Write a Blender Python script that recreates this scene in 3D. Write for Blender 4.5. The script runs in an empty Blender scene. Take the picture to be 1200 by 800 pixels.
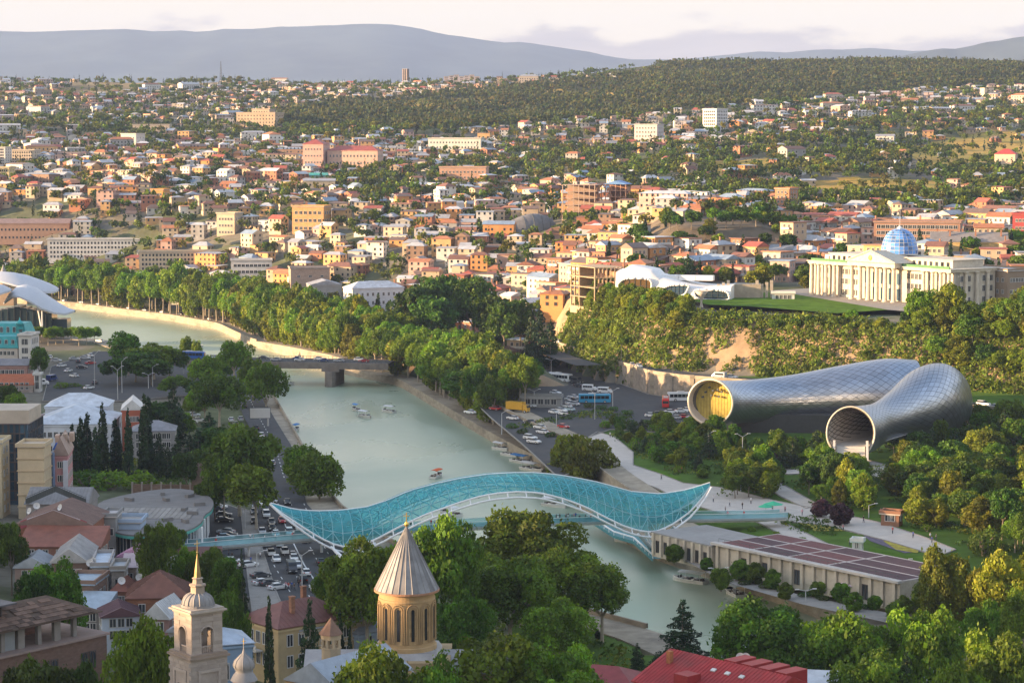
import bpy, bmesh, math, random
import numpy as np
from mathutils import Vector, Matrix
R = math.radians
random.seed(7)
rng = np.random.default_rng(7)
scene = bpy.context.scene
COL = scene.collection

# ------------------------------------------------------------------ camera, light, exposure
F = 2660.0                      # focal length in photo pixels (1200 wide)
HC = 104.0                      # camera above the river
YH = 158.0                      # image row of the level horizon
PITCH = math.atan((400 - YH) / F)
cam_d = bpy.data.cameras.new('camera')
cam_d.sensor_width = 36.0
cam_d.lens = 36.0 * F / 1200.0
cam_d.clip_start = 1.0
cam_d.clip_end = 90000.0
cam = bpy.data.objects.new('camera', cam_d)
COL.objects.link(cam)
cam.location = (0, 0, HC)
cam.rotation_euler = (math.pi / 2 - PITCH, 0, 0)
scene.camera = cam

SUN_EL, SUN_AZ = R(9.0), R(-99.0)     # azimuth from +Y, clockwise
sd = bpy.data.lights.new('sun', 'SUN')
sd.energy = 4.5
sd.angle = R(0.6)
sd.color = (1.0, 0.67, 0.37)
sun = bpy.data.objects.new('sun', sd)
COL.objects.link(sun)
_sv = Vector((math.sin(SUN_AZ) * math.cos(SUN_EL), math.cos(SUN_AZ) * math.cos(SUN_EL), math.sin(SUN_EL)))
sun.rotation_euler = _sv.to_track_quat('Z', 'Y').to_euler()
sun.location = (-300, 0, 300)

scene.view_settings.view_transform = 'Standard'
scene.view_settings.look = 'None'
scene.view_settings.exposure = 2.16
scene.view_settings.gamma = 1.0
scene.cycles.use_denoising = True
scene.cycles.max_bounces = 6
scene.cycles.diffuse_bounces = 2
scene.cycles.glossy_bounces = 3
scene.cycles.transmission_bounces = 4
scene.cycles.transparent_max_bounces = 12
scene.cycles.volume_bounces = 0
scene.cycles.caustics_reflective = False
scene.cycles.caustics_refractive = False

def NT(tree):
    """tiny node helper: n(type, inputs..., props...)"""
    def n(t, ins=None, **props):
        nd = tree.nodes.new(t)
        for k, v in props.items():
            setattr(nd, k, v)
        for k, v in (ins or {}).items():
            s = nd.inputs[k]
            if hasattr(v, 'links') or isinstance(v, bpy.types.NodeSocket):
                tree.links.new(v, s)
            else:
                s.default_value = v
        return nd
    return n

world = bpy.data.worlds.new('World')
scene.world = world
world.use_nodes = True
wt = world.node_tree
wt.nodes.clear()
n = NT(wt)
sky = n('ShaderNodeTexSky', sky_type='NISHITA', sun_disc=False, sun_elevation=SUN_EL, sun_rotation=SUN_AZ,
        altitude=500.0, air_density=1.0, dust_density=2.0, ozone_density=1.0)
tc = n('ShaderNodeTexCoord')
sep = n('ShaderNodeSeparateXYZ', {0: tc.outputs['Generated']})
# low stratus and cumulus bank hugging the skyline, thin bright veil above
mp = n('ShaderNodeMapping', {0: tc.outputs['Generated'], 'Scale': (10.0, 10.0, 34.0)})
nz = n('ShaderNodeTexNoise', {'Vector': mp.outputs[0], 'Scale': 1.5, 'Detail': 9.0, 'Roughness': 0.6})
mp2 = n('ShaderNodeMapping', {0: tc.outputs['Generated'], 'Scale': (7.0, 7.0, 60.0), 'Location': (0.7, 2.3, 0.0)})
nz2 = n('ShaderNodeTexNoise', {'Vector': mp2.outputs[0], 'Scale': 1.7, 'Detail': 6.0, 'Roughness': 0.55})
# how cloudy by elevation: full at the skyline, broken above
hi = n('ShaderNodeMapRange', {'Value': sep.outputs[2], 'From Min': 0.033, 'From Max': 0.054, 'To Min': 0.31, 'To Max': -0.15})
add = n('ShaderNodeMath', {0: nz.outputs[0], 1: hi.outputs[0]}, operation='ADD')
mask = n('ShaderNodeMapRange', {'Value': add.outputs[0], 'From Min': 0.50, 'From Max': 0.66}, interpolation_type='SMOOTHSTEP')
ccol = n('ShaderNodeMixRGB', {0: nz2.outputs[0], 1: (0.42, 0.36, 0.40, 1), 2: (1.45, 1.16, 0.96, 1)})
veil = n('ShaderNodeMixRGB', {0: 0.88, 1: sky.outputs[0], 2: (1.72, 1.38, 1.02, 1)})
# the bright evening veil belongs to the low sky only; higher up the plain blue sky takes over
lowsky = n('ShaderNodeMapRange', {'Value': sep.outputs[2], 'From Min': 0.06, 'From Max': 0.75, 'To Min': 1.0, 'To Max': 0.12})
base = n('ShaderNodeMixRGB', {0: lowsky.outputs[0], 1: sky.outputs[0], 2: veil.outputs[0]})
m2 = n('ShaderNodeMath', {0: mask.outputs[0], 1: 0.9}, operation='MULTIPLY')
skyc = n('ShaderNodeMixRGB', {0: m2.outputs[0], 1: base.outputs[0], 2: ccol.outputs[0]})
bg = n('ShaderNodeBackground', {0: skyc.outputs[0], 1: 0.15})
wo = n('ShaderNodeOutputWorld', {0: bg.outputs[0]})

# ------------------------------------------------------------------ projection helpers (surveying the photograph)
cth, sth = math.cos(PITCH), math.sin(PITCH)
def ray(u, v):
    a, b = (u - 600) / F, (400 - v) / F
    return (a, cth + b * sth, -sth + b * cth)
def P(u, v, z=0.0):
    """the point at height z seen at photo pixel (u, v)"""
    d = ray(u, v)
    t = (z - HC) / d[2]
    return (d[0] * t, d[1] * t, z)
def PD(u, v, D):
    """the point at distance D seen at photo pixel (u, v)"""
    d = ray(u, v)
    t = D / d[1]
    return (d[0] * t, D, HC + d[2] * t)
def UV(x, y, z):
    dz = z - HC
    w = y * cth - dz * sth
    return (600 + F * x / w, 400 - F * (y * sth + dz * cth) / w)

# ------------------------------------------------------------------ materials
MATS = {}
def mat(name, color=(0.5, 0.5, 0.5), rough=0.8, metal=0.0, var=0.15, scale=1.0, spec=0.3, objcolor=False, attr=None,
        bump=0.0, stretch=None, emit=None, trans=0.0, hue=0.0, dirt=0.0):
    """procedural surface: colour (own, per-object or per-face attribute) with noise grain, wear and fine relief"""
    if name in MATS:
        return MATS[name]
    m = bpy.data.materials.new(name)
    m.use_nodes = True
    t = m.node_tree
    t.nodes.clear()
    n = NT(t)
    tc = n('ShaderNodeTexCoord')
    vec = tc.outputs['Object']
    if attr:
        geo = n('ShaderNodeNewGeometry')
        vec = geo.outputs['Position']
    if stretch:
        vec = n('ShaderNodeMapping', {0: vec, 'Scale': stretch}).outputs[0]
    if attr:
        col = n('ShaderNodeAttribute', attribute_name=attr).outputs['Color']
    elif objcolor:
        col = n('ShaderNodeObjectInfo').outputs['Color']
    else:
        col = n('ShaderNodeRGB').outputs[0]
        col.default_value = (*color, 1)
    nz = n('ShaderNodeTexNoise', {'Vector': vec, 'Scale': scale, 'Detail': 6.0, 'Roughness': 0.6})
    mr = n('ShaderNodeMapRange', {'Value': nz.outputs[0], 'From Min': 0.25, 'From Max': 0.75, 'To Min': 1 - var, 'To Max': 1 + var})
    mul = n('ShaderNodeVectorMath', {0: col, 1: mr.outputs[0]}, operation='MULTIPLY')
    out = mul.outputs[0]
    if dirt:
        nd = n('ShaderNodeTexNoise', {'Vector': vec, 'Scale': scale * 0.23, 'Detail': 8.0, 'Roughness': 0.7})
        mk = n('ShaderNodeMapRange', {'Value': nd.outputs[0], 'From Min': 0.48, 'From Max': 0.68, 'To Min': 0.0, 'To Max': dirt})
        out = n('ShaderNodeMixRGB', {0: mk.outputs[0], 1: out, 2: (0.13, 0.105, 0.085, 1)}).outputs[0]
    if hue:
        oi = n('ShaderNodeObjectInfo')
        mh = n('ShaderNodeMapRange', {'Value': oi.outputs['Random'], 'To Min': 0.5 - hue, 'To Max': 0.5 + hue})
        mv = n('ShaderNodeMapRange', {'Value': oi.outputs['Random'], 'To Min': 1.25, 'To Max': 0.8})
        out = n('ShaderNodeHueSaturation', {'Hue': mh.outputs[0], 'Saturation': 1.0, 'Value': mv.outputs[0], 'Color': out}).outputs[0]
    b = n('ShaderNodeBsdfPrincipled', {'Base Color': out, 'Roughness': rough, 'Metallic': metal, 'Specular IOR Level': spec})
    if bump:
        bp = n('ShaderNodeBump', {'Strength': bump, 'Distance': 0.05, 'Height': nz.outputs[0]})
        t.links.new(bp.outputs[0], b.inputs['Normal'])
    if emit:
        b.inputs['Emission Color'].default_value = (*emit[:3], 1)
        b.inputs['Emission Strength'].default_value = emit[3]
    sh = b.outputs[0]
    if trans:
        tr = n('ShaderNodeBsdfTranslucent', {0: out})
        sh = n('ShaderNodeMixShader', {0: trans, 1: sh, 2: tr.outputs[0]}).outputs[0]
    n('ShaderNodeOutputMaterial', {0: sh})
    MATS[name] = m
    return m

# ------------------------------------------------------------------ mesh builder
class MB:
    def __init__(s):
        s.v, s.f, s.m, s.mi = [], [], [], 0
    def mat(s, i):
        s.mi = i
        return s
    def face(s, pts, mi=None):
        k = len(s.v)
        s.v.extend([tuple(p) for p in pts])
        s.f.append(tuple(range(k, k + len(pts))))
        s.m.append(s.mi if mi is None else mi)
        return s
    def box(s, c, d, rz=0.0, top=1.0):
        """box centred at c in plan, from c.z up: d = (sx, sy, sz); top scales the upper face"""
        k = len(s.v)
        ca, sa = math.cos(rz), math.sin(rz)
        for zz, q in ((0, 1.0), (d[2], top)):
            for (a, b) in ((-1, -1), (1, -1), (1, 1), (-1, 1)):
                x, y = a * d[0] / 2 * q, b * d[1] / 2 * q
                s.v.append((c[0] + x * ca - y * sa, c[1] + x * sa + y * ca, c[2] + zz))
        for q in ((3, 2, 1, 0), (4, 5, 6, 7), (0, 1, 5, 4), (1, 2, 6, 5), (2, 3, 7, 6), (3, 0, 4, 7)):
            s.f.append(tuple(k + i for i in q)); s.m.append(s.mi)
        return s
    def prism(s, poly, z0, z1, cap=True, bottom=False):
        """poly counter-clockwise; z0/z1 numbers or lists"""
        k, N = len(s.v), len(poly)
        g = lambda z, i: z[i] if hasattr(z, '__len__') else z
        s.v.extend((p[0], p[1], g(z0, i)) for i, p in enumerate(poly))
        s.v.extend((p[0], p[1], g(z1, i)) for i, p in enumerate(poly))
        for i in range(N):
            j = (i + 1) % N
            s.f.append((k + i, k + j, k + N + j, k + N + i)); s.m.append(s.mi)
        if cap:
            s.f.append(tuple(k + N + i for i in range(N))); s.m.append(s.mi)
        if bottom:
            s.f.append(tuple(k + i for i in reversed(range(N)))); s.m.append(s.mi)
        return s
    def tube(s, p0, p1, r0, r1=None, n=6, cap=True):
        r1 = r0 if r1 is None else r1
        p0, p1 = Vector(p0), Vector(p1)
        d = (p1 - p0)
        if d.length < 1e-6:
            return s
        q = d.to_track_quat('Z', 'Y')
        k = len(s.v)
        for p, r in ((p0, r0), (p1, r1)):
            for i in range(n):
                a = 2 * math.pi * i / n
                s.v.append(tuple(p + q @ Vector((r * math.cos(a), r * math.sin(a), 0))))
        for i in range(n):
            j = (i + 1) % n
            s.f.append((k + i, k + j, k + n + j, k + n + i)); s.m.append(s.mi)
        if cap:
            s.f.append(tuple(k + n + i for i in range(n))); s.m.append(s.mi)
            s.f.append(tuple(k + i for i in reversed(range(n)))); s.m.append(s.mi)
        return s
    def poly(s, pts, r, n=6):
        for a, b in zip(pts[:-1], pts[1:]):
            s.tube(a, b, r, n=n)
        return s
    def lathe(s, prof, n=16, c=(0, 0, 0), a0=0.0, a1=2 * math.pi, cap=False, sq=None):
        """prof: list of (r, z)"""
        full = abs(a1 - a0 - 2 * math.pi) < 1e-6
        cols = n if full else n + 1
        k = len(s.v)
        for (r, z) in prof:
            for i in range(cols):
                a = a0 + (a1 - a0) * i / n
                s.v.append((c[0] + r * math.cos(a), c[1] + r * math.sin(a), c[2] + z))
        for p in range(len(prof) - 1):
            for i in range(n):
                j = (i + 1) % cols if full else i + 1
                s.f.append((k + p * cols + i, k + p * cols + j, k + (p + 1) * cols + j, k + (p + 1) * cols + i)); s.m.append(s.mi)
        if cap:
            L = (len(prof) - 1) * cols
            s.f.append(tuple(k + L + i for i in range(cols))); s.m.append(s.mi)
        return s
    def grid(s, rows, closed=False):
        """rows: list of equal-length point lists"""
        k, N = len(s.v), len(rows[0])
        for r in rows:
            s.v.extend(tuple(p) for p in r)
        for a in range(len(rows) - 1):
            for i in range(N if closed else N - 1):
                j = (i + 1) % N
                s.f.append((k + a * N + i, k + a * N + j, k + (a + 1) * N + j, k + (a + 1) * N + i)); s.m.append(s.mi)
        return s
    def mesh(s, name, mats, smooth=False):
        me = bpy.data.meshes.new(name)
        me.from_pydata(s.v, [], s.f)
        for m in (mats if isinstance(mats, (list, tuple)) else [mats]):
            me.materials.append(m)
        if s.m and max(s.m) > 0:
            me.polygons.foreach_set('material_index', s.m)
        if smooth:
            me.polygons.foreach_set('use_smooth', [True] * len(s.f))
        me.update()
        return me
    def build(s, name, mats, parent=None, smooth=False, kind=None):
        return link(name, s.mesh(name, mats, smooth), parent, kind)

KIDS = {}
def link(name, me, parent=None, kind=None, color=None):
    o = bpy.data.objects.new(name, me)
    COL.objects.link(o)
    if parent is not None:
        o.parent = parent
        KIDS.setdefault(parent.name, []).append(o)
    if kind:
        o['kind'] = kind
    if color is not None:
        o.color = (*color, 1)
    return o

def np_mesh(name, V, Fq, mats, colors=None, matidx=None, cname='tint', smooth=False):
    """mesh from numpy: V (n,3), Fq (m,4) quads or (m,3)"""
    me = bpy.data.meshes.new(name)
    m, k = Fq.shape
    me.vertices.add(len(V)); me.vertices.foreach_set('co', V.astype(np.float32).ravel())
    me.loops.add(m * k); me.loops.foreach_set('vertex_index', Fq.astype(np.int32).ravel())
    me.polygons.add(m)
    me.polygons.foreach_set('loop_start', np.arange(0, m * k, k, dtype=np.int32))
    for mm in (mats if isinstance(mats, (list, tuple)) else [mats]):
        me.materials.append(mm)
    if matidx is not None:
        me.polygons.foreach_set('material_index', matidx.astype(np.int32))
    if smooth:
        me.polygons.foreach_set('use_smooth', np.ones(m, dtype=bool))
    me.update(calc_edges=True)
    if colors is not None:      # per face
        at = me.attributes.new(cname, 'FLOAT_COLOR', 'FACE')
        c4 = np.ones((m, 4), np.float32); c4[:, :3] = colors
        at.data.foreach_set('color', c4.ravel())
    return me

# ------------------------------------------------------------------ things and labels
THINGS = []          # [object, base label, category, group, (u, v)] labels made unique at the end
def tag(o, label, cat, group=None, pos=None):
    o['category'] = cat
    if group:
        o['group'] = group
    p = pos or (o.location.x, o.location.y, o.location.z)
    THINGS.append([o, label, cat, group, UV(*p)])
    return o
def thing(name, label, cat, loc=(0, 0, 0), rz=0.0, group=None):
    o = bpy.data.objects.new(name, None)
    o.empty_display_size = 1.0
    COL.objects.link(o)
    o.location = loc
    o.rotation_euler = (0, 0, rz)
    return tag(o, label, cat, group)
def copy_tree(src, loc, rz, label, cat, group=None, scale=None, colors=None):
    r = src.copy(); COL.objects.link(r)
    r.location = loc; r.rotation_euler = (0, 0, rz)
    if scale is not None:
        r.scale = scale
    for k in ('label', 'group'):
        if k in r: del r[k]
    def kids(a, b):
        for ch in KIDS.get(a.name, ()):
            c = ch.copy(); COL.objects.link(c); c.parent = b
            if colors and c.name.split('.')[0] in colors:
                c.color = (*colors[c.name.split('.')[0]], 1)
            kids(ch, c)
    kids(src, r)
    return tag(r, label, cat, group)
def structure(o):
    o['kind'] = 'structure'
    return o

LANDMARKS = []       # (phrase, u, v)
def near(u, v, skip=None):
    """words for where a thing is, by the nearest landmark"""
    best = None
    for ph, a, b in LANDMARKS:
        if ph == skip: continue
        d = math.hypot((u - a) * 0.8, (v - b) * 1.6)
        if best is None or d < best[0]:
            best = (d, ph, u - a, v - b)
    d, ph, du, dv = best
    if d < 9: return 'beside ' + ph
    if abs(du) > 1.4 * abs(dv):
        return ('left of ' if du < 0 else 'right of ') + ph
    return ('behind ' if dv < 0 else 'in front of ') + ph
ORD = ['', 'first', 'second', 'third', 'fourth', 'fifth', 'sixth', 'seventh', 'eighth', 'ninth', 'tenth', 'eleventh', 'twelfth',
       'thirteenth', 'fourteenth', 'fifteenth', 'sixteenth', 'seventeenth', 'eighteenth', 'nineteenth', 'twentieth']
def ordinal(k):
    if k < len(ORD): return ORD[k]
    return '%d%s' % (k, {1: 'st', 2: 'nd', 3: 'rd'}.get(k % 10 if k % 100 not in (11, 12, 13) else 0, 'th'))
def fit(s):
    while len(s.split()) > 16 and ' the ' in s:
        s = s.replace(' the ', ' ', 1)
    return s
def finish_labels():
    _finish()
    for t in THINGS: t[0]['label'] = fit(t[0]['label'])
def _finish():
    d = {}
    for t in THINGS:
        d.setdefault(t[1], []).append(t)
    for base, ts in d.items():
        if len(ts) == 1:
            ts[0][0]['label'] = base
            continue
        us = [t[4][0] for t in ts]; vs = [t[4][1] for t in ts]
        horiz = (max(us) - min(us)) >= 0.6 * (max(vs) - min(vs))
        ts.sort(key=lambda t: t[4][0] if horiz else -t[4][1])
        N = len(ts)
        for i, t in enumerate(ts):
            if horiz:
                w = 'leftmost' if i == 0 else ('rightmost' if i == N - 1 else ordinal(i + 1) + ' from left')
            else:
                w = 'nearest' if i == 0 else ('farthest' if i == N - 1 else ordinal(i + 1) + ' nearest')
            t[0]['label'] = base + ', ' + w
# ------------------------------------------------------------------ noise
class VN:
    def __init__(s, seed):
        s.t = np.random.default_rng(seed).random((257, 257)).astype(np.float32)
    def __call__(s, x, y):
        x = np.asarray(x, float); y = np.asarray(y, float)
        xi, yi = np.floor(x), np.floor(y)
        fx, fy = x - xi, y - yi
        fx = fx * fx * (3 - 2 * fx); fy = fy * fy * (3 - 2 * fy)
        a, b = xi.astype(int) % 256, yi.astype(int) % 256
        t = s.t
        return (t[a, b] * (1 - fx) + t[a + 1, b] * fx) * (1 - fy) + (t[a, b + 1] * (1 - fx) + t[a + 1, b + 1] * fx) * fy
    def fbm(s, x, y, o=4):
        r, a, tot = 0, 1.0, 0
        for i in range(o):
            r = r + a * s(x * 2 ** i + 17.3 * i, y * 2 ** i + 5.1 * i); tot += a; a *= 0.5
        return r / tot
vn = VN(3)
def sstep(x, a, b):
    t = np.clip((np.asarray(x, float) - a) / (b - a), 0, 1)
    return t * t * (3 - 2 * t)

# ------------------------------------------------------------------ river outline (surveyed at the water line)
LB = [P(u, v) for u, v in [(1500, 1080), (1150, 960), (760, 781), (643, 748), (560, 722), (470, 680), (400, 628), (376, 593), (350, 540), (328, 500),
      (316, 475), (306, 455), (290, 434), (262, 438), (215, 436), (165, 419), (130, 407), (60, 398), (-100, 386), (-500, 378)]]
RB = [P(u, v) for u, v in [(1450, 940), (1200, 830), (1060, 765), (1000, 742), (930, 713), (880, 696), (840, 681), (800, 667), (766, 655), (735, 637), (700, 612),
      (675, 592), (655, 572), (643, 553), (600, 531), (563, 510), (515, 481), (467, 452), (400, 438), (340, 418), (300, 407), (275, 396), (255, 386), (200, 376),
      (150, 370), (90, 362), (0, 353), (-150, 345), (-500, 335)]]
LB2 = np.array([(p[0], p[1]) for p in LB]); RB2 = np.array([(p[0], p[1]) for p in RB])
RIVER = np.vstack([LB2, RB2[::-1]])
def inside(px, py, poly):
    px = np.asarray(px, float); py = np.asarray(py, float)
    c = np.zeros(px.shape, bool)
    N = len(poly)
    for i in range(N):
        x0, y0 = poly[i]; x1, y1 = poly[(i + 1) % N]
        if y0 == y1: continue
        cr = ((y0 > py) != (y1 > py)) & (px < (x1 - x0) * (py - y0) / (y1 - y0) + x0)
        c ^= cr
    return c
def dist_line(px, py, line):
    px = np.asarray(px, float); py = np.asarray(py, float)
    d = np.full(px.shape, 1e9)
    for i in range(len(line) - 1):
        x0, y0 = line[i]; x1, y1 = line[i + 1]
        dx, dy = x1 - x0, y1 - y0
        t = np.clip(((px - x0) * dx + (py - y0) * dy) / (dx * dx + dy * dy), 0, 1)
        d = np.minimum(d, np.hypot(px - x0 - t * dx, py - y0 - t * dy))
    return d

# retaining wall and cliff, as y over x
WALL = sorted([P(u, v, 8)[:2] for u, v in [(655, 426), (700, 441), (760, 462), (800, 468), (900, 476), (1000, 488), (1130, 506), (1200, 513), (1330, 525)]])
CLIFF = sorted([P(u, v, 16)[:2] for u, v in [(560, 383), (640, 401), (700, 424), (760, 432), (830, 437), (900, 442), (1000, 450), (1100, 456), (1200, 463), (1330, 476)]])
WX, WY = np.array([p[0] for p in WALL]), np.array([p[1] for p in WALL])
CX, CY = np.array([p[0] for p in CLIFF]), np.array([p[1] for p in CLIFF])
ZLp = np.array([(-400, 12), (0, 10), (600, 8), (900, 8), (1080, 9), (1180, 18), (1280, 32), (1500, 53), (1900, 75), (2300, 104), (2800, 137), (3300, 170), (3500, 181), (3800, 170), (4500, 120), (7000, 60), (14000, 40), (80000, 30)])
ZRp = np.array([(-400, 12), (0, 10), (600, 8), (830, 16), (1000, 36), (1150, 46), (1350, 57), (1800, 77), (2300, 111), (2700, 140), (3300, 190), (3600, 211), (4000, 200), (4800, 130), (7000, 60), (14000, 40), (80000, 30)])
def height(x, y):
    x = np.asarray(x, float); y = np.asarray(y, float)
    zl = np.interp(y, ZLp[:, 0], ZLp[:, 1]); zr = np.interp(y, ZRp[:, 0], ZRp[:, 1])
    e0 = np.interp(y, [900, 1100, 2500, 3500], [-15, -10, 0, -60])
    e1 = np.interp(y, [900, 1100, 2500, 3500], [35, 70, 250, 280])
    t = sstep(x, e0, e1)
    far = zl * (1 - t) + zr * t
    far = far + (vn.fbm(x / 260 + 3, y / 260, 4) - 0.5) * 26 * sstep(y, 1150, 2000)
    far = far + (vn.fbm(x / 70 + 9, y / 70, 3) - 0.5) * 10 * sstep(y, 1150, 1600)
    # a scarp behind the plateau
    sc = sstep(x, 55, 90) * (1 - sstep(x, 125, 160))
    far = far + sc * 11 * sstep(y, 1120, 1150) * (1 - sstep(y, 1250, 1420)) - sc * 4 * (1 - sstep(y, 1100, 1120)) * sstep(y, 1020, 1060)
    # low quay level beside the far bank, the slope starts behind it
    dr = dist_line(x, y, RB2)
    k = sstep(dr, 35, 190)
    lo_ = np.interp(y, [960, 1120], [7.0, 2.5])
    far = np.where(y > 880, lo_ + (far - lo_) * np.where(x < 40, k, np.maximum(k, sstep(x, 0, 30))), far)
    # flat low ground by the river, then wall terrace, cliff and plateau on the right
    yc = np.interp(x, CX, CY); yw = np.interp(x, WX, WY)
    dc = dist_line(x, y, CLIFF) * np.where(y > yc, 1, -1); dw = dist_line(x, y, WALL) * np.where(y > yw, 1, -1)
    low = 7.5 + 0.85 * (dr < dist_line(x, y, LB2))
    plate = 35.5 + (vn.fbm(x / 40, y / 40, 3) - 0.5) * 2
    onwall = sstep(x, 0, 30)
    z = np.where(y > yc, far, low)
    plz = np.where(y < 985, plate, np.maximum(far, plate * (1 - sstep(y, 985, 1040)) + far * sstep(y, 985, 1040)))
    cliff = 16 + (plz - 16) * sstep(dc, 3, 17 + 6 * vn(x / 16, y / 40))
    land_r = np.where(dc > 3, cliff, np.where(dw > 6.0, 15.9, low))
    xr = sstep(x, 5, 22)
    left = dist_line(x, y, LB2) < dr
    low = np.where(left & (y > 985), np.interp(y, [985, 1010], [7.5, 3.0]), low)
    z_left_of = np.where((y > 860) & ~left, far, low)
    z = z_left_of * (1 - xr) + land_r * xr
    # hill the camera stands on, old town rising to it
    hill = np.exp(-((x + 30) ** 2 / 190 ** 2 + (np.maximum(y, -400) + 40) ** 2 / 150 ** 2)) * 92
    z = z + np.where(y < 420, hill * (1 - sstep(y, 250, 400)), 0)
    z = z + sstep(-x, 60, 140) * (1 - sstep(y, 500, 640)) * 4
    # the long mountain ridge on the left whose shade lies over the old town
    rx = sstep(-x, 420, 900)
    hr = np.interp(y, [-1500, -300, 300, 640, 800, 950, 1150, 1600], [148, 159, 159, 154, 140, 100, 42, 0])
    z = z + rx * hr + rx * (vn.fbm(x / 90, y / 90, 3) - 0.5) * 18 * (hr > 30)
    # river bed
    ins = inside(x, y, RIVER)
    d = np.minimum(dist_line(x, y, LB2), dist_line(x, y, RB2))
    sd = np.where(ins, d, -d)
    z = np.where(~ins & (dr < 13.5) & (y < 1000), np.minimum(z, 2.4), z)
    z = np.where(~ins & (dr < 9.0) & (y > 900), np.minimum(z, 2.4), z)
    z = np.where(~ins & (dist_line(x, y, LB2) < 6.5), np.minimum(z, 2.4), z)
    z = np.where(sd > -3.2, -4.0, z)
    return z

# ------------------------------------------------------------------ terrain sheet
def axis(inner, step, outer, grow):
    a = list(np.arange(inner[0], inner[1] + 1e-6, step))
    s = step
    while a[-1] < outer[1]:
        s *= grow; a.append(a[-1] + s)
    s = step
    while a[0] > outer[0]:
        s *= grow; a.insert(0, a[0] - s)
    return np.array(a)
gx = axis((-300, 260), 4.0, (-26000, 26000), 1.085)
gy = axis((300, 1300), 4.0, (-3000, 60000), 1.035)
GX, GY = np.meshgrid(gx, gy)
GZ = height(GX.ravel(), GY.ravel()).reshape(GX.shape)

def ground(x, y):
    """height of the terrain sheet as meshed"""
    x = np.asarray(x, float); y = np.asarray(y, float)
    i = np.clip(np.searchsorted(gx, x) - 1, 0, len(gx) - 2); j = np.clip(np.searchsorted(gy, y) - 1, 0, len(gy) - 2)
    fx = (x - gx[i]) / (gx[i + 1] - gx[i]); fy = (y - gy[j]) / (gy[j + 1] - gy[j])
    return (GZ[j, i] * (1 - fx) + GZ[j, i + 1] * fx) * (1 - fy) + (GZ[j + 1, i] * (1 - fx) + GZ[j + 1, i + 1] * fx) * fy
_ys = np.concatenate([np.arange(240, 1500, 1.0), np.arange(1500, 4200, 4.0)])
def G(u, v, ymin=240):
    """the ground point seen at photo pixel (u, v)"""
    d = ray(u, v)
    ys = _ys[_ys >= ymin]
    t = ys / d[1]
    zz = HC + d[2] * t
    g = ground(d[0] * t, ys)
    k = np.argmax(zz <= g) if (zz <= g).any() else len(ys) - 1
    return (float(d[0] * t[k]), float(ys[k]), float(g[k]))

# where the photograph has woods, fields, houses (outlines in photo pixels, turned into ground areas)
Z_FOREST = np.array([(560, 108), (640, 99), (720, 92), (800, 76), (1000, 70), (1420, 66), (1420, 96), (1100, 104), (1000, 114), (900, 122), (800, 132), (740, 140), (640, 146), (520, 152), (420, 152), (330, 150), (300, 142), (340, 128), (430, 118)])
Z_FIELD = [np.array(p) for p in ([(1060, 180), (1120, 158), (1420, 132), (1420, 190), (1130, 192), (1090, 200)], [(930, 214), (1000, 208), (1100, 212), (1110, 226), (1040, 234), (940, 236)],
           [(430, 122), (560, 116), (600, 122), (480, 130)], [(620, 106), (700, 107), (770, 114), (700, 118), (650, 113)], [(40, 108), (120, 96), (280, 90), (420, 92), (560, 94), (560, 101), (300, 98), (130, 112)], [(830, 190), (900, 185), (910, 200), (840, 206)], [(320, 128), (345, 120), (360, 127), (340, 133)])]
Z_WOODS = [np.array(p) for p in ([(770, 178), (900, 165), (1010, 160), (1080, 166), (1200, 180), (1420, 240), (1100, 250), (960, 250), (880, 232), (760, 238), (690, 214), (560, 214), (520, 196), (620, 176)],
           [(0, 140), (80, 140), (200, 150), (300, 146), (420, 148), (560, 150), (560, 160), (400, 164), (180, 164), (0, 156)], [(400, 200), (520, 196), (560, 232), (430, 236), (390, 220)], [(860, 150), (1010, 120), (1110, 118), (1200, 112), (1420, 150), (1120, 160), (1000, 162)][0:0] or [(1000, 140), (1060, 126), (1420, 116), (1420, 140), (1140, 156), (1060, 166), (1000, 158)])]
Z_SCARP = np.array([(735, 262), (800, 256), (905, 254), (910, 282), (860, 300), (760, 300)])
def uv_np(x, y, z):
    dz = z - HC
    w = y * cth - dz * sth
    return 600 + F * x / w, 400 - F * (y * sth + dz * cth) / w

tcx = (GX[:-1, :-1] + GX[1:, 1:]) / 2; tcy = (GY[:-1, :-1] + GY[1:, 1:]) / 2
tcz = (GZ[:-1, :-1] + GZ[1:, 1:] + GZ[:-1, 1:] + GZ[1:, :-1]) / 4
fx, fy, fz = tcx.ravel(), tcy.ravel(), tcz.ravel()
dzx = (GZ[:-1, 1:] - GZ[:-1, :-1]) / (GX[:-1, 1:] - GX[:-1, :-1]); dzy = (GZ[1:, :-1] - GZ[:-1, :-1]) / (GY[1:, :-1] - GY[:-1, :-1])
slope = np.hypot(dzx, dzy).ravel()
fu, fv = uv_np(fx, np.maximum(fy, 1), fz)
tint = np.tile(np.array([0.16, 0.145, 0.115]), (len(fx), 1))            # town ground: dust, gravel, dry grass
nn = vn.fbm(fx / 30, fy / 30, 4)[:, None]
tint = tint * (0.75 + 0.5 * nn)
green = np.array([0.075, 0.105, 0.03])
gr = sstep(vn.fbm(fx / 45 + 40, fy / 45, 4), 0.42, 0.58)[:, None]
tint = tint * (1 - 0.6 * gr) + green * 0.6 * gr
pk = ((fy < 830) & (fx > 0) & (fy > 380))
tint[pk] = np.array([0.065, 0.12, 0.016]) * (0.75 + 0.5 * nn[pk])
infor = inside(fu, fv, Z_FOREST) | ((fy > 3300) & (fx > 60) & (fy < 6000))
tint[infor] = np.array([0.07, 0.075, 0.035]) * (0.8 + 0.4 * nn[infor])
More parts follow.
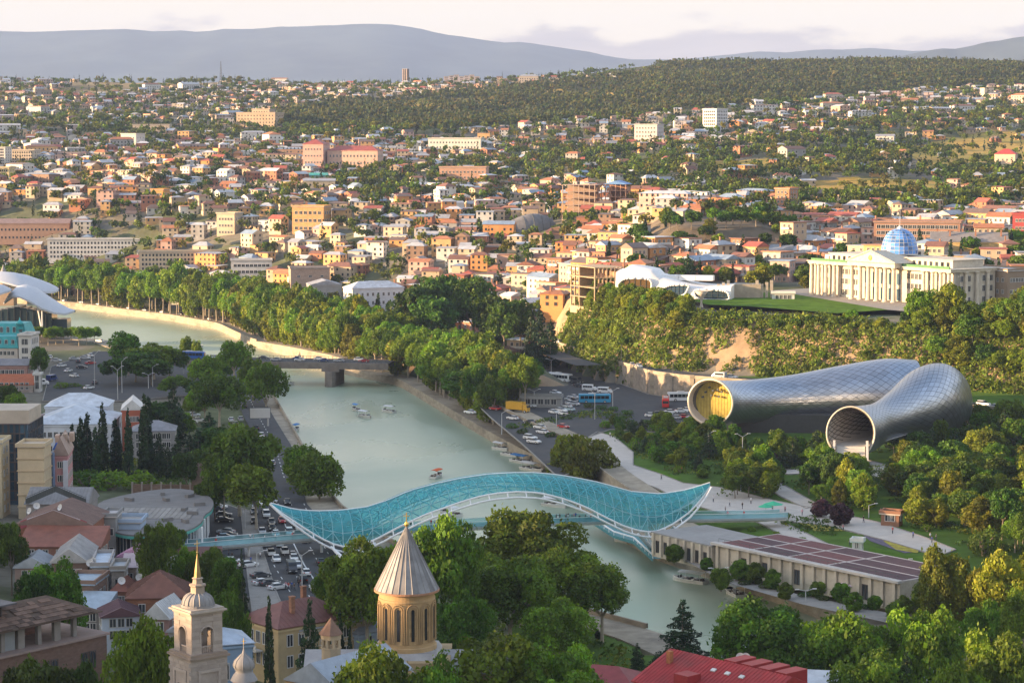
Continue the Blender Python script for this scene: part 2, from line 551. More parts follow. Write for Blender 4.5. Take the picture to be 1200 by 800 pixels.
for zf in Z_FIELD:
    a = inside(fu, fv, zf) & (fy > 1000)
    tint[a] = (np.array([0.42, 0.28, 0.075]) * (1 - 0.45 * gr[a]) + np.array([0.18, 0.2, 0.045]) * 0.45 * gr[a]) * (0.75 + 0.5 * nn[a])
far_dry = (fy > 3200) & (fx <= 120) & (fy < 9000)
tint[far_dry] = np.array([0.25, 0.19, 0.10]) * (0.6 + 0.8 * nn[far_dry])
st = (slope > 0.55) & (fy > 700) & (fy < 1300)
tint[st] = np.array([0.30, 0.215, 0.135]) * (0.7 + 0.6 * nn[st])
scp = inside(fu, fv, Z_SCARP) & (fy > 1040) & (fy < 1400)
tint[scp] = np.array([0.15, 0.12, 0.085]) * (0.6 + 0.8 * nn[scp])
ix = np.arange(len(gx) * len(gy)).reshape(len(gy), len(gx))
TQ = np.stack([ix[:-1, :-1], ix[:-1, 1:], ix[1:, 1:], ix[1:, :-1]], -1).reshape(-1, 4)
m_terrain = mat('terrain', rough=0.95, var=0.3, scale=0.18, attr='tint', spec=0.1, bump=0.0)
terrain = structure(link('terrain', np_mesh('terrain', np.stack([GX.ravel(), GY.ravel(), GZ.ravel()], -1), TQ, m_terrain, colors=tint, smooth=True)))

# ------------------------------------------------------------------ water
def water_mat():
    m = bpy.data.materials.new('river_water'); m.use_nodes = True
    t = m.node_tree; t.nodes.clear(); n = NT(t)
    g = n('ShaderNodeNewGeometry')
    mp = n('ShaderNodeMapping', {0: g.outputs['Position'], 'Scale': (0.45, 0.22, 1.0), 'Rotation': (0, 0, 0.35)})
    n1 = n('ShaderNodeTexNoise', {'Vector': mp.outputs[0], 'Scale': 1.0, 'Detail': 5.0, 'Roughness': 0.65})
    mp2 = n('ShaderNodeMapping', {0: g.outputs['Position'], 'Scale': (0.022, 0.010, 1.0), 'Rotation': (0, 0, 0.3)})
    n2 = n('ShaderNodeTexNoise', {'Vector': mp2.outputs[0], 'Scale': 1.0, 'Detail': 5.0, 'Roughness': 0.6, 'Distortion': 0.4})
    h = n('ShaderNodeMath', {0: n1.outputs[0], 1: n2.outputs[0]}, operation='MULTIPLY')
    bp = n('ShaderNodeBump', {'Strength': 0.30, 'Distance': 0.35, 'Height': h.outputs[0]})
    rr = n('ShaderNodeMapRange', {'Value': n2.outputs[0], 'From Min': 0.35, 'From Max': 0.65, 'To Min': 0.2, 'To Max': 0.42})
    col = n('ShaderNodeMixRGB', {0: n2.outputs[0], 1: (0.24, 0.315, 0.215, 1), 2: (0.36, 0.42, 0.31, 1)})
    b = n('ShaderNodeBsdfPrincipled', {'Base Color': col.outputs[0], 'Roughness': rr.outputs[0], 'IOR': 1.45, 'Specular IOR Level': 0.75, 'Normal': bp.outputs[0]})
    n('ShaderNodeOutputMaterial', {0: b.outputs[0]})
    return m
w = MB()
rv = [(p[0], p[1], 0.0) for p in RIVER]
# strips between the banks, so that every face stays convex enough
NB = 90
def resample(line, N):
    line = np.asarray(line); seg = np.hypot(*np.diff(line, axis=0).T); s = np.concatenate([[0], np.cumsum(seg)])
    q = np.linspace(0, s[-1], N)
    return np.stack([np.interp(q, s, line[:, 0]), np.interp(q, s, line[:, 1])], -1)
la, ra = resample(LB2, NB), resample(RB2, NB)
w.grid([[(a[0] + (b[0] - a[0]) * k, a[1] + (b[1] - a[1]) * k, 0.0) for k in (-0.06, 0.25, 0.5, 0.75, 1.06)] for a, b in zip(la, ra)])
structure(w.build('river', water_mat()))

# ------------------------------------------------------------------ mountains on the skyline
m_mount = mat('mountain_slope', (0.06, 0.075, 0.065), rough=1.0, var=0.5, scale=0.0011, spec=0.0)
def mountains(name, prof, D, depth, seed):
    us = np.linspace(prof[0][0], prof[-1][0], 160)
    crest = np.interp(us, [p[0] for p in prof], [p[1] for p in prof])
    V = VN(seed)
    crest = crest + (V.fbm(us / 34.0, us * 0 + 2, 4) - 0.5) * 5.0
    rows = []
    for k, q in enumerate(np.linspace(0, 1, 26)):
        row = []
        for u, c in zip(us, crest):
            d = D - depth * (1 - q)
            x = (u - 600) / F * D
            hc = HC + (YH - c) / F * D
            g = V.fbm(x / 1500, d / 1500 + 7, 5) - 0.5
            z = 20 + (hc - 20) * q ** 1.25 + g * 1500 * q * (1 - q)
            row.append((x, d + 0.25 * g * depth * (1 - q), z))
        rows.append(row)
    rows.append([(x, y + depth * 0.6, 20) for x, y, z in rows[-1]])
    mb = MB().grid(rows)
    return structure(mb.build(name, m_mount, smooth=True))
mountains('mountains', [(-700, 50), (-300, 36), (-60, 37), (0, 38), (40, 39), (110, 37), (160, 36), (200, 39), (240, 38), (310, 34), (370, 32), (420, 30), (460, 31), (500, 37), (540, 46), (570, 49), (640, 54), (700, 63), (730, 69), (790, 70), (860, 64), (1000, 58), (1400, 70), (1900, 80)], 20000, 5200, 5)
mountains('mountains', [(700, 108), (850, 88), (940, 76), (1000, 71), (1080, 62), (1140, 54), (1200, 44), (1300, 30), (1500, 24), (1900, 50)], 14000, 4000, 8)
USE_HAZE = True
USE_HAZE = True
m_asph = mat('asphalt', (0.052, 0.053, 0.056), rough=0.85, var=0.22, scale=0.35, dirt=0.25)
m_pave = mat('pavement_stone', (0.27, 0.25, 0.225), rough=0.9, var=0.15, scale=0.5, dirt=0.2)
m_path = mat('pale_path', (0.50, 0.45, 0.40), rough=0.9, var=0.12, scale=0.4, dirt=0.12)
m_quay = mat('quay_concrete', (0.33, 0.28, 0.21), rough=0.9, var=0.3, scale=0.3, dirt=0.7, stretch=(1, 1, 2.5))
m_rub = mat('retaining_stone', (0.30, 0.25, 0.20), rough=0.95, var=0.35, scale=0.55, dirt=0.5)
m_paint = mat('road_paint', (0.6, 0.6, 0.58), rough=0.7, var=0.25, scale=2.0)
m_lawn = mat('lawn', (0.075, 0.145, 0.015), rough=1.0, var=0.4, scale=0.25, spec=0.05)
m_rail = mat('painted_iron', (0.09, 0.10, 0.10), rough=0.6, var=0.1)

def offset_line(line, d):
    """shift a plan polyline by d to its left"""
    L = np.asarray(line, float); out = []
    for i in range(len(L)):
        a = L[max(i - 1, 0)]; b = L[min(i + 1, len(L) - 1)]
        t = (b - a) / max(np.hypot(*(b - a)), 1e-6)
        out.append((L[i][0] - t[1] * d, L[i][1] + t[0] * d))
    return out
def strip(name, line, o0, o1, ztop, zbot, m, every=12.0):
    """a raised strip along a bank with vertical faces"""
    L = resample(line, max(3, int(sum(np.hypot(*np.diff(np.asarray(line), axis=0).T)) / every)))
    a, b = offset_line(L, o0), offset_line(L, o1)
    mb = MB()
    zt = ztop if callable(ztop) else (lambda x, y: ztop)
    mb.grid([[(p[0], p[1], zbot) for p in a], [(p[0], p[1], zt(*p)) for p in a], [(p[0], p[1], zt(*p)) for p in b], [(p[0], p[1], zbot) for p in b]])
    return structure(mb.build(name, m))
def part_of(line, k0, k1):
    return [tuple(p) for p in line[k0:k1]]

# quay edges: the left bank high wall, the right bank low promenade with a wall behind, the far embankment
strip('quay', part_of(LB2, 0, 14), 0.0, 9.5, 7.75, -3, m_quay)
strip('quay', part_of(LB2, 13, 20), 0.0, 9.5, 3.2, -3, m_quay)
strip('quay', part_of(RB2, 0, 10), 0.0, -7.0, 3.0, -3, m_quay)
strip('quay', part_of(RB2, 9, 19), 0.0, -8.5, 3.1, -3, m_quay)
strip('quay', part_of(RB2, 9, 17), -8.0, -16.0, 8.65, -3, m_quay)
strip('quay', part_of(RB2, 0, 10), -6.5, -12.0, 7.6, -3, m_quay)
strip('quay', part_of(RB2, 18, 29), 0.0, -11, lambda x, y: float(np.interp(y, [1000, 1120], [6.9, 2.8])), -3, m_quay)
# parapets along the quay tops
strip('parapet', part_of(RB2, 9, 17), -8.0, -8.5, 9.55, 8.6, m_quay)
strip('parapet', part_of(LB2, 2, 14), 0.2, 0.7, 8.75, 7.7, m_quay)
strip('parapet', part_of(RB2, 20, 28), -0.2, -0.7, lambda x, y: float(np.interp(y, [1000, 1120], [6.9, 2.8])) + 0.8, 2, m_quay)

def sheet(name, pix, z, m, zoff=0.0):
    pts = [P(u, v, z) for u, v in pix]
    mb = MB()
    ar = sum(pts[i][0] * pts[(i + 1) % len(pts)][1] - pts[(i + 1) % len(pts)][0] * pts[i][1] for i in range(len(pts)))
    if ar < 0: pts = pts[::-1]
    bm = bmesh.new()
    vs = [bm.verts.new((p[0], p[1], z + zoff)) for p in pts]
    f = bm.faces.new(vs)
    bmesh.ops.triangulate(bm, faces=[f])
    me = bpy.data.meshes.new(name); bm.to_mesh(me); bm.free()
    me.materials.append(m)
    if name in ('plaza_path', 'parking', 'junction', 'pavement'):      # stone kerb round the edge
        kb = MB()
        for i in range(len(pts)):
            a, b = pts[i], pts[(i + 1) % len(pts)]
            kb.box(((a[0] + b[0]) / 2, (a[1] + b[1]) / 2, z - 0.2), (math.hypot(b[0] - a[0], b[1] - a[1]), 0.3, 0.33 + zoff), math.atan2(b[1] - a[1], b[0] - a[0]))
        structure(kb.build('kerb', m_pave))
    return structure(link(name, me))
def ribbon(name, pts, wid, m, zoff=0.05, step=6.0, drape=False):
    """pts: world points along the middle; wid: one width or one per point"""
    pts = np.array(pts, float)
    wid = np.array([wid] * len(pts) if not hasattr(wid, '__len__') else wid, float)
    seg = np.hypot(*np.diff(pts[:, :2], axis=0).T); s = np.concatenate([[0], np.cumsum(seg)])
    N = max(2, int(s[-1] / step)); q = np.linspace(0, s[-1], N)
    C = np.stack([np.interp(q, s, pts[:, k]) for k in range(3)], -1); W = np.interp(q, s, wid)
    a = offset_line(C[:, :2], 0.0)
    rows = []
    for k in (0.5, 0.17, -0.17, -0.5):
        r = []
        for i in range(N):
            A = C[max(i - 1, 0), :2]; B = C[min(i + 1, N - 1), :2]
            t = (B - A) / np.hypot(*(B - A))
            x, y = C[i, 0] - t[1] * W[i] * k, C[i, 1] + t[0] * W[i] * k
            r.append((x, y, (float(ground(x, y)) if drape else C[i, 2]) + zoff))
        rows.append(r)
    return structure(MB().grid(rows[::-1]).build(name, m))

# left bank: embankment road, its pavement and the junction at the road bridge
ZL = 7.9
road_pts = [P(u, v, ZL) for u, v in [(470, 850), (430, 770), (392, 712), (358, 662), (338, 622), (327, 590), (333, 560), (322, 522), (304, 490), (290, 463), (276, 444)]]
ribbon('embankment_road', road_pts, [27, 27, 27, 25, 20, 14, 10, 10, 10, 10, 12], m_asph, 0.14)
sheet('junction', [(50, 470), (60, 430), (110, 412), (160, 412), (290, 428), (292, 470), (240, 462), (140, 470)], 7.9, m_asph, 0.08)
sheet('parking', [(238, 660), (232, 600), (262, 590), (290, 600), (306, 640), (318, 700), (290, 700)], ZL, m_asph, 0.10)
sheet('pavement', [(282, 596), (296, 600), (306, 640), (322, 690), (345, 745), (300, 745), (292, 690)], ZL, m_pave, 0.20)
# right bank: car parks, cliff-foot road on the retaining wall, quay road
ZR = 8.5
sheet('parking', [(655, 560), (612, 520), (576, 490), (540, 455), (505, 424), (520, 402), (560, 391), (618, 396), (655, 425), (700, 440), (760, 462), (812, 470), (822, 500), (780, 507), (716, 503), (690, 512), (700, 540)], ZR, m_asph, 0.06)
cl = [(x, y + 0.2) for x, y in zip(WX, WY)]
def upper(x, y): return 16.15
strip('upper_road', [p for p in cl if p[0] > 14], 0.6, 12.5, upper, 12, m_asph, every=10)
ribbon('upper_road', [P(u, v, z) for u, v, z in [(566, 390, 8.6), (600, 396, 9.6), (632, 408, 12.5), (664, 420, 15.6), (690, 428, 16.1)]], [8, 9, 10, 10, 10], m_asph, 0.1, 4.0)

# lane lines on the embankment road
def dashes(name, pts, off, z, gap=7.0, ln=2.6, wd=0.22):
    L = resample([p[:2] for p in pts], 240); L = np.array(offset_line(L, off))
    seg = np.hypot(*np.diff(L, axis=0).T); s = np.concatenate([[0], np.cumsum(seg)])
    mb = MB(); q = 0
    while q + ln < s[-1]:
        a = [np.interp(q, s, L[:, 0]), np.interp(q, s, L[:, 1])]; b = [np.interp(q + ln, s, L[:, 0]), np.interp(q + ln, s, L[:, 1])]
        d = np.subtract(b, a); d = d / np.hypot(*d); nx, ny = -d[1] * wd / 2, d[0] * wd / 2
        mb.face([(a[0] - nx, a[1] - ny, z), (b[0] - nx, b[1] - ny, z), (b[0] + nx, b[1] + ny, z), (a[0] + nx, a[1] + ny, z)])
        q += gap
    return structure(mb.build(name, m_paint))
for off in (-6.4, -3.1, 3.6, 7.0):
    dashes('road_marking', road_pts[:6], off, ZL + 0.165)
dashes('road_marking', road_pts[:6], 0.3, ZL + 0.165, 3.0, 3.0, 0.3)
dashes('road_marking', road_pts[6:], 0.0, ZL + 0.165)

# retaining wall with arches at its right end
wall_line = [(x, y) for x, y in zip(WX, WY)]
wt_ = thing('retaining_wall', 'long brown stone retaining wall carrying the upper road below the cliff', 'wall', (wall_line[0][0], wall_line[0][1], 8))
def wl(p, z): return (p[0] - wt_.location.x, p[1] - wt_.location.y, z - 8)
W2 = resample(wall_line, 60)
a, b = offset_line(W2, 0.0), offset_line(W2, 0.9)
mb = MB().grid([[wl(p, 6.5) for p in a], [wl(p, 16.3) for p in a], [wl(p, 16.3) for p in b], [wl(p, 6.5) for p in b]])
mb.build('wall', m_rub, wt_)
a, b = offset_line(W2, -0.25), offset_line(W2, 0.55)
MB().grid([[wl(p, 16.0) for p in a], [wl(p, 17.1) for p in a], [wl(p, 17.1) for p in b], [wl(p, 16.0) for p in b]]).build('parapet', m_quay, wt_)
for i in range(2, 60, 4):       # buttress piers
    p = W2[i]
    MB().box(wl((p[0], p[1] - 0.2), 6.5), (1.5, 1.0, 10.8), -0.25).build('pier', m_quay, wt_)
m_dark = mat('dark_opening', (0.012, 0.012, 0.012), rough=0.9, var=0.0)
for (u, v0, v1, w_) in ((1166, 468, 504, 9.5), (1204, 476, 512, 9.0)):
    x, y, _ = P(u, v1, 8.0); y = float(np.interp(x, WX, WY)) - 0.15
    ar = [(-w_ / 2, 0)] + [(-w_ / 2 * math.cos(t), 4.2 + w_ / 2 * math.sin(t) * 0.8) for t in np.linspace(0, math.pi, 13)] + [(w_ / 2, 0)]
    sl = -0.28
    mb = MB(); mb.face([(x + p * math.cos(sl) - wt_.location.x, y + p * math.sin(sl) - wt_.location.y, q - 0.5) for p, q in ar[::-1]][::-1])
    mb.build('arch_opening', m_dark, wt_)
    mb = MB()
    for (p0, p1) in zip(ar[:-1], ar[1:]):
        mb.tube((x + p0[0] * math.cos(sl) - wt_.location.x, y + p0[0] * math.sin(sl) - wt_.location.y, p0[1] - 0.5), (x + p1[0] * math.cos(sl) - wt_.location.x, y + p1[0] * math.sin(sl) - wt_.location.y, p1[1] - 0.5), 0.45, n=5)
    mb.build('arch_ring', m_quay, wt_)

# park ground: plaza path, lawns, flower beds
ZP = 8.4
sheet('plaza_path', [(690, 512), (700, 506), (720, 512), (742, 530), (742, 545), (775, 556), (800, 566), (850, 572), (905, 586), (960, 597), (1030, 612), (1085, 630), (1120, 644), (1100, 652), (1040, 634), (970, 616), (890, 608), (840, 600), (800, 588), (770, 572), (735, 560), (712, 542)], ZP, m_path, 0.10)
sheet('plaza_path', [(880, 608), (905, 606), (935, 620), (975, 640), (1002, 664), (990, 668), (955, 648), (915, 626)], ZP, m_path, 0.106)
sheet('plaza_path', [(905, 560), (930, 575), (960, 592), (945, 596), (915, 582), (890, 566)], ZP, m_path, 0.112)
sheet('plaza_path', [(1000, 535), (1040, 545), (1060, 556), (1050, 566), (1030, 560), (995, 548)], ZP, m_path, 0.09)
sheet('plaza_path', [(800, 505), (840, 520), (880, 540), (930, 548), (1000, 545), (1000, 552), (925, 556), (870, 548), (820, 524)], ZP, m_path, 0.085)
m_lav = mat('lavender_bed', (0.12, 0.10, 0.14), rough=1, var=0.5, scale=1.2)
m_yel = mat('yellow_flower_bed', (0.32, 0.27, 0.04), rough=1, var=0.5, scale=0.8)
sheet('flower_bed', [(1006, 622), (1040, 618), (1075, 630), (1090, 645), (1060, 648), (1020, 634)], ZP, m_lav, 0.07)
sheet('flower_bed', [(1035, 634), (1065, 628), (1080, 640), (1075, 648), (1050, 644)], ZP, m_yel, 0.096)
sheet('flower_bed', [(935, 612), (960, 606), (985, 612), (990, 622), (955, 622)], ZP, m_yel, 0.066)
sheet('lawn', [(985, 616), (1005, 612), (1030, 624), (1012, 628)], ZP, m_lawn, 0.06)
sheet('lawn', [(1020, 640), (1060, 650), (1090, 652), (1085, 668), (1050, 664), (1015, 650)], ZP, m_lawn, 0.06)
sheet('lawn', [(760, 546), (800, 560), (790, 566), (750, 552)], ZP, m_lawn, 0.05)
sheet('quay_path', [(800, 640), (835, 666), (930, 695), (1060, 722), (1065, 735), (940, 708), (850, 682), (790, 650)], 7.6, m_pave, 0.08)
# palace lawn and terrace on the plateau
sheet('lawn', [(800, 352), (850, 345), (950, 346), (1030, 358), (1040, 366), (980, 370), (880, 362), (830, 360)], 36.4, m_lawn, 1.0)
sheet('terrace', [(905, 343), (955, 340), (1125, 368), (1110, 372), (1040, 366)], 36.4, m_pave, 1.03)
# ------------------------------------------------------------------ the glass footbridge
m_white = mat('white_steel', (0.78, 0.78, 0.78), rough=0.45, var=0.06, scale=0.6)
m_steel_teal = mat('teal_steel', (0.30, 0.50, 0.54), rough=0.5, var=0.1, scale=0.8)
def glass_mat(name, col, opac, rough=0.08, spec=0.5, var=0.15):
    m = bpy.data.materials.new(name); m.use_nodes = True
    t = m.node_tree; t.nodes.clear(); n = NT(t)
    oi = n('ShaderNodeObjectInfo')
    g = n('ShaderNodeNewGeometry')
    nz = n('ShaderNodeTexNoise', {'Vector': g.outputs['Position'], 'Scale': 0.35, 'Detail': 3.0})
    k = n('ShaderNodeMapRange', {'Value': oi.outputs['Random'], 'To Min': 1 - var, 'To Max': 1 + var})
    k2 = n('ShaderNodeMath', {0: k.outputs[0], 1: n('ShaderNodeMapRange', {'Value': nz.outputs[0], 'To Min': 0.8, 'To Max': 1.2}).outputs[0]}, operation='MULTIPLY')
    c = n('ShaderNodeVectorMath', {0: tuple(col), 1: k2.outputs[0]}, operation='MULTIPLY')
    p = n('ShaderNodeBsdfPrincipled', {'Base Color': c.outputs[0], 'Roughness': rough, 'Specular IOR Level': spec})
    tl = n('ShaderNodeBsdfTranslucent', {0: c.outputs[0]})
    body = n('ShaderNodeMixShader', {0: 0.4, 1: p.outputs[0], 2: tl.outputs[0]})
    tr = n('ShaderNodeBsdfTransparent', {0: (*[0.35 + 0.62 * x / max(col) for x in col], 1)})
    mx = n('ShaderNodeMixShader', {0: opac, 1: tr.outputs[0], 2: body.outputs[0]})
    n('ShaderNodeOutputMaterial', {0: mx.outputs[0]})
    return m
m_canopy = glass_mat('turquoise_glass', (0.15, 0.58, 0.64), 0.36)
m_railglass = glass_mat('railing_glass', (0.30, 0.55, 0.58), 0.45)
m_deck = mat('bridge_deck', (0.30, 0.34, 0.35), rough=0.7, var=0.12)
def bridge():
    L = np.array(P(225, 640, 11)[:2]); Rr = np.array(P(892, 605, 11)[:2])
    d = (Rr - L); ln = np.hypot(*d); d = d / ln; nrm = np.array([d[1], -d[0]])      # nrm towards the camera side
    tl = np.array(P(319, 591, 20)[:2]); s0 = float((tl - L) @ d)
    tr_ = np.array(P(834, 566, 20)[:2]); s1 = float((tr_ - L) @ d)
    top = [(319, 590), (345, 597), (370, 599), (400, 598), (430, 594), (455, 586), (480, 575), (510, 567), (540, 560.5), (570, 556), (600, 554), (625, 554), (650, 556), (675, 560), (700, 565), (740, 576), (775, 579), (805, 574), (834, 565)]
    bot = [(319, 591), (330, 601), (345, 611), (360, 621), (375, 630), (390, 637), (402, 640), (420, 638), (440, 632), (460, 621), (480, 611), (500, 602), (520, 595), (540, 588), (560, 582), (580, 578), (605, 576), (632, 577), (660, 584), (685, 593), (710, 606), (733, 617), (755, 623), (772, 622), (790, 613), (808, 600), (822, 585), (834, 567)]
    tu, tv = zip(*top); bu, bv = zip(*bot)
    def zat(q, tabu, tabv):
        u = 600 + F * q[0] / (q[1] * cth + 84 * sth)
        v = np.interp(u, tabu, tabv)
        return PD(u, v, q[1])[2]
    W = lambda t: 8.5 * max(0.0, math.sin(math.pi * t)) ** 0.6 + 0.05
    NS, NA = 48, 8
    o = thing('footbridge', 'curving turquoise glass and steel footbridge canopy spanning the river', 'bridge', (L[0], L[1], 11))
    lo = lambda p: (p[0] - L[0], p[1] - L[1], p[2] - 11)
    st = []
    for i in range(NS + 1):
        t = i / NS
        c = L + d * (s0 + (s1 - s0) * t); w = W(t)
        e = zat(c + nrm * w, bu, bv); r = zat(c, tu, tv)
        r = max(r, e + 0.3)
        st.append((c, w, e, r))
    def surf(i, a, lift=0.0):
        i0 = int(min(max(math.floor(i), 0), NS - 1)); k = i - i0
        c = st[i0][0] * (1 - k) + st[i0 + 1][0] * k
        w, e, r = [st[i0][j] * (1 - k) + st[i0 + 1][j] * k for j in (1, 2, 3)]
        ph = a * math.pi / 2
        off = nrm * w * math.sin(ph)
        return (c[0] + off[0], c[1] + off[1], e + (r - e) * math.cos(ph) ** 0.9 * 1.0 + lift if abs(a) < 1 else e + lift)
    rest = MB(); cnt = 0
    for i in range(NS):
        for j in range(NA):
            a0, a1 = 1 - 2 * j / NA, 1 - 2 * (j + 1) / NA
            g, h = 0.04, 0.008
            q = [surf(i + g, a0 - h), surf(i + 1 - g, a0 - h), surf(i + 1 - g, a1 + h), surf(i + g, a1 + h)]
            q2 = [(p[0], p[1], p[2] + 0.06) for p in q]
            if j < 6:
                mb = MB(); mb.face([lo(p) for p in q2]); 
                for k in range(4):
                    mb.face([lo(q[k]), lo(q[(k + 1) % 4]), lo(q2[(k + 1) % 4]), lo(q2[k])])
                mb.build('glass_pane', m_canopy, o); cnt += 1
            else:
                rest.face([lo(p) for p in q2])
    rest.build('glass_pane', m_canopy, o, kind='stuff')
    lat = MB()
    for i in range(NS):
        for j in range(NA):
            a0, a1 = 1 - 2 * j / NA, 1 - 2 * (j + 1) / NA
            lat.tube(lo(surf(i, a0, -0.15)), lo(surf(i, a1, -0.15)), 0.13, n=4, cap=False)
            lat.tube(lo(surf(i, a0, -0.15)), lo(surf(i + 1, a0, -0.15)), 0.11, n=4, cap=False)
            if (i + j) % 2: lat.tube(lo(surf(i, a0, -0.3)), lo(surf(i + 1, a1, -0.3)), 0.13, n=4, cap=False)
            else: lat.tube(lo(surf(i + 1, a0, -0.3)), lo(surf(i, a1, -0.3)), 0.13, n=4, cap=False)
    lat.build('steel_lattice', m_steel_teal, o, kind='stuff')
    for side in (1, -1):
        tr = MB(); seg = 2
        for i in range(NS):
            tr.tube(lo(surf(i, side)), lo(surf(i + 1, side)), 0.26, n=6, cap=False)
            pa, pb = surf(i, side * 0.80), surf(i + 1, side * 0.80)
            lower = lambda p, i: (p[0] + nrm[0] * side * 1.0, p[1] + nrm[1] * side * 1.0, p[2] - 1.15 * min(1, st[min(i, NS)][1] / 4))
            q0, q1 = lower(surf(i, side), i), lower(surf(i + 1, side), i + 1)
            tr.tube(lo(q0), lo(q1), 0.26, n=6, cap=False)
            if i % 2 == 0: tr.tube(lo(surf(i, side)), lo(q0), 0.17, n=5, cap=False)
        tr.build('edge_truss', m_white, o, smooth=True)
    rim = MB().poly([lo(surf(i, 0.0, 0.1)) for i in range(NS + 1)], 0.16, 5)
    rim.build('ridge_tube', m_white, o)
    # walkway, gently arched, with glass rails
    def dk(s, off, dz=0.0):
        c = L + d * s + nrm * off
        t = s / ln
        return lo((c[0], c[1], 11 + 1.6 * math.sin(math.pi * min(1, max(0, t))) + dz))
    ss = np.linspace(-4, ln + 6, 60)
    MB().grid([[dk(s, k, z) for s in ss] for k, z in ((2.6, -0.5), (2.6, 0.0), (-2.6, 0.0), (-2.6, -0.5), (2.6, -0.5))]).build('deck', m_deck, o)
    for side in (2.55, -2.55):
        MB().grid([[dk(s, side, 0.05) for s in ss], [dk(s, side, 1.15) for s in ss]]).build('railing', m_railglass, o)
        rl = MB()
        for a_, b_ in zip(ss[:-1], ss[1:]): rl.tube(dk(a_, side, 1.2), dk(b_, side, 1.2), 0.06, n=4, cap=False)
        rl.build('handrail', m_white, o)
    bm_ = MB()
    for k in (1.4, -1.4):
        for a_, b_ in zip(ss[:-1], ss[1:]): bm_.tube(dk(a_, k, -0.8), dk(b_, k, -0.8), 0.28, n=6, cap=False)
    bm_.build('under_beam', m_white, o)
    # splayed feet at both ends and tall posts under the approach
    for (u, v, zf, i) in ((764, 643, 3.2, 41), (408, 660, 8.0, 8)):
        f = P(u, v, zf)
        for di in (-2.2, 2.2):
            q = surf(i + di, 1.0, -0.9)
            MB().tube(lo(f), lo(q), 0.55, 0.32, n=8).build('leg', m_white, o)
        q = surf(i, -0.9, -0.6)
        MB().tube(lo(f), lo(q), 0.45, 0.3, n=8).build('leg', m_white, o)
        MB().box(lo((f[0], f[1], f[2] - 0.8)), (2.4, 2.4, 1.0)).build('footing', m_quay, o)
    for s in (13.0, 30.0):
        b0 = dk(s, 0, -0.8); MB().tube((b0[0], b0[1], 8 - 11), b0, 0.3, n=8).build('post', m_white, o)
    return o, dk, L
FB, fb_deck, FB_L = bridge()
LANDMARKS.append(('the glass footbridge', 600, 590))

# lower landing stage under the footbridge on the right bank
m_tealpad = mat('teal_landing', (0.06, 0.22, 0.24), rough=0.6, var=0.15)
o = thing('landing_stage', 'long teal ramp with white edge beside the water under the footbridge', 'landing stage', P(700, 620, 3.3))
bx, by, bz = o.location
pts = [P(u, v, 3.4) for u, v in ((686, 606), (720, 628), (742, 634), (765, 655))]
mb = MB(); mr = MB()
L_ = resample([p[:2] for p in pts], 14); A, B = offset_line(L_, 0.0), offset_line(L_, 4.6)
mb.grid([[(p[0] - bx, p[1] - by, -0.5) for p in A], [(p[0] - bx, p[1] - by, 0.25) for p in A], [(p[0] - bx, p[1] - by, 0.25) for p in B], [(p[0] - bx, p[1] - by, -0.5) for p in B]]).build('ramp', m_tealpad, o)
mr.poly([(p[0] - bx, p[1] - by, 1.2) for p in A], 0.22, 5).build('rail', m_white, o)
mr = MB()
for p in A: mr.tube((p[0] - bx, p[1] - by, 0.2), (p[0] - bx, p[1] - by, 1.2), 0.08, n=4)
mr.build('rail_posts', m_white, o, kind='stuff')

# ------------------------------------------------------------------ twin-tube concert hall
def panel_mat():
    m = bpy.data.materials.new('steel_panel'); m.use_nodes = True
    t = m.node_tree; t.nodes.clear(); n = NT(t)
    oi = n('ShaderNodeObjectInfo')
    k = n('ShaderNodeMapRange', {'Value': oi.outputs['Random'], 'To Min': 0.86, 'To Max': 1.10})
    tc = n('ShaderNodeTexCoord')
    nz = n('ShaderNodeTexNoise', {'Vector': tc.outputs['Object'], 'Scale': 0.25, 'Detail': 5.0})
    k2 = n('ShaderNodeMapRange', {'Value': nz.outputs[0], 'To Min': 0.85, 'To Max': 1.1})
    kk = n('ShaderNodeMath', {0: k.outputs[0], 1: k2.outputs[0]}, operation='MULTIPLY')
    c = n('ShaderNodeVectorMath', {0: (0.40, 0.43, 0.49), 1: kk.outputs[0]}, operation='MULTIPLY')
    rr = n('ShaderNodeMapRange', {'Value': nz.outputs[0], 'To Min': 0.26, 'To Max': 0.42})
    p = n('ShaderNodeBsdfPrincipled', {'Base Color': c.outputs[0], 'Metallic': 0.9, 'Roughness': rr.outputs[0]})
    n('ShaderNodeOutputMaterial', {0: p.outputs[0]})
    return m
m_panel = panel_mat()
m_shell = mat('joint_shell', (0.10, 0.105, 0.12), rough=0.6, metal=0.5, var=0.1)
m_rim = mat('pale_rim', (0.62, 0.56, 0.46), rough=0.5, var=0.06)
m_gold = mat('yellow_glazing', (0.50, 0.37, 0.09), rough=0.25, var=0.25, scale=0.6)
m_inner = mat('inner_lining', (0.42, 0.39, 0.36), rough=0.6, var=0.1)
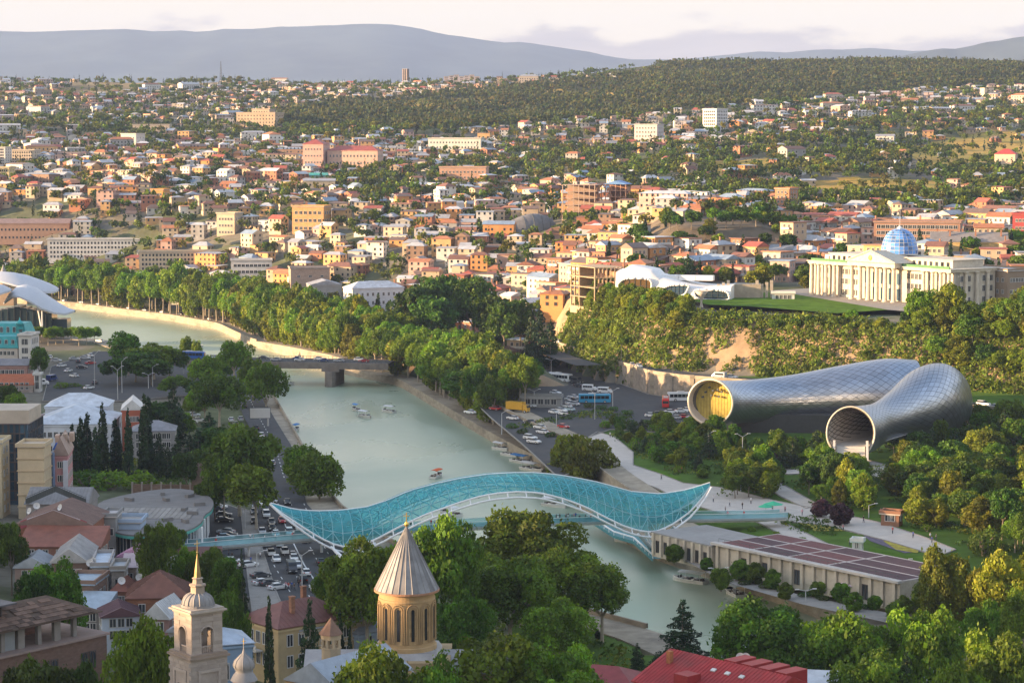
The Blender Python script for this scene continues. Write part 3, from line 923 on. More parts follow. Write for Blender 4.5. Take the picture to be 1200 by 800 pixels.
def tube_hall(o, base, rings, NU, NV, budget, name='panel', arc=(0, 2 * math.pi)):
    """rings: (centre, ry across, rz up, yaw of the ring normal); panels are diamonds on the loft"""
    K = len(rings)
    cs = np.array([[*r[0], r[1], r[2], r[3]] for r in rings], float)
    ts = np.linspace(0, 1, K)
    def cub(t):
        out = []
        for k in range(6):
            # Catmull-Rom through the rings
            x = t * (K - 1); i = min(int(x), K - 2); f = x - i
            p0, p1, p2, p3 = cs[max(i - 1, 0), k], cs[i, k], cs[i + 1, k], cs[min(i + 2, K - 1), k]
            out.append(0.5 * ((2 * p1) + (-p0 + p2) * f + (2 * p0 - 5 * p1 + 4 * p2 - p3) * f * f + (-p0 + 3 * p1 - 3 * p2 + p3) * f ** 3))
        return out
    def S(t, a, q=1.0):
        x, y, z, ry, rz, yaw = cub(min(max(t, 0), 1))
        ax, ay = -math.sin(yaw), math.cos(yaw)          # across direction in plan
        return (x + ax * ry * q * math.cos(a) - base[0], y + ay * ry * q * math.cos(a) - base[1], z + rz * q * math.sin(a) - base[2])
    MB().grid([[S(i / (NU * 2), 2 * math.pi * j / (NV * 2), 0.985) for j in range(NV * 2)] for i in range(NU * 2 + 1)], closed=True).build('shell', m_shell, o, smooth=True)
    da = 2 * math.pi / NV; dt = 1.0 / NU
    cells = []
    for i in range(-1, NU * 2 + 1):
        for j in range(NV):
            tcn = (i + 0.0) * dt / 2; ac = (j + (0.5 if i % 2 else 0.0)) * da
            q = [(tcn - dt / 2, ac), (tcn, ac - da / 2), (tcn + dt / 2, ac), (tcn, ac + da / 2)]
            if tcn < 0 or tcn > 1: continue
            g = 0.945
            q = [(tcn + (a - tcn) * g, ac + (b - ac) * g) for a, b in q]
            q = [(min(max(a, 0), 1), b) for a, b in q]
            pts = [S(a, b) for a, b in q]
            pc = Vector(S(tcn, ac)); pc_w = pc + Vector(base)
            nv = pc_w - Vector(cub(tcn)[:3])
            face = -(nv.normalized().dot((pc_w - Vector((0, 0, HC))).normalized()))
            cells.append((face, pts, [S(a, b, 0.99) for a, b in q], pc))
    cells.sort(key=lambda c: -c[0])
    vis = [c for c in cells if c[0] > 0.02]
    rest = MB()
    step = max(1.0, len(vis) / budget)
    chosen = set(id(c) for c in sorted(vis, key=lambda c: -c[0])[:budget])
    for c in cells:
        k = rest if id(c) not in chosen else MB()
        k.face(c[1])
        for a in range(4):
            b = (a + 1) % 4
            k.face([c[2][a], c[2][b], c[1][b], c[1][a]])
        if id(c) in chosen: k.build('panel', m_panel, o)
    rest.build('panel', m_panel, o, kind='stuff')
    return S, cub
def concert_hall():
    # long western tube
    B1 = P(930, 505, 9)
    o = thing('concert_hall_tube', 'long flared steel clad tube with round yellow glazed mouth', 'building', (B1[0], B1[1], 8.4))
    base = tuple(o.location)
    def C(u, v, D): return PD(u, v, D)
    px = lambda D: D / F
    rings = [(C(833, 471, 716), 25.5 * px(716) / 0.93, 27.0 * px(716), R(66)),
             (C(852, 471, 722), 24 * px(722), 25.5 * px(722), R(42)),
             (C(885, 470, 730), 25 * px(730), 26.0 * px(730), R(20)),
             (C(930, 468, 736), 28 * px(736), 29.5 * px(736), R(10)),
             (C(985, 465, 741), 36 * px(741), 37.0 * px(741), R(7)),
             (C(1035, 464, 746), 42 * px(746), 44 * px(746), R(6)),
             (C(1072, 466, 750), 42 * px(750), 45 * px(750), R(6))]
    S, cub = tube_hall(o, base, rings, 26, 32, 300)
    rim = MB(); inn = MB(); gl = MB()
    N = 40
    th = [2 * math.pi * j / N for j in range(N)]
    ax = Vector((math.cos(rings[0][3]), math.sin(rings[0][3]), 0))
    def ringp(q, dep): return [tuple(Vector(S(0.0, a, q)) + ax * (-dep)) for a in th]
    rim.grid([ringp(1.0, 0.0), ringp(1.035, -0.2), ringp(1.045, 0.5), ringp(0.98, 0.75), ringp(0.95, 0.2)], closed=True).build('rim', m_rim, o, smooth=True)
    sgn = -1 if ax.y > 0 else 1
    inn.grid([ringp(0.955, 0.3), ringp(0.86, -3.6)], closed=True).build('lining', m_inner, o, smooth=True)
    # glazing inside the mouth: vertical strips
    X0 = Vector(S(0.0, 0, 0)) + ax * 3.5
    ac = Vector((-math.sin(rings[0][3]), math.cos(rings[0][3]), 0))
    ry, rz = rings[0][1] * 0.87, rings[0][2] * 0.87
    NSL = 13
    for k in range(NSL):
        a0, a1 = -1 + 2 * k / NSL + 0.008, -1 + 2 * (k + 1) / NSL - 0.008
        mb = MB()
        P4 = []
        for a, sg in ((a0, -1), (a1, -1), (a1, 1), (a0, 1)):
            P4.append(tuple(X0 + ac * ry * a + Vector((0, 0, sg * rz * math.sqrt(max(0, 1 - a * a)) ))))
        mb.face(P4); P5 = [tuple(Vector(p) - ax * 0.25) for p in P4]; mb.face(P5[::-1])
        for i in range(4): mb.face([P4[i], P4[(i + 1) % 4], P5[(i + 1) % 4], P5[i]])
        mb.build('glazing_strip', m_gold, o)
    for (a, h) in ((-0.45, 0.5), (-0.25, 0.62), (0.0, 0.55), (0.2, 0.7), (0.4, 0.45), (0.55, 0.2), (0.1, 0.3), (-0.3, 0.25)):
        p = X0 - ax * 0.7 + ac * ry * a + Vector((0, 0, rz * h))
        MB().tube(tuple(p), tuple(p - ax * 0.9), 0.32, n=8).build('spotlight', m_rail, o)
    m_leg = mat('pale_concrete', (0.42, 0.39, 0.34), rough=0.85, var=0.15, scale=0.4)
    for (u, D, hw) in ((850, 722, 4.0), (915, 735, 5), (985, 741, 8)):
        p = PD(u, 470, D)
        MB().box((p[0] - base[0], p[1] - base[1], -0.3), (hw, 5, 5.0), R(-10), 1.25).build('pedestal', m_leg, o)
    MB().box((4.0, 3.5, -0.4), (46, 7, 6.2), R(-4), 0.9).build('base_wall', mat('dark_base', (0.06, 0.058, 0.055), rough=0.8), o)
    # short eastern tube
    B2 = P(1050, 530, 9)
    o2 = thing('concert_hall_tube', 'shorter waisted steel clad tube with open mouth and entrance stairs', 'building', (B2[0], B2[1], 8.4))
    base2 = tuple(o2.location)
    rings2 = [(C(997, 507, 655), 28.0 * px(655), 31.0 * px(655), R(82)),
              (C(1012, 503, 663), 26 * px(663), 28.5 * px(663), R(70)),
              (C(1032, 495, 673), 21.5 * px(673), 25 * px(673), R(60)),
              (C(1056, 484, 686), 27 * px(686), 31.0 * px(686), R(50)),
              (C(1082, 473, 700), 38 * px(700), 42.5 * px(700), R(40)),
              (C(1104, 469, 711), 39.5 * px(711), 44 * px(711), R(30)),
              (C(1122, 471, 719), 31 * px(719), 35 * px(719), R(22)),
              (C(1130, 474, 722), 16 * px(722), 20 * px(722), R(22))]
    rings2 = [(c, a, b, y) for c, a, b, y in rings2]
    S2, cub2 = tube_hall(o2, base2, rings2, 26, 34, 300)
    yw0 = rings2[0][3]; ax = Vector((math.cos(yw0), math.sin(yw0), 0))
    if ax.y > 0: ax = -ax                     # out of the mouth, to the camera
    def rp(q, dep): return [tuple(Vector(S2(0.0, a, q)) + ax * dep) for a in th]
    MB().grid([rp(1.0, -0.4), rp(1.03, -0.2), rp(1.04, 0.4), rp(0.985, 0.45), rp(0.955, -0.3)], closed=True).build('rim', m_rim, o2, smooth=True)
    # deep lining with a diagrid of pale ribs
    lin = MB(); rib = MB()
    dep = lambda t, a, q: S2(t, a, q)
    lin.grid([[dep(t, a, 0.93) for a in th] for t in np.linspace(0.0, 0.52, 9)], closed=True).build('lining', m_inner, o2, smooth=True)
    m_rib = mat('dark_rib', (0.10, 0.09, 0.08), rough=0.7)
    NR = 18
    for j in range(NR):
        a = math.pi * (-0.1 + 1.2 * j / NR)
        for k in range(6):
            t0, t1 = 0.36 * k / 6, 0.36 * (k + 1) / 6
            for sg in (-1, 1):
                rib.tube(S2(t0, a, 0.915), S2(t1, a + sg * 0.18, 0.915), 0.11, n=4, cap=False)
    rib.build('ceiling_rib', m_rib, o2, kind='stuff')
    c0 = Vector(S2(0.38, 0, 0)); r0 = cub2(0.38)
    disc = [tuple(Vector(S2(0.38, a, 0.915))) for a in th]
    MB().face(disc).build('back_wall', mat('dim_interior', (0.16, 0.15, 0.14), rough=0.8), o2)
    for k in range(6):
        p = Vector(S2(0.34, 0.0, -0.75 + 0.3 * k)); z0 = -r0[4] * 0.5 + (r0[2] - base2[2])
        MB().box((p.x, p.y, z0), (0.5, 0.5, 6.0)).build('column', m_white, o2)
    # floor and stairs
    m_stair = mat('pale_stair', (0.55, 0.52, 0.48), rough=0.8, var=0.08)
    acr = Vector((-math.sin(yw0), math.cos(yw0), 0))
    mouth = Vector(S2(0.0, 0, 0)); rz0 = rings2[0][2]; ry0 = rings2[0][1]
    zf = mouth.z - rz0 * 0.50; wf = ry0 * 0.80
    inn_c = Vector(S2(0.36, 0, 0))
    fl = MB(); fl.face([(*(mouth + acr * wf)[:2], zf), (*(mouth - acr * wf)[:2], zf), (*(inn_c - acr * wf)[:2], zf + 0.4), (*(inn_c + acr * wf)[:2], zf + 0.4)]); fl.build('floor', m_stair, o2)
    for k in range(9):
        z = zf - 0.05 - k * (zf + 0.2) / 9
        c = mouth + ax * (0.4 + 0.95 * k)
        h = max(0.15, z - (-0.2))
        MB().box((c.x, c.y, -0.2), (wf * 1.5, 1.0, h), yw0 + math.pi / 2).build('stair_step', m_stair, o2)
    for sg in (1, -1):
        c0_ = mouth + acr * wf * 0.86 * sg
        c1_ = c0_ + ax * 9
        mb = MB(); t_ = acr * 0.35
        mb.face([(*(c0_ - t_)[:2], zf + 1.6), (*(c0_ + t_)[:2], zf + 1.6), (*(c1_ + t_)[:2], 0.4), (*(c1_ - t_)[:2], 0.4)])
        mb.face([(*(c0_ + t_)[:2], zf + 1.6), (*(c0_ + t_)[:2], -.2), (*(c1_ + t_)[:2], -.2), (*(c1_ + t_)[:2], 0.4)])
        mb.face([(*(c0_ - t_)[:2], zf + 1.6), (*(c0_ - t_)[:2], -.2), (*(c1_ - t_)[:2], -.2), (*(c1_ - t_)[:2], 0.4)])
        mb.face([(*(c1_ + t_)[:2], .4), (*(c1_ + t_)[:2], -.2), (*(c1_ - t_)[:2], -.2), (*(c1_ - t_)[:2], 0.4)])
        mb.build('stair_wall', m_stair, o2)
concert_hall()
LANDMARKS.append(('the steel concert hall tubes', 960, 470))
# ------------------------------------------------------------------ building kit
m_wall = mat('plaster', objcolor=True, rough=0.9, var=0.13, scale=0.35, dirt=0.28)
m_brick = mat('old_brick', objcolor=True, rough=0.95, var=0.3, scale=1.1, dirt=0.35, stretch=(1, 1, 2.5))
m_stone = mat('pale_stone', objcolor=True, rough=0.9, var=0.16, scale=0.7, dirt=0.22)
m_tin = mat('tin_roof', objcolor=True, rough=0.55, var=0.25, scale=0.5, dirt=0.35, metal=0.15)
m_tile = mat('tiled_roof', objcolor=True, rough=0.9, var=0.28, scale=0.9, dirt=0.35)
m_frame = mat('window_frame', (0.55, 0.53, 0.50), rough=0.6, var=0.05)
m_framed = mat('dark_frame', (0.10, 0.08, 0.07), rough=0.6, var=0.05)
def shade(c, a, b):
    g = rng.uniform(a, b)
    return [x * g for x in c]
def pane_mat(name, col, rough=0.12):
    m = bpy.data.materials.new(name); m.use_nodes = True
    t = m.node_tree; t.nodes.clear(); n = NT(t)
    oi = n('ShaderNodeObjectInfo')
    k = n('ShaderNodeMapRange', {'Value': oi.outputs['Random'], 'To Min': 0.5, 'To Max': 1.7})
    c = n('ShaderNodeVectorMath', {0: tuple(col), 1: k.outputs[0]}, operation='MULTIPLY')
    p = n('ShaderNodeBsdfPrincipled', {'Base Color': c.outputs[0], 'Roughness': rough, 'Specular IOR Level': 0.55})
    n('ShaderNodeOutputMaterial', {0: p.outputs[0]})
    return m
m_pane = pane_mat('window_glass', (0.035, 0.04, 0.045))
m_paneb = pane_mat('blue_glass', (0.05, 0.09, 0.13), 0.08)

def frame_mesh(w, h, t=0.12, dep=0.14, arch=False, mullion=True, m=None):
    """a window surround standing dep proud of the wall in -Y"""
    mb = MB()
    H = h
    for (x0, x1, z0, z1) in ((-w / 2 - t, -w / 2, -t, H + t), (w / 2, w / 2 + t, -t, H + t), (-w / 2, w / 2, -t, 0), (-w / 2, w / 2, H, H + t)) + (((-0.05, 0.05, 0, H),) if mullion else ()):
        mb.box(((x0 + x1) / 2, -dep / 2, z0), (x1 - x0, dep, z1 - z0))
    return mb.mesh('window', m or m_frame)
def pane_mesh(w, h, dep=0.04, arch=False, m=None):
    mb = MB()
    if arch:
        pts = [(-w / 2, 0), (w / 2, 0)] + [(w / 2 * math.cos(a), h - w / 2 + w / 2 * math.sin(a)) for a in np.linspace(0, math.pi, 9)]
        mb.face([(x, -dep, z) for x, z in pts])
    else:
        mb.box((0, -dep / 2, 0), (w, dep, h))
    return mb.mesh('pane', m or m_pane)
_wm = {}
def win_meshes(w, h, arch=False, dark=False, blue=False, mull=True):
    k = (round(w, 2), round(h, 2), arch, dark, blue, mull)
    if k not in _wm:
        _wm[k] = (frame_mesh(w, h, m=m_framed if dark else m_frame, mullion=mull), pane_mesh(w, h, arch=arch, m=m_paneb if blue else m_pane))
    return _wm[k]
def put_window(parent, loc, rz, w, h, name='window', simple=False, **kw):
    f, p = win_meshes(w, h, **kw)
    if simple:
        o = link(name, p, parent); o.location = loc; o.rotation_euler = (0, 0, rz)
        return o
    o = link(name, f, parent); o.location = loc; o.rotation_euler = (0, 0, rz)
    link('pane', p, o)
    return o
def face_windows(parent, x0, y0, x1, y1, cols, zs, w, h, margin=1.2, simple=False, name='window', skip=None, **kw):
    """rows of windows on the wall running from (x0,y0) to (x1,y1), outside on its right hand"""
    dx, dy = x1 - x0, y1 - y0; L = math.hypot(dx, dy); rz = math.atan2(dy, dx)
    for r, z in enumerate(zs):
        for c in range(cols):
            if skip and skip(r, c): continue
            s = margin + (L - 2 * margin) * (c + 0.5) / cols
            put_window(parent, (x0 + dx / L * s, y0 + dy / L * s, z), rz, w, h, simple=simple, name=name, **kw)
def roof_mesh(mb, w, d, h, kind, rh, ov=0.4, c=(0, 0)):
    x0, x1, y0, y1 = c[0] - w / 2 - ov, c[0] + w / 2 + ov, c[1] - d / 2 - ov, c[1] + d / 2 + ov
    if kind == 'flat':
        mb.box((c[0], c[1], h - 0.02), (w + 2 * ov, d + 2 * ov, 0.3))
    elif kind == 'shed':
        mb.face([(x0, y0, h), (x1, y0, h), (x1, y1, h + rh), (x0, y1, h + rh)])
        mb.face([(x0, y1, h + rh), (x1, y1, h + rh), (x1, y1, h - .1), (x0, y1, h - .1)])
        mb.face([(x0, y0, h), (x0, y1, h + rh), (x0, y1, h - .1), (x0, y0, h - .1)]); mb.face([(x1, y0, h), (x1, y0, h - .1), (x1, y1, h - .1), (x1, y1, h + rh)])
        mb.face([(x0, y0, h - .1), (x1, y0, h - .1), (x1, y0, h), (x0, y0, h)])
    else:
        ins = 0.0 if kind == 'gable' else min(w, d) / 2 * 0.9
        if w >= d:
            a, b = (x0 + ins, c[1], h + rh), (x1 - ins, c[1], h + rh)
            mb.face([(x0, y0, h), (x1, y0, h), b, a]); mb.face([(x1, y1, h), (x0, y1, h), a, b])
            mb.face([(x0, y1, h), (x0, y0, h), a]); mb.face([(x1, y0, h), (x1, y1, h), b])
        else:
            a, b = (c[0], y0 + ins, h + rh), (c[0], y1 - ins, h + rh)
            mb.face([(x0, y0, h), (x1, y0, h), a]); mb.face([(x1, y0, h), (x1, y1, h), b, a])
            mb.face([(x1, y1, h), (x0, y1, h), b]); mb.face([(x0, y1, h), (x0, y0, h), a, b])
        mb.box((c[0], c[1], h - 0.16), (w + 2 * ov, d + 2 * ov, 0.15))
def block(name, label, loc, rz, w, d, h, wall=(0.5, 0.45, 0.38), roof='flat', rcol=(0.35, 0.33, 0.31), rh=2.0, floors=3, nx=6, ny=4, ww=1.1, wh=1.5, cat='building', group=None, wmat=None, rmat=None, z0=1.0, simple=False, parapet=True, lm=None, sides=(1, 1, 1, 0), cornice=True, chim=0, **kw):
    o = thing(name, label, cat, loc, rz, group)
    MB().box((0, 0, -3), (w, d, h + 3)).build('wall', wmat or m_wall, o).color = (*wall, 1)
    mb = MB(); roof_mesh(mb, w, d, h, roof, rh)
    r = mb.build('roof', rmat or m_tin, o); r.color = (*rcol, 1)
    if roof == 'flat' and parapet:
        p = MB()
        for (cx, cy, sx, sy) in ((0, -d / 2 - 0.2, w + 1.0, 0.3), (0, d / 2 + 0.2, w + 1.0, 0.3), (-w / 2 - 0.2, 0, 0.3, d + 0.1), (w / 2 + 0.2, 0, 0.3, d + 0.1)):
            p.box((cx, cy, h + 0.1), (sx, sy, 0.9))
        p.build('parapet', m_wall, o).color = (*wall, 1)
    if cornice and roof != 'flat':
        MB().box((0, 0, h - 0.75), (w + 0.5, d + 0.5, 0.4)).build('cornice', m_wall, o).color = (*[min(1, c * 1.15) for c in wall], 1)
    zs = [z0 + (h - z0) * f / floors + 0.25 for f in range(floors)]
    x, y = w / 2, d / 2
    if sides[0]: face_windows(o, -x, -y, x, -y, nx, zs, ww, wh, simple=simple, **kw)
    if sides[1]: face_windows(o, -x, y, -x, -y, ny, zs, ww, wh, simple=simple, **kw)
    if sides[2]: face_windows(o, x, -y, x, y, ny, zs, ww, wh, simple=simple, **kw)
    for k in range(chim):
        cx = (k + 0.5) / chim * w - w / 2; cy = d * 0.2 * (-1) ** k
        c = MB().box((cx, cy, h), (0.8, 0.8, rh + 1.2)); c.box((cx, cy, h + rh + 1.2), (1.0, 1.0, 0.2)); c.build('chimney', m_brick, o).color = (0.32, 0.16, 0.1, 1)
    if lm:
        u, v = UV(loc[0], loc[1], loc[2] + h / 2); LANDMARKS.append((lm, u, v))
    return o
def seams(o, w, d, h, rh, kind, color, every=0.9, ov=0.4, r=0.05):
    """standing seams on a hip or gable roof, real ribs"""
    mb = MB(); x0, x1, y0, y1 = -w / 2 - ov, w / 2 + ov, -d / 2 - ov, d / 2 + ov
    ins = 0.0 if kind == 'gable' else min(w, d) / 2 * 0.9
    if w >= d:
        k = x0 + every
        while k < x1 - 0.1:
            q = 1.0
            if ins > 0: q = min(1.0, (k - x0) / ins, (x1 - k) / ins)
            for s, y in ((1, y0), (-1, y1)):
                mb.tube((k, y, h + 0.04), (k, y + (0 - y) * q, h + rh * q + 0.04), r, n=4, cap=False)
            k += every
    else:
        k = y0 + every
        while k < y1 - 0.1:
            q = 1.0
            if ins > 0: q = min(1.0, (k - y0) / ins, (y1 - k) / ins)
            for x in (x0, x1):
                mb.tube((x, k, h + 0.04), (x + (0 - x) * q, k, h + rh * q + 0.04), r, n=4, cap=False)
            k += every
    ob = mb.build('roof_seam', m_tin, o, kind='stuff'); ob.color = (*color, 1)

# ------------------------------------------------------------------ presidential palace
def palace():
    zb = 37.4
    A = P(952, 345, zb); B = P(1116, 359, zb)
    rz = math.atan2(B[1] - A[1], B[0] - A[0]); W = math.hypot(B[0] - A[0], B[1] - A[1])
    o = thing('palace', 'grand cream colonnaded palace with pediment and blue glass dome', 'building', A, rz)
    cream = (0.56, 0.50, 0.41)
    def part(mb, nm, m=m_stone, c=cream):
        b = mb.build(nm, m, o); b.color = (*c, 1); return b
    H = 13.2; D = 22
    part(MB().box((W / 2, D / 2 + 1.5, -5), (W, D, H + 5)), 'wall')
    part(MB().box((8, 0.8 + 1.5, -5), (16, 3, H + 5)), 'wall'); part(MB().box((W - 8, 0.8 + 1.5, -5), (16, 3, H + 5)), 'wall')
    part(MB().box((W / 2, D / 2 + 0.3, H), (W + 1.6, D + 4.6, 0.9)).box((W / 2, D / 2 + 0.3, H + 0.9), (W + 2.4, D + 5.4, 0.35)), 'cornice')
    part(MB().box((W / 2, D / 2 + 2.5, H + 1.25), (W - 10, D - 5, 2.9)).box((W / 2, D / 2 + 2.5, H + 4.15), (W - 9, D - 4, 0.3)), 'attic')
    m_greenrail = mat('green_planting', (0.10, 0.22, 0.10), rough=0.9)
    for x0, x1 in ((0.5, 22), (W - 32, W - 0.5)):
        part(MB().box(((x0 + x1) / 2, -1.2, H + 1.25), (x1 - x0, 0.5, 1.0)), 'roof_planter', m_greenrail)
    part(MB().box((W / 2, -1.5, -3), (W + 8, 9, 3.0)), 'podium', m_stone, (0.5, 0.42, 0.32))
    cx = W / 2
    px0, px1 = cx - 13, cx + 13
    # columns of the wings, the middle and the portico
    def column(x, y, h, r):
        mb = MB().lathe([(r * 1.35, 0), (r * 1.35, 0.35), (r * 1.05, 0.5), (r, h * 0.35), (r * 0.86, h - 0.7), (r * 1.2, h - 0.35), (r * 1.3, h)], 12, (x, y, 0), cap=True)
        b = mb.build('column', m_stone, o, smooth=False); b.color = (*[c * 1.05 for c in cream], 1)
    for x in (0.8, 5.2, 9.6, 14.6): column(x, -1.3, H, 0.85)
    for x in (W - 0.8, W - 5.2, W - 9.6, W - 14.6): column(x, -1.3, H, 0.85)
    for k in range(6): column(px0 + 0.9 + k * (26 - 1.8) / 5, -4.2, H + 0.6, 0.95)
    for y in (6.5, 12.5, 18.5): column(W + 0.9, y, H, 0.8)
    part(MB().box((cx, -2.3, H + 0.6), (27.4, 6.2, 1.8)), 'entablature')
    pm = MB(); pz = H + 2.4
    pm.prism([(0, 0), (1, 0), (1, 1), (0, 1)], 0, 0, cap=False)
    pm = MB()
    a, b, c = (px0 - 1.2, -5.6, pz), (px1 + 1.2, -5.6, pz), (cx, -5.6, pz + 4.6)
    a2, b2, c2 = (a[0], 8, pz), (b[0], 8, pz), (cx, 8, pz + 4.6)
    pm.face([a, b, c]); pm.face([a2, a, c, c2]); pm.face([b, b2, c2, c]); pm.face([b2, a2, c2])
    part(pm, 'pediment')
    tr = MB()
    for p, q in ((a, b), (b, c), (c, a)): tr.tube((p[0], p[1] - 0.15, p[2] + .1), (q[0], q[1] - 0.15, q[2] + .1), 0.35, n=4)
    part(tr, 'pediment_trim')
    em = MB().lathe([(0.0, 0.35), (0.9, 0.25), (1.1, 0.0)], 12)
    e = em.build('emblem', m_gold, o); e.location = (cx, -5.65, pz + 1.7); e.rotation_euler = (math.pi / 2, 0, 0)
    # windows: three storeys
    for x0, x1, n_, y in ((15.5, px0 - 0.3, 5, 1.5), (px1 + 0.3, W - 15.5, 5, 1.5)):
        face_windows(o, x0, y, x1, y, n_, (1.0, 5.4, 9.4), 1.5, 2.2, margin=0.3, mull=True)
    face_windows(o, 0.6, 0.8, 15.6, 0.8, 3, (1.0, 5.4, 9.4), 1.5, 2.2, margin=0.6)
    face_windows(o, W - 15.6, 0.8, W - 0.6, 0.8, 3, (1.0, 5.4, 9.4), 1.5, 2.2, margin=0.6)
    face_windows(o, px0 + 1, 1.5, px1 - 1, 1.5, 5, (0.4, 6.6), 2.2, 4.6, margin=0.6, blue=True)
    face_windows(o, W, 2, W, D + 2, 5, (1.0, 5.4, 9.4), 1.5, 2.2, margin=0.8)
    face_windows(o, 5, 5, W - 5, 5, 22, (H + 1.8,), 1.6, 1.6, margin=1, simple=True)
    # glass dome: separate blue panes between white ribs
    r = 7.5; dz = H + 4.4; ecy = 10.5
    prof = [(7.9, 0), (7.9, 1.2)]
    part(MB().lathe([(8.3, -3), (8.3, 0.9), (7.4, 1.0)], 28, (cx, ecy, dz - 1), cap=True), 'dome_drum', m_stone, (0.6, 0.62, 0.66))
    m_dome = pane_mat('dome_glass', (0.07, 0.20, 0.50), 0.22)
    NL, NM = 10, 24
    def dp(i, j, q=1.0):
        t = i / NL * math.pi / 2
        rr = r * math.cos(t) ** 0.82 * q; zz = 1.0 + 10.2 * math.sin(t) * (q if q < 1 else 1)
        aa = 2 * math.pi * j / NM
        return (cx + rr * math.cos(aa), ecy + rr * math.sin(aa), dz + zz)
    for i in range(NL - 1):
        for j in range(NM):
            g = 0.06
            mb = MB(); q = [dp(i + g, j + g), dp(i + g, j + 1 - g), dp(i + 1 - g, j + 1 - g), dp(i + 1 - g, j + g)]
            mb.face(q); mb.build('dome_pane', m_dome, o)
    rb = MB()
    for j in range(NM):
        rb.poly([dp(i, j, 0.99) for i in range(NL)], 0.09, 4)
    for i in range(NL): rb.poly([dp(i, j, 0.99) for j in range(NM + 1)], 0.09, 4)
    rb.build('dome_rib', m_white, o, kind='stuff')
    MB().lathe([(1.2, 0), (0.9, 0.6), (0.25, 0.9), (0.06, 1.2), (0.05, 9.5), (0, 9.6)], 8, (cx, ecy, dz + 11.1)).build('flagpole', m_white, o)
    m_in = mat('dome_core', (0.10, 0.14, 0.2), rough=0.7)
    MB().grid([[dp(i, j, 0.95) for j in range(NM + 1)] for i in range(NL + 1)]).build('dome_shell', m_in, o, smooth=True)
    LANDMARKS.append(('the domed palace', 1045, 320))
palace()

# ------------------------------------------------------------------ riverside exhibition hall with terrace roof
def exhibition_hall():
    zb = 7.7
    A = P(838, 663, zb); B = P(1054, 711, zb)
    rz = math.atan2(B[1] - A[1], B[0] - A[0]); W = math.hypot(B[0] - A[0], B[1] - A[1])
    o = thing('exhibition_hall', 'long low beige hall with pilasters and wine red paved roof terrace', 'building', A, rz)
    beige = (0.47, 0.41, 0.33); H = 5.0; D = 19.5
    MB().box((W / 2, D / 2, -1), (W, D, H + 1)).build('wall', m_stone, o).color = (*beige, 1)
    NPL = 17
    for k in range(NPL):
        MB().box((1.2 + k * (W - 2.4) / (NPL - 1), -0.25, -0.5), (0.8, 0.7, H + 0.9)).build('pilaster', m_stone, o).color = (*[c * 1.08 for c in beige], 1)
    for k in range(NPL - 1):
        x = 1.2 + (k + 0.5) * (W - 2.4) / (NPL - 1)
        wv = (W - 2.4) / (NPL - 1) - 1.1
        if k in (2, 4, 7, 13):
            put_window(o, (x, 0, 0.1), 0, 1.7, 3.0, name='door', dark=True)
        else:
            MB().box((x, -0.06, 0.6), (wv, 0.12, H - 1.2)).build('wall_panel', m_stone, o).color = (*shade(beige, 0.88, 1.12), 1)
    MB().box((W / 2, -0.35, H), (W + 0.8, 1.5, 0.5)).build('eave', m_stone, o).color = (0.5, 0.46, 0.42, 1)
    m_red = mat('wine_paving', (0.155, 0.062, 0.062), rough=0.85, var=0.2, scale=0.8, dirt=0.2)
    m_redd = mat('dark_wine_paving', (0.085, 0.045, 0.052), rough=0.8, var=0.2, scale=0.8)
    MB().box((W / 2, D / 2 + 0.6, H), (W, D - 1.0, 0.3)).build('roof', m_stone, o).color = (0.46, 0.40, 0.37, 1)
    # paved fields set into the pale roof bands
    cols = [(0.6, 10.5), (11.3, 21.5), (22.3, 33.5), (34.3, W - 0.6)]
    rows = [(1.4, 6.6), (7.4, 12.4), (13.2, 18.8)]
    for ci, (x0, x1) in enumerate(cols):
        for ri, (y0, y1) in enumerate(rows):
            NXT, NYT = max(2, int((x1 - x0) / 3)), 2
            for a in range(NXT):
                for b in range(NYT):
                    sx, sy = (x1 - x0) / NXT, (y1 - y0) / NYT
                    MB().box((x0 + sx * (a + 0.5), y0 + sy * (b + 0.5), H + 0.29), (sx - 0.06, sy - 0.06, 0.05)).build('paving_slab', m_redd if ((ci + ri) % 3 == 1 or ci == 3) else m_red, o)
    rl = MB()
    for x in np.arange(0.5, W, 2.0): rl.tube((x, 0.6, H + .3), (x, 0.6, H + 1.3), 0.04, n=4)
    rl.tube((0.5, 0.6, H + 1.3), (W - .5, 0.6, H + 1.3), 0.05, n=4); rl.build('roof_railing', m_rail, o, kind='stuff')
    LANDMARKS.append(('the terrace roofed hall', 950, 660))
    # its older western wing
    A2 = P(764, 646, zb); B2 = P(836, 664, zb)
    rz2 = math.atan2(B2[1] - A2[1], B2[0] - A2[0]); W2_ = math.hypot(B2[0] - A2[0], B2[1] - A2[1]) - 0.6
    o = thing('gallery_wing', 'lower beige wing with grey gravel roof beside terrace roofed hall', 'building', A2, rz2)
    MB().box((W2_ / 2, 8, -1), (W2_, 16, 5.4)).build('wall', m_stone, o).color = (*beige, 1)
    MB().box((W2_ / 2, 8, 4.4), (W2_ + 0.4, 16.4, 0.35)).build('roof', m_wall, o).color = (0.30, 0.29, 0.28, 1)
    for k in range(8):
        MB().box((0.8 + k * (W2_ - 1.6) / 7, -0.2, -0.5), (0.7, 0.6, 5.0)).build('pilaster', m_stone, o).color = (*[c * 1.08 for c in beige], 1)
    for k in range(7):
        put_window(o, (0.8 + (k + 0.5) * (W2_ - 1.6) / 7, 0, 0.2), 0, 1.1, 2.6, name='door', dark=True)
exhibition_hall()

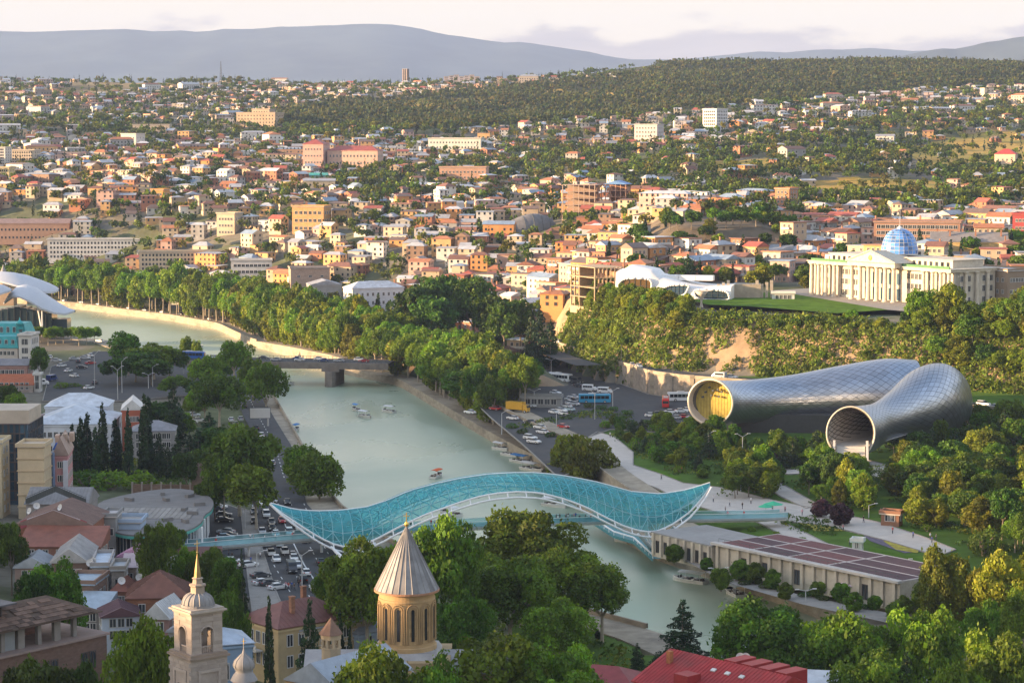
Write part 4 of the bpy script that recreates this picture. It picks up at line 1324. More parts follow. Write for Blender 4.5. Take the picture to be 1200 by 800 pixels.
# ------------------------------------------------------------------ cathedral drum and cone roof
m_zinc = mat('zinc_sheet', (0.27, 0.26, 0.26), rough=0.75, var=0.25, scale=0.5, metal=0.1, spec=0.15, dirt=0.2, stretch=(1, 1, 0.3))
def ring_windows(o, c, r, n_, z, w, h, m=None, name='window'):
    for k in range(n_):
        a = 2 * math.pi * (k + 0.5) / n_
        put_window(o, (c[0] + r * math.cos(a), c[1] + r * math.sin(a), z), a + math.pi / 2, w, h, name=name, arch=True, dark=True, mull=False, simple=True)
m_sheet = mat('weathered_sheet', objcolor=True, rough=0.8, var=0.3, scale=0.6, spec=0.12, dirt=0.35)
def cathedral():
    D0 = 330
    c = PD(477, 755, D0); zb = 9.5
    o = thing('cathedral', 'yellow stone cathedral drum with tall conical grey metal roof', 'church', (c[0], D0, zb))
    gold = (0.44, 0.30, 0.155)
    z1 = PD(477, 757, D0)[2] - zb; z2 = PD(477, 689, D0)[2] - zb; z3 = PD(477, 616, D0)[2] - zb
    def part(mb, nm, m=m_stone, cc=gold, **k):
        b = mb.build(nm, m, o, **k); b.color = (*cc, 1); return b
    r = 4.05; NS = 16
    part(MB().lathe([(r + 0.35, z1 - 1.5), (r + 0.35, z1 + 0.5), (r + 0.12, z1 + 0.6), (r + 0.12, z1 + 0.95), (r, z1 + 1.0), (r, z2 - 1.55), (r + 0.16, z2 - 1.5), (r + 0.16, z2 - 1.2), (r + 0.02, z2 - 1.15), (r + 0.02, z2 - 0.45), (r + 0.35, z2 - 0.35), (r + 0.35, z2)], 48), 'drum')
    # masonry courses: stones laid round the drum, proud of the joints
    hz = [z1 + 1.05 + 0.62 * k for k in range(int((z2 - 1.6 - z1 - 1.05) / 0.62))]
    wn = 12
    for k in range(wn):
        a = 2 * math.pi * (k + 0.5) / wn
        ca, sa = math.cos(a), math.sin(a)
        def W3(x, z, dep): return ((r + dep) * ca - x * sa, (r + dep) * sa + x * ca, z)
        zt, zb2 = z2 - 2.6, z1 + 1.6
        mb = MB(); mb.face([W3(-0.24, zb2, 0.10), W3(0.24, zb2, 0.10), W3(0.24, zt, 0.10)] + [W3(0.24 * math.cos(t), zt + 0.24 * math.sin(t), 0.10) for t in np.linspace(0.3, 2.8, 5)] + [W3(-0.24, zt, 0.10)])
        mb.build('window', m_pane, o)
        for (w_, rr) in ((0.62, 0.11), (0.92, 0.09)):
            am = MB()
            pts = [W3(-w_, zb2 - 0.4, 0.12)] + [W3(w_ * math.cos(t), zt + w_ * math.sin(t), 0.12) for t in np.linspace(math.pi, 0, 11)] + [W3(w_, zb2 - 0.4, 0.12)]
            am.poly(pts, rr, 5)
            part(am, 'arch_moulding', cc=[x * 0.92 for x in gold])
    # stones between the windows
    for k in range(wn):
        for i, z in enumerate(hz):
            for s in (0.30, 0.70):
                a0 = 2 * math.pi * (k + s - 0.12) / wn; a1 = 2 * math.pi * (k + s + 0.12) / wn
                if not (math.pi * 0.95 < (a0 % (2 * math.pi)) or (a0 % (2 * math.pi)) < 0.1): continue
                q = [((r + 0.035) * math.cos(a), (r + 0.035) * math.sin(a), zz) for a, zz in ((a0, z + 0.02), (a1, z + 0.02), (a1, z + 0.58), (a0, z + 0.58))]
                part(MB().face(q), 'stone', cc=shade(gold, 0.82, 1.2))
    # cone of metal sheets with standing seams
    R0 = 4.72; NC = 28
    part(MB().lathe([(R0 - 0.1, z2 - 0.1), (0.05, z3 - 0.1)], NC * 2), 'cone_deck', m_zinc)
    for k in range(NC):
        a0, a1 = 2 * math.pi * (k + 0.03) / NC, 2 * math.pi * (k + 0.97) / NC
        cuts = [0, 0.70 + rng.uniform(-0.02, 0.02), 0.985]
        for t0, t1 in zip(cuts[:-1], cuts[1:]):
            q = [(R0 * (1 - t) * math.cos(a), R0 * (1 - t) * math.sin(a), z2 - 0.02 + (z3 - z2) * t) for a, t in ((a0, t0 + 0.004), (a1, t0 + 0.004), (a1, t1), (a0, t1))]
            b = MB().face(q).build('roof_sheet', m_sheet, o); g = rng.uniform(0.75, 1.25); b.color = (0.27 * g, 0.265 * g, 0.27 * g, 1)
        sm = MB().tube((R0 * math.cos(a0), R0 * math.sin(a0), z2 + 0.02), (0.12 * math.cos(a0), 0.12 * math.sin(a0), z3 - 0.1), 0.07, 0.03, n=4)
        sm.build('seam', m_zinc, o)
    part(MB().lathe([(R0 + 0.12, z2 - 0.28), (R0 + 0.12, z2), (R0 - 0.3, z2 + 0.05)], 48), 'eave', m_stone, (0.38, 0.20, 0.12))
    m_gilt = mat('gilt', (0.75, 0.5, 0.12), rough=0.3, metal=0.8)
    mb = MB().lathe([(0.0, -0.1), (0.28, 0.0), (0.34, 0.3), (0.2, 0.6), (0.07, 0.7)], 10, (0, 0, z3)); mb.tube((0, 0, z3 + .6), (0, 0, z3 + 2.0), 0.07, n=6); mb.tube((-0.45, 0, z3 + 1.5), (0.45, 0, z3 + 1.5), 0.06, n=6)
    mb.build('cross', m_gilt, o)
    # body under the drum: crossing arms with sheet roofs
    body = (0.40, 0.29, 0.16)
    part(MB().box((0, 0, -6), (13, 13, z1 - 1.0 + 6)), 'wall', cc=body)
    part(MB().box((0, 0, z1 - 1.3), (10.5, 10.5, 1.2), top=0.86), 'roof', m_tin, (0.36, 0.35, 0.35))
    for s in (-1, 1):
        part(MB().box((s * 10, 0, -6), (9, 8.4, z1 - 3.2 + 6)), 'wall', cc=body)
        mb = MB(); x0, x1 = s * 5.2, s * 15; zc, ze = z1 - 0.4, z1 - 3.0
        for y in (-1, 1): mb.face([(x0, y * 4.8, ze), (x1, y * 4.8, ze), (x1, 0, zc), (x0, 0, zc)][::y])
        part(mb, 'roof', m_tin, (0.36, 0.35, 0.35))
        part(MB().face([(x1 - s * 0.4, -4.2, ze - 0.3), (x1 - s * 0.4, 4.2, ze - 0.3), (x1 - s * 0.4, 0, zc - 0.1)]), 'gable', cc=body)
    # small hipped roof on the near side
    mb = MB(); a = (0, -8.6)
    part(MB().box((-0.4, -7.2, -6), (4.6, 3.2, z1 - 3.4 + 6)), 'wall', cc=body)
    mb = MB(); roof_mesh(mb, 4.6, 3.4, z1 - 3.4, 'hip', 1.7, 0.5, (-0.4, -7.2)); part(mb, 'roof', m_tin, (0.42, 0.40, 0.40))
    LANDMARKS.append(('the cone roofed cathedral', 477, 690))
    return o
cathedral()

# ------------------------------------------------------------------ bell tower with spire
def bell_tower():
    D0 = 300
    c = PD(232, 720, D0); zb = 10
    rz = R(38)
    o = thing('bell_tower', 'pale stone bell tower with ribbed dome and gilded needle spire', 'tower', (c[0], D0, zb), rz)
    st = (0.40, 0.335, 0.29)
    Z = lambda v: PD(232, v, D0)[2] - zb
    def part(mb, nm, m=m_stone, cc=st, **k):
        b = mb.build(nm, m, o, **k); b.color = (*cc, 1); return b
    z0 = Z(762); z1 = Z(716); zd = Z(697); zt = Z(636); w = 4.7
    zb3 = Z(800) - 3
    part(MB().box((0, 0, -8), (w + 0.9, w + 0.9, z0 + 8 - 0.5)), 'lower_stage')
    part(MB().box((0, 0, z0 - 0.5), (w + 1.5, w + 1.5, 0.3)).box((0, 0, z0 - 0.2), (w + 1.0, w + 1.0, 0.35)), 'string_course', cc=(0.30, 0.23, 0.18))
    # belfry stage: four corner piers, arches open on each side
    h = z1 - z0
    for sx in (-1, 1):
        for sy in (-1, 1):
            part(MB().box((sx * (w / 2 - 0.75), sy * (w / 2 - 0.75), z0), (1.5, 1.5, h)), 'pier')
    N = 9; ow = 0.95; zs = z0 + h * 0.52
    for k in range(4):
        rr = MB()
        top = z1; hw = (w - 3.0) / 2 + 0.02
        pts = [(ow * math.cos(t), zs + ow * math.sin(t)) for t in np.linspace(math.pi, 0, N)]
        y = -w / 2 + 0.04
        ring = [(-hw, zs)] + pts + [(hw, zs)]
        for (p, q) in zip(ring[:-1], ring[1:]):
            for yy in (y, y + 0.6):
                rr.face([(p[0], yy, p[1]), (q[0], yy, q[1]), (q[0], yy, top), (p[0], yy, top)])
            rr.face([(p[0], y, p[1]), (p[0], y + 0.6, p[1]), (q[0], y + 0.6, q[1]), (q[0], y, q[1])])
        b = part(rr, 'arch'); b.rotation_euler = (0, 0, k * math.pi / 2)
        am = MB().poly([(x * 1.12, y - 0.06, z) for x, z in [(-ow, zs - 1.2)] + pts + [(ow, zs - 1.2)]], 0.12, 5)
        b = part(am, 'arch_moulding', cc=[c_ * 1.12 for c_ in st]); b.rotation_euler = (0, 0, k * math.pi / 2)
        bl = MB()
        for x in np.linspace(-0.8, 0.8, 6): bl.tube((x, y + 0.3, z0), (x, y + 0.3, z0 + 0.9), 0.09, n=5)
        bl.box((0, y + 0.3, z0 + 0.9), (2.0, 0.25, 0.14)); b = part(bl, 'balustrade'); b.rotation_euler = (0, 0, k * math.pi / 2)
        pn = MB().box((0, y - 0.05, z1 - 0.95), (1.9, 0.1, 0.6)); b = part(pn, 'panel', cc=[c_ * 1.15 for c_ in st]); b.rotation_euler = (0, 0, k * math.pi / 2)
        # ashlar stones of the piers and of the stage below
        for z in np.arange(z0 + 0.1, z1 - 0.5, 0.52):
            for x in (-w / 2 + 0.72, w / 2 - 0.72):
                b = part(MB().box((x, -w / 2 - 0.0, z), (1.36, 0.06, 0.47)), 'stone', cc=shade(st, 0.85, 1.15)); b.rotation_euler = (0, 0, k * math.pi / 2)
        if k in (0, 3):
            for zi, z in enumerate(np.arange(zb3, z0 - 0.9, 0.55)):
                n_ = 4
                for x in range(n_):
                    xx = -w / 2 - 0.45 + (w + 0.9) * (x + 0.5 * (zi % 2 == 0) * 0.6 + 0.25) / n_
                    if abs(xx) < 1.3 and z < z0 - 2.2: continue
                    b = part(MB().box((xx, -w / 2 - 0.45, z), ((w + 0.9) / n_ - 0.12, 0.06, 0.49)), 'stone', cc=shade(st, 0.82, 1.12)); b.rotation_euler = (0, 0, k * math.pi / 2)
        fr = MB()
        y2 = -w / 2 - 0.5
        for x in (-1.5, 1.5): fr.box((x, y2, zb3 - 1), (0.35, 0.2, z0 - 2.4 - zb3 + 1))
        fr.box((0, y2, z0 - 2.4), (3.5, 0.25, 0.4)); b = part(fr, 'window_surround', cc=[c_ * 1.1 for c_ in st]); b.rotation_euler = (0, 0, k * math.pi / 2)
        wn_ = MB().box((0, y2 + 0.05, zb3 - 1), (1.3, 0.14, z0 - 4.0 - zb3 + 1)); b = wn_.build('window', m_pane, o); b.rotation_euler = (0, 0, k * math.pi / 2)
    m_bell = mat('bronze', (0.16, 0.11, 0.05), rough=0.5, metal=0.6)
    MB().lathe([(0.75, 0), (0.6, 0.25), (0.42, 0.7), (0.35, 1.0), (0.0, 1.15)], 14, (0, 0, zs - 0.5)).build('bell', m_bell, o, smooth=True)
    MB().box((0, 0, zs + 0.6), (w - 1, 0.25, 0.25)).build('beam', m_framed, o)
    part(MB().box((0, 0, z1), (w + 0.3, w + 0.3, 0.3)).box((0, 0, z1 + 0.3), (w + 1.0, w + 1.0, 0.22)).box((0, 0, z1 + 0.52), (w + 0.4, w + 0.4, 0.25)), 'cornice', cc=(0.42, 0.35, 0.29))
    # ribbed dome, lantern, needle
    rd = 2.1; hd = zd - z1 - 0.7
    prof = [(rd + 0.15, 0), (rd + 0.15, 0.35)] + [(rd * math.cos(t) ** 0.75, 0.35 + hd * math.sin(t)) for t in np.linspace(0, 1.25, 9)]
    part(MB().lathe(prof, 32, (0, 0, z1 + 0.75), cap=True), 'dome', m_zinc)
    for k in range(16):
        a = 2 * math.pi * k / 16
        MB().poly([(pr * 1.01 * math.cos(a), pr * 1.01 * math.sin(a), z1 + 0.75 + pz) for pr, pz in prof[1:]], 0.09, 4).build('rib', m_zinc, o)
    zl = z1 + 0.75 + prof[-1][1]
    part(MB().lathe([(0.95, -0.2), (0.95, 0.9), (1.15, 1.0), (1.15, 1.2), (0.7, 1.3), (0.62, 1.9), (0.8, 2.0), (0.5, 2.15)], 8, (0, 0, zl)), 'lantern', m_stone, (0.36, 0.29, 0.23))
    zn = zl + 2.1
    part(MB().lathe([(0.5, 0), (0.42, 0.8), (0.0, zt - zn - 1.2)], 8, (0, 0, zn)), 'spire', mat('gilded_sheet', (0.30, 0.20, 0.085), rough=0.5, metal=0.4, var=0.2))
    mb = MB().lathe([(0, 0), (0.16, 0.16), (0, 0.32)], 8, (0, 0, zt - 1.4)); mb.tube((0, 0, zt - 1.3), (0, 0, zt + 0.4), 0.05, n=5); mb.tube((-0.4, 0, zt - 0.1), (0.4, 0, zt - 0.1), 0.05, n=5)
    mb.build('cross', MATS['gilt'], o)
    LANDMARKS.append(('the bell tower', 232, 740))
bell_tower()

# ------------------------------------------------------------------ road bridge upstream
def road_bridge():
    zt = 9.9
    A, B = P(196, 422, zt), P(455, 426, zt)
    L = math.hypot(B[0] - A[0], B[1] - A[1]); rz = math.atan2(B[1] - A[1], B[0] - A[0])
    o = thing('road_bridge', 'flat concrete road bridge on stout piers crossing river upstream', 'bridge', A, rz)
    m_c = mat('bridge_concrete', (0.20, 0.17, 0.15), rough=0.9, var=0.25, scale=0.5, dirt=0.5)
    MB().box((L / 2, 8, -0.5), (L, 16, 0.5)).build('deck', m_asph, o)
    for y in (0.0, 16.0):
        MB().box((L / 2, y, -2.6), (L, 0.9, 2.7)).build('girder', m_c, o)
        rl = MB(); 
        for x in np.arange(0, L, 1.6): rl.box((x, y, 0.1), (0.12, 0.12, 0.9))
        rl.box((L / 2, y, 1.0), (L, 0.16, 0.12)); rl.build('railing', m_rail, o)
    for x in np.arange(2, L, 4.2):
        MB().box((x, -0.5, -2.3), (0.35, 0.25, 2.0)).build('deck_rib', m_c, o)
    sx = (388 - 196) / (455 - 196) * L
    for x in (sx, sx * 0.42):
        MB().prism([(x - 2.2, -1), (x - 1.2, -2.6), (x + 1.2, -2.6), (x + 2.2, -1), (x + 2.2, 16), (x + 1.2, 18), (x - 1.2, 18), (x - 2.2, 16)], -11.5, -3.6).build('pier', m_c, o)
        mb = MB().box((x, 8, -3.7), (7.5, 17, 1.2)); mb.build('pier_cap', m_c, o)
    LANDMARKS.append(('the road bridge', 340, 425))
    return o, A, rz, L
RBR = road_bridge()
# ------------------------------------------------------------------ vegetation
def leaf_mat(name, col, trans=0.35, hue=0.025, var=0.35):
    m = bpy.data.materials.new(name); m.use_nodes = True
    t = m.node_tree; t.nodes.clear(); n = NT(t)
    at = n('ShaderNodeAttribute', attribute_name='tint')
    oi = n('ShaderNodeObjectInfo')
    base = n('ShaderNodeVectorMath', {0: at.outputs['Color'], 1: tuple(col)}, operation='MULTIPLY')
    mh = n('ShaderNodeMapRange', {'Value': oi.outputs['Random'], 'To Min': 0.5 - hue, 'To Max': 0.5 + hue})
    fr = n('ShaderNodeMath', {0: n('ShaderNodeMath', {0: oi.outputs['Random'], 1: 7.31}, operation='MULTIPLY').outputs[0]}, operation='FRACT')
    mv = n('ShaderNodeMapRange', {'Value': fr.outputs[0], 'To Min': 1 - var, 'To Max': 1 + var})
    c = n('ShaderNodeHueSaturation', {'Hue': mh.outputs[0], 'Saturation': 1.0, 'Value': mv.outputs[0], 'Color': base.outputs[0]})
    d = n('ShaderNodeBsdfPrincipled', {'Base Color': c.outputs[0], 'Roughness': 0.6, 'Specular IOR Level': 0.25})
    w = n('ShaderNodeHueSaturation', {'Hue': 0.485, 'Saturation': 1.15, 'Value': 1.5, 'Color': c.outputs[0]})
    tr = n('ShaderNodeBsdfTranslucent', {0: w.outputs[0]})
    mx = n('ShaderNodeMixShader', {0: trans, 1: d.outputs[0], 2: tr.outputs[0]})
    n('ShaderNodeOutputMaterial', {0: mx.outputs[0]})
    return m
m_leaf = leaf_mat('broad_leaves', (0.092, 0.166, 0.010), 0.30)
m_leafd = leaf_mat('dark_leaves', (0.050, 0.102, 0.009), 0.24)
m_conif = leaf_mat('conifer_needles', (0.020, 0.045, 0.014), 0.12)
m_olive = leaf_mat('olive_leaves', (0.135, 0.165, 0.012), 0.3)
m_plum = leaf_mat('plum_leaves', (0.045, 0.02, 0.03), 0.2)
m_bark = mat('bark', (0.20, 0.165, 0.125), rough=0.95, var=0.3, scale=1.5)
m_barkp = mat('pale_bark', (0.36, 0.31, 0.24), rough=0.95, var=0.3, scale=1.5)

def leaves(blobs, N, size, r, jitter=0.75, flat=1.0, droop=0.0, inner=0.0):
    """N leaf-clump quads on the shells of many small blobs; returns V, F, tint"""
    B = np.array([b[0] for b in blobs], float); Rr = np.array([b[1] for b in blobs], float)
    if Rr.ndim == 1: Rr = np.stack([Rr, Rr, Rr * 0.85], -1)
    wt = (Rr[:, 0] * Rr[:, 1]); wt /= wt.sum()
    k = r.choice(len(B), int(N * 1.5), p=wt)
    d = r.normal(size=(len(k), 3)); d[:, 2] += 0.25; d /= np.linalg.norm(d, axis=1)[:, None]
    rad = (r.uniform(0.72, 1.08, len(k)) + (r.random(len(k)) < 0.07) * r.uniform(0.1, 0.45, len(k)))[:, None]
    p = B[k] + d * Rr[k] * rad
    # drop the clumps buried deep in other blobs
    keep = np.ones(len(p), bool)
    for b in range(len(B)):
        q = (((p - B[b]) / Rr[b]) ** 2).sum(1)
        keep &= ~((q < 0.42) & (k != b))
    p, d, k = p[keep][:N], d[keep][:N], k[keep][:N]
    M = len(p)
    nrm = d + r.normal(scale=jitter, size=(M, 3)); nrm /= np.linalg.norm(nrm, axis=1)[:, None]
    a = np.cross(nrm, r.normal(size=(M, 3))); a /= np.linalg.norm(a, axis=1)[:, None]
    b = np.cross(nrm, a)
    if droop: b = b * (1 - droop) + np.array([0, 0, -1.0]) * droop
    s = size * r.lognormal(-0.12, 0.38, M)[:, None].clip(0.35, 2.0)
    e = r.uniform(0.5, 1.0, M)[:, None]
    V = np.stack([p - a * s, p - b * s * e * 0.8, p + a * s, p + b * s * e], 1).reshape(-1, 3)
    Fq = np.arange(M * 4).reshape(M, 4)
    bt = r.uniform(0.6, 1.4, len(B))[k] * r.uniform(0.75, 1.25, M)
    tint = np.stack([bt * r.uniform(0.85, 1.15, M), bt, bt * r.uniform(0.8, 1.2, M)], -1)
    return V, Fq, tint
def crown_blobs(kind, h, w, r, nb):
    out = []
    if kind == 'broad':      # rounded irregular crown
        zc, rz = h * 0.62, h * 0.38
        lobes = [(r.uniform(-0.28, 0.28, 2) * w, r.uniform(0.85, 1.12)) for _ in range(4)]
        for i in range(nb):
            d = r.normal(size=3); d /= np.linalg.norm(d)
            if d[2] < -0.55: d[2] *= -0.4
            q = r.uniform(0.45, 1.0) ** 0.5
            lo = lobes[i % 4]
            p = d * np.array([w / 2 * 0.76, w / 2 * 0.76, rz * 0.84]) * q * lo[1]
            out.append((p * np.array([1, 1, 1]) + np.array([lo[0][0] * 0.5, lo[0][1] * 0.5, zc]), w * r.uniform(0.075, 0.165)))
    elif kind == 'low':      # full crown nearly to the ground
        for i in range(nb):
            d = r.normal(size=3); d /= np.linalg.norm(d)
            q = r.uniform(0.5, 1.0) ** 0.5; sq = 1 - 0.35 * max(0, d[2]) * r.uniform(0, 1)
            out.append((d * np.array([w / 2 * 0.8 * sq, w / 2 * 0.8 * sq, h * 0.40]) * q + np.array([0, 0, h * 0.50]), w * r.uniform(0.08, 0.18)))
    elif kind == 'tall':     # poplar-like
        for i in range(nb):
            t = r.uniform(0.14, 0.97); rr = w / 2 * (math.sin(math.pi * min(1, (t + 0.15) * 0.85)) ** 0.7) * r.uniform(0.2, 0.85)
            a = r.uniform(0, 2 * math.pi)
            out.append((np.array([rr * math.cos(a), rr * math.sin(a), h * t]), w * r.uniform(0.14, 0.24)))
    elif kind == 'cypress':
        for i in range(nb):
            t = (i + 0.5) / nb; rr = w / 2 * (min(1, t * 6 + 0.35) * (1 - t) ** 0.55) * 0.55
            a = r.uniform(0, 2 * math.pi)
            out.append((np.array([rr * math.cos(a), rr * math.sin(a), h * (0.03 + 0.95 * t)]), np.array([1, 1, 2.6]) * max(0.12, w * 0.30 * (1 - t) ** 0.5 * min(1, 0.5 + t * 4))))
    elif kind == 'conifer':
        for i in range(nb):
            t = (i + 0.5) / nb; rr = w / 2 * (1 - t) ** 0.8 * r.uniform(0.25, 0.95)
            a = r.uniform(0, 2 * math.pi)
            out.append((np.array([rr * math.cos(a), rr * math.sin(a), h * (0.10 + 0.87 * t) - rr * 0.12]), np.array([1.3, 1.3, 0.55]) * max(0.3, w * 0.15 * (1 - t) ** 0.5)))
    elif kind == 'bush':
        for i in range(nb):
            d = r.normal(size=3); d /= np.linalg.norm(d); d[2] = abs(d[2])
            out.append((d * np.array([w / 2, w / 2, h * 0.62]) * 0.68 * r.uniform(0.4, 1) + np.array([0, 0, h * 0.18]), w * r.uniform(0.13, 0.22)))
    return out
def trunk_mesh(kind, h, w, r, m):
    mb = MB()
    if kind in ('broad', 'tall', 'low'):
        hb = h * (0.34 if kind == 'broad' else 0.2); r0 = 0.022 * h
        fork = Vector((r.uniform(-.02, .02) * h, r.uniform(-.02, .02) * h, hb))
        mb.tube((0, 0, -0.6), tuple(fork * 0.5), r0 * 1.25, r0 * 0.95, n=7, cap=False); mb.tube(tuple(fork * 0.5), tuple(fork), r0 * 0.95, r0 * 0.8, n=7, cap=False)
        for i in range(5):
            a = 2 * math.pi * i / 5 + r.uniform(-.4, .4); q = r.uniform(0.16, 0.30) * w
            mid = fork + Vector((q * 0.5 * math.cos(a), q * 0.5 * math.sin(a), h * 0.14)); end = fork + Vector((q * math.cos(a), q * math.sin(a), h * r.uniform(0.26, 0.42)))
            mb.tube(tuple(fork), tuple(mid), r0 * 0.55, r0 * 0.4, n=5, cap=False); mb.tube(tuple(mid), tuple(end), r0 * 0.4, r0 * 0.12, n=5, cap=False)
            b2 = mid + Vector((q * 0.5 * math.cos(a + 0.9), q * 0.5 * math.sin(a + 0.9), h * 0.15)); mb.tube(tuple(mid), tuple(b2), r0 * 0.28, r0 * 0.1, n=4, cap=False)
    elif kind == 'bush':
        for i in range(3):
            a = 2.1 * i; mb.tube((0, 0, -0.3), (0.2 * w * math.cos(a), 0.2 * w * math.sin(a), h * 0.5), 0.06 * w, 0.02 * w, n=5, cap=False)
    else:
        mb.tube((0, 0, -0.6), (0, 0, h * 0.9), 0.016 * h, 0.004 * h, n=6, cap=False)
        if kind == 'conifer':
            for i in range(10):
                z = h * (0.15 + 0.07 * i); a = 2.4 * i; q = w / 2 * (1 - i / 11) * 0.7
                mb.tube((0, 0, z), (q * math.cos(a), q * math.sin(a), z - q * 0.12), 0.005 * h, 0.002 * h, n=4, cap=False)
    return mb.mesh('trunk', m)
PROTO = {}
TREE_SPEC = {   # kind: (shape, h, w, material, trunk)
    'plane': ('broad', 20, 17, m_leaf, m_barkp), 'dark': ('broad', 18, 15, m_leafd, m_bark), 'olive': ('low', 14, 12, m_olive, m_bark), 'round': ('low', 9, 8, m_leaf, m_bark),
    'plum': ('low', 8, 8, m_plum, m_bark), 'poplar': ('tall', 20, 10, m_leaf, m_bark), 'cypress': ('cypress', 18, 3.6, m_conif, m_bark), 'conifer': ('conifer', 18, 9, m_conif, m_bark), 'bush': ('bush', 3, 4, m_leaf, m_bark), 'darkbush': ('bush', 3, 4, m_leafd, m_bark)}
LOD = {'hi': (1.0, 0.30), 'mid': (0.36, 0.46), 'far': (0.12, 0.75)}
def proto(kind, lod, var):
    k = (kind, lod, var)
    if k not in PROTO:
        shape, h, w, lm, tm = TREE_SPEC[kind]
        r = np.random.default_rng(abs(hash(kind)) % 1000 * 0 + sum(map(ord, kind)) * 7 + var * 131)
        q, s = LOD[lod]
        nb = {'low': 60, 'broad': 70, 'tall': 60, 'cypress': 46, 'conifer': 70, 'bush': 22}[shape]
        N0 = {'low': 14000, 'broad': 19000, 'tall': 10000, 'cypress': 6000, 'conifer': 9000, 'bush': 2600}[shape]
        bl = crown_blobs(shape, h, w, r, nb)
        s2 = s * (h / 20) ** 0.35 * (0.8 if shape in ('cypress', 'conifer') else 1.0) * (0.6 if shape == 'bush' else 1.0)
        V, Fq, t = leaves(bl, int(N0 * q), s2, r, droop=0.3 if shape == 'conifer' else 0.0)
        PROTO[k] = (np_mesh('crown', V, Fq, lm, colors=t), trunk_mesh(shape, h, w, r, tm), h, w)
    return PROTO[k]
TREE_WORD = {'plane': 'broad green plane tree', 'dark': 'dark green spreading tree', 'olive': 'yellowish green tree', 'round': 'small round tree', 'plum': 'dark plum leaved tree', 'poplar': 'tall slender leafy tree', 'cypress': 'slim dark cypress', 'conifer': 'dark conifer with layered boughs', 'bush': 'low green bush', 'darkbush': 'low dark bush'}
TREE_CAT = {'bush': 'bush', 'darkbush': 'bush'}
NTREE = [0]
PENDING = []
def tree_at(x, y, h, w, kind, where=None, group=None, z=None, lod=None, label=None):
    """one tree as a thing: crown and trunk under an empty at its foot"""
    z = float(ground(x, y)) if z is None else z
    d = y
    lod = lod or ('hi' if d < 520 else 'mid' if d < 1400 else 'far')
    var = random.randrange(3 if lod != 'hi' else 3)
    cm, tm, h0, w0 = proto(kind, lod, var)
    name = {'cypress': 'cypress_tree', 'conifer': 'conifer_tree', 'bush': 'bush', 'darkbush': 'bush', 'plane': 'plane_tree', 'poplar': 'poplar_tree', 'dark': 'shade_tree', 'round': 'garden_tree', 'plum': 'garden_tree'}.get(kind, 'leafy_tree')
    o = bpy.data.objects.new(name, None); COL.objects.link(o)
    o.location = (x, y, z); o.rotation_euler = (0, 0, random.uniform(0, 6.28)); o.scale = (w / w0, w / w0, h / h0)
    link('trunk', tm, o); link('crown', cm, o)
    NTREE[0] += 1
    PENDING.append((o, label or TREE_WORD[kind], where, TREE_CAT.get(kind, 'tree'), group, (x, y, z + h * 0.5), bool(label)))
    return o
def label_trees():
    for o, word, where, cat, group, p, fixed in PENDING:
        u, v = UV(*p)
        lab = word if fixed else word + ' ' + (where or near(u, v))
        tag(o, lab, cat, group, p)
def tree_px(u, D, vtop, wpx, kind='plane', **k):
    """a tree at distance D whose top reaches photo row vtop and which is wpx wide"""
    x, y, zt = PD(u, vtop, D)
    g = float(ground(x, y)); h = max(2.0, zt - g); w = wpx * D / F
    return tree_at(x, y, h, w, kind, z=g, **k)
def tree_b(u, vbase, hpx, wpx, kind='plane', **k):
    x, y, z = G(u, vbase); return tree_at(x, y, hpx * y / F, wpx * y / F, kind, z=z, **k)

# riverside foreground trees
gF = 'large trees in the foreground'
for a in [(523, 400, 603, 96), (612, 440, 596, 135), (596, 408, 650, 118), (668, 430, 634, 110), (652, 392, 700, 88), (430, 400, 627, 98), (462, 420, 640, 60), (395, 412, 655, 55), (706, 424, 660, 84),
          (440, 298, 757, 135), (566, 330, 733, 155), (650, 328, 757, 112), (512, 300, 772, 90), (545, 385, 690, 70), (560, 425, 640, 90)]:
    tree_px(*a, group=gF)
for a in [(898, 392, 693, 125), (978, 388, 706, 125), (1085, 385, 712, 96), (1172, 362, 740, 110), (1030, 352, 765, 100), (1130, 345, 765, 90), (940, 385, 735, 100)]:
    tree_px(*a, group=gF)
for a in [(1108, 447, 632, 68, 'olive'), (1172, 440, 645, 72, 'olive'), (1140, 445, 658, 56, 'olive'), (1195, 420, 690, 60, 'plane'), (1088, 452, 660, 40, 'olive'), (1150, 425, 700, 60, 'plane'), (1205, 450, 640, 50, 'olive')]:
    tree_px(*a, group='tall trees on the right riverbank')
for a in [(162, 320, 712, 94, 'plane'), (62, 400, 657, 70, 'plane'), (36, 396, 668, 50, 'dark'), (45, 298, 768, 120, 'dark'), (95, 300, 775, 70, 'dark'), (180, 440, 612, 44, 'plane'), (268, 372, 690, 46, 'dark'), (215, 445, 640, 36, 'plane'),
          (262, 425, 655, 40, 'plane'), (238, 440, 650, 34, 'dark'), (12, 460, 610, 40, 'dark'), (285, 400, 672, 30, 'conifer')]:
    tree_px(*a[:4], kind=a[4], group='trees among the old town roofs')
for a in [(315, 340, 694, 17, 'cypress'), (398, 390, 712, 13, 'cypress'), (363, 350, 698, 54, 'conifer'), (385, 330, 720, 30, 'conifer'), (283, 440, 640, 16, 'conifer'), (800, 400, 700, 66, 'conifer'), (747, 402, 752, 24, 'conifer'), (1062, 350, 758, 60, 'conifer'), (700, 430, 768, 8, 'cypress'), (410, 372, 730, 10, 'cypress')]:
    tree_px(*a[:4], kind=a[4])
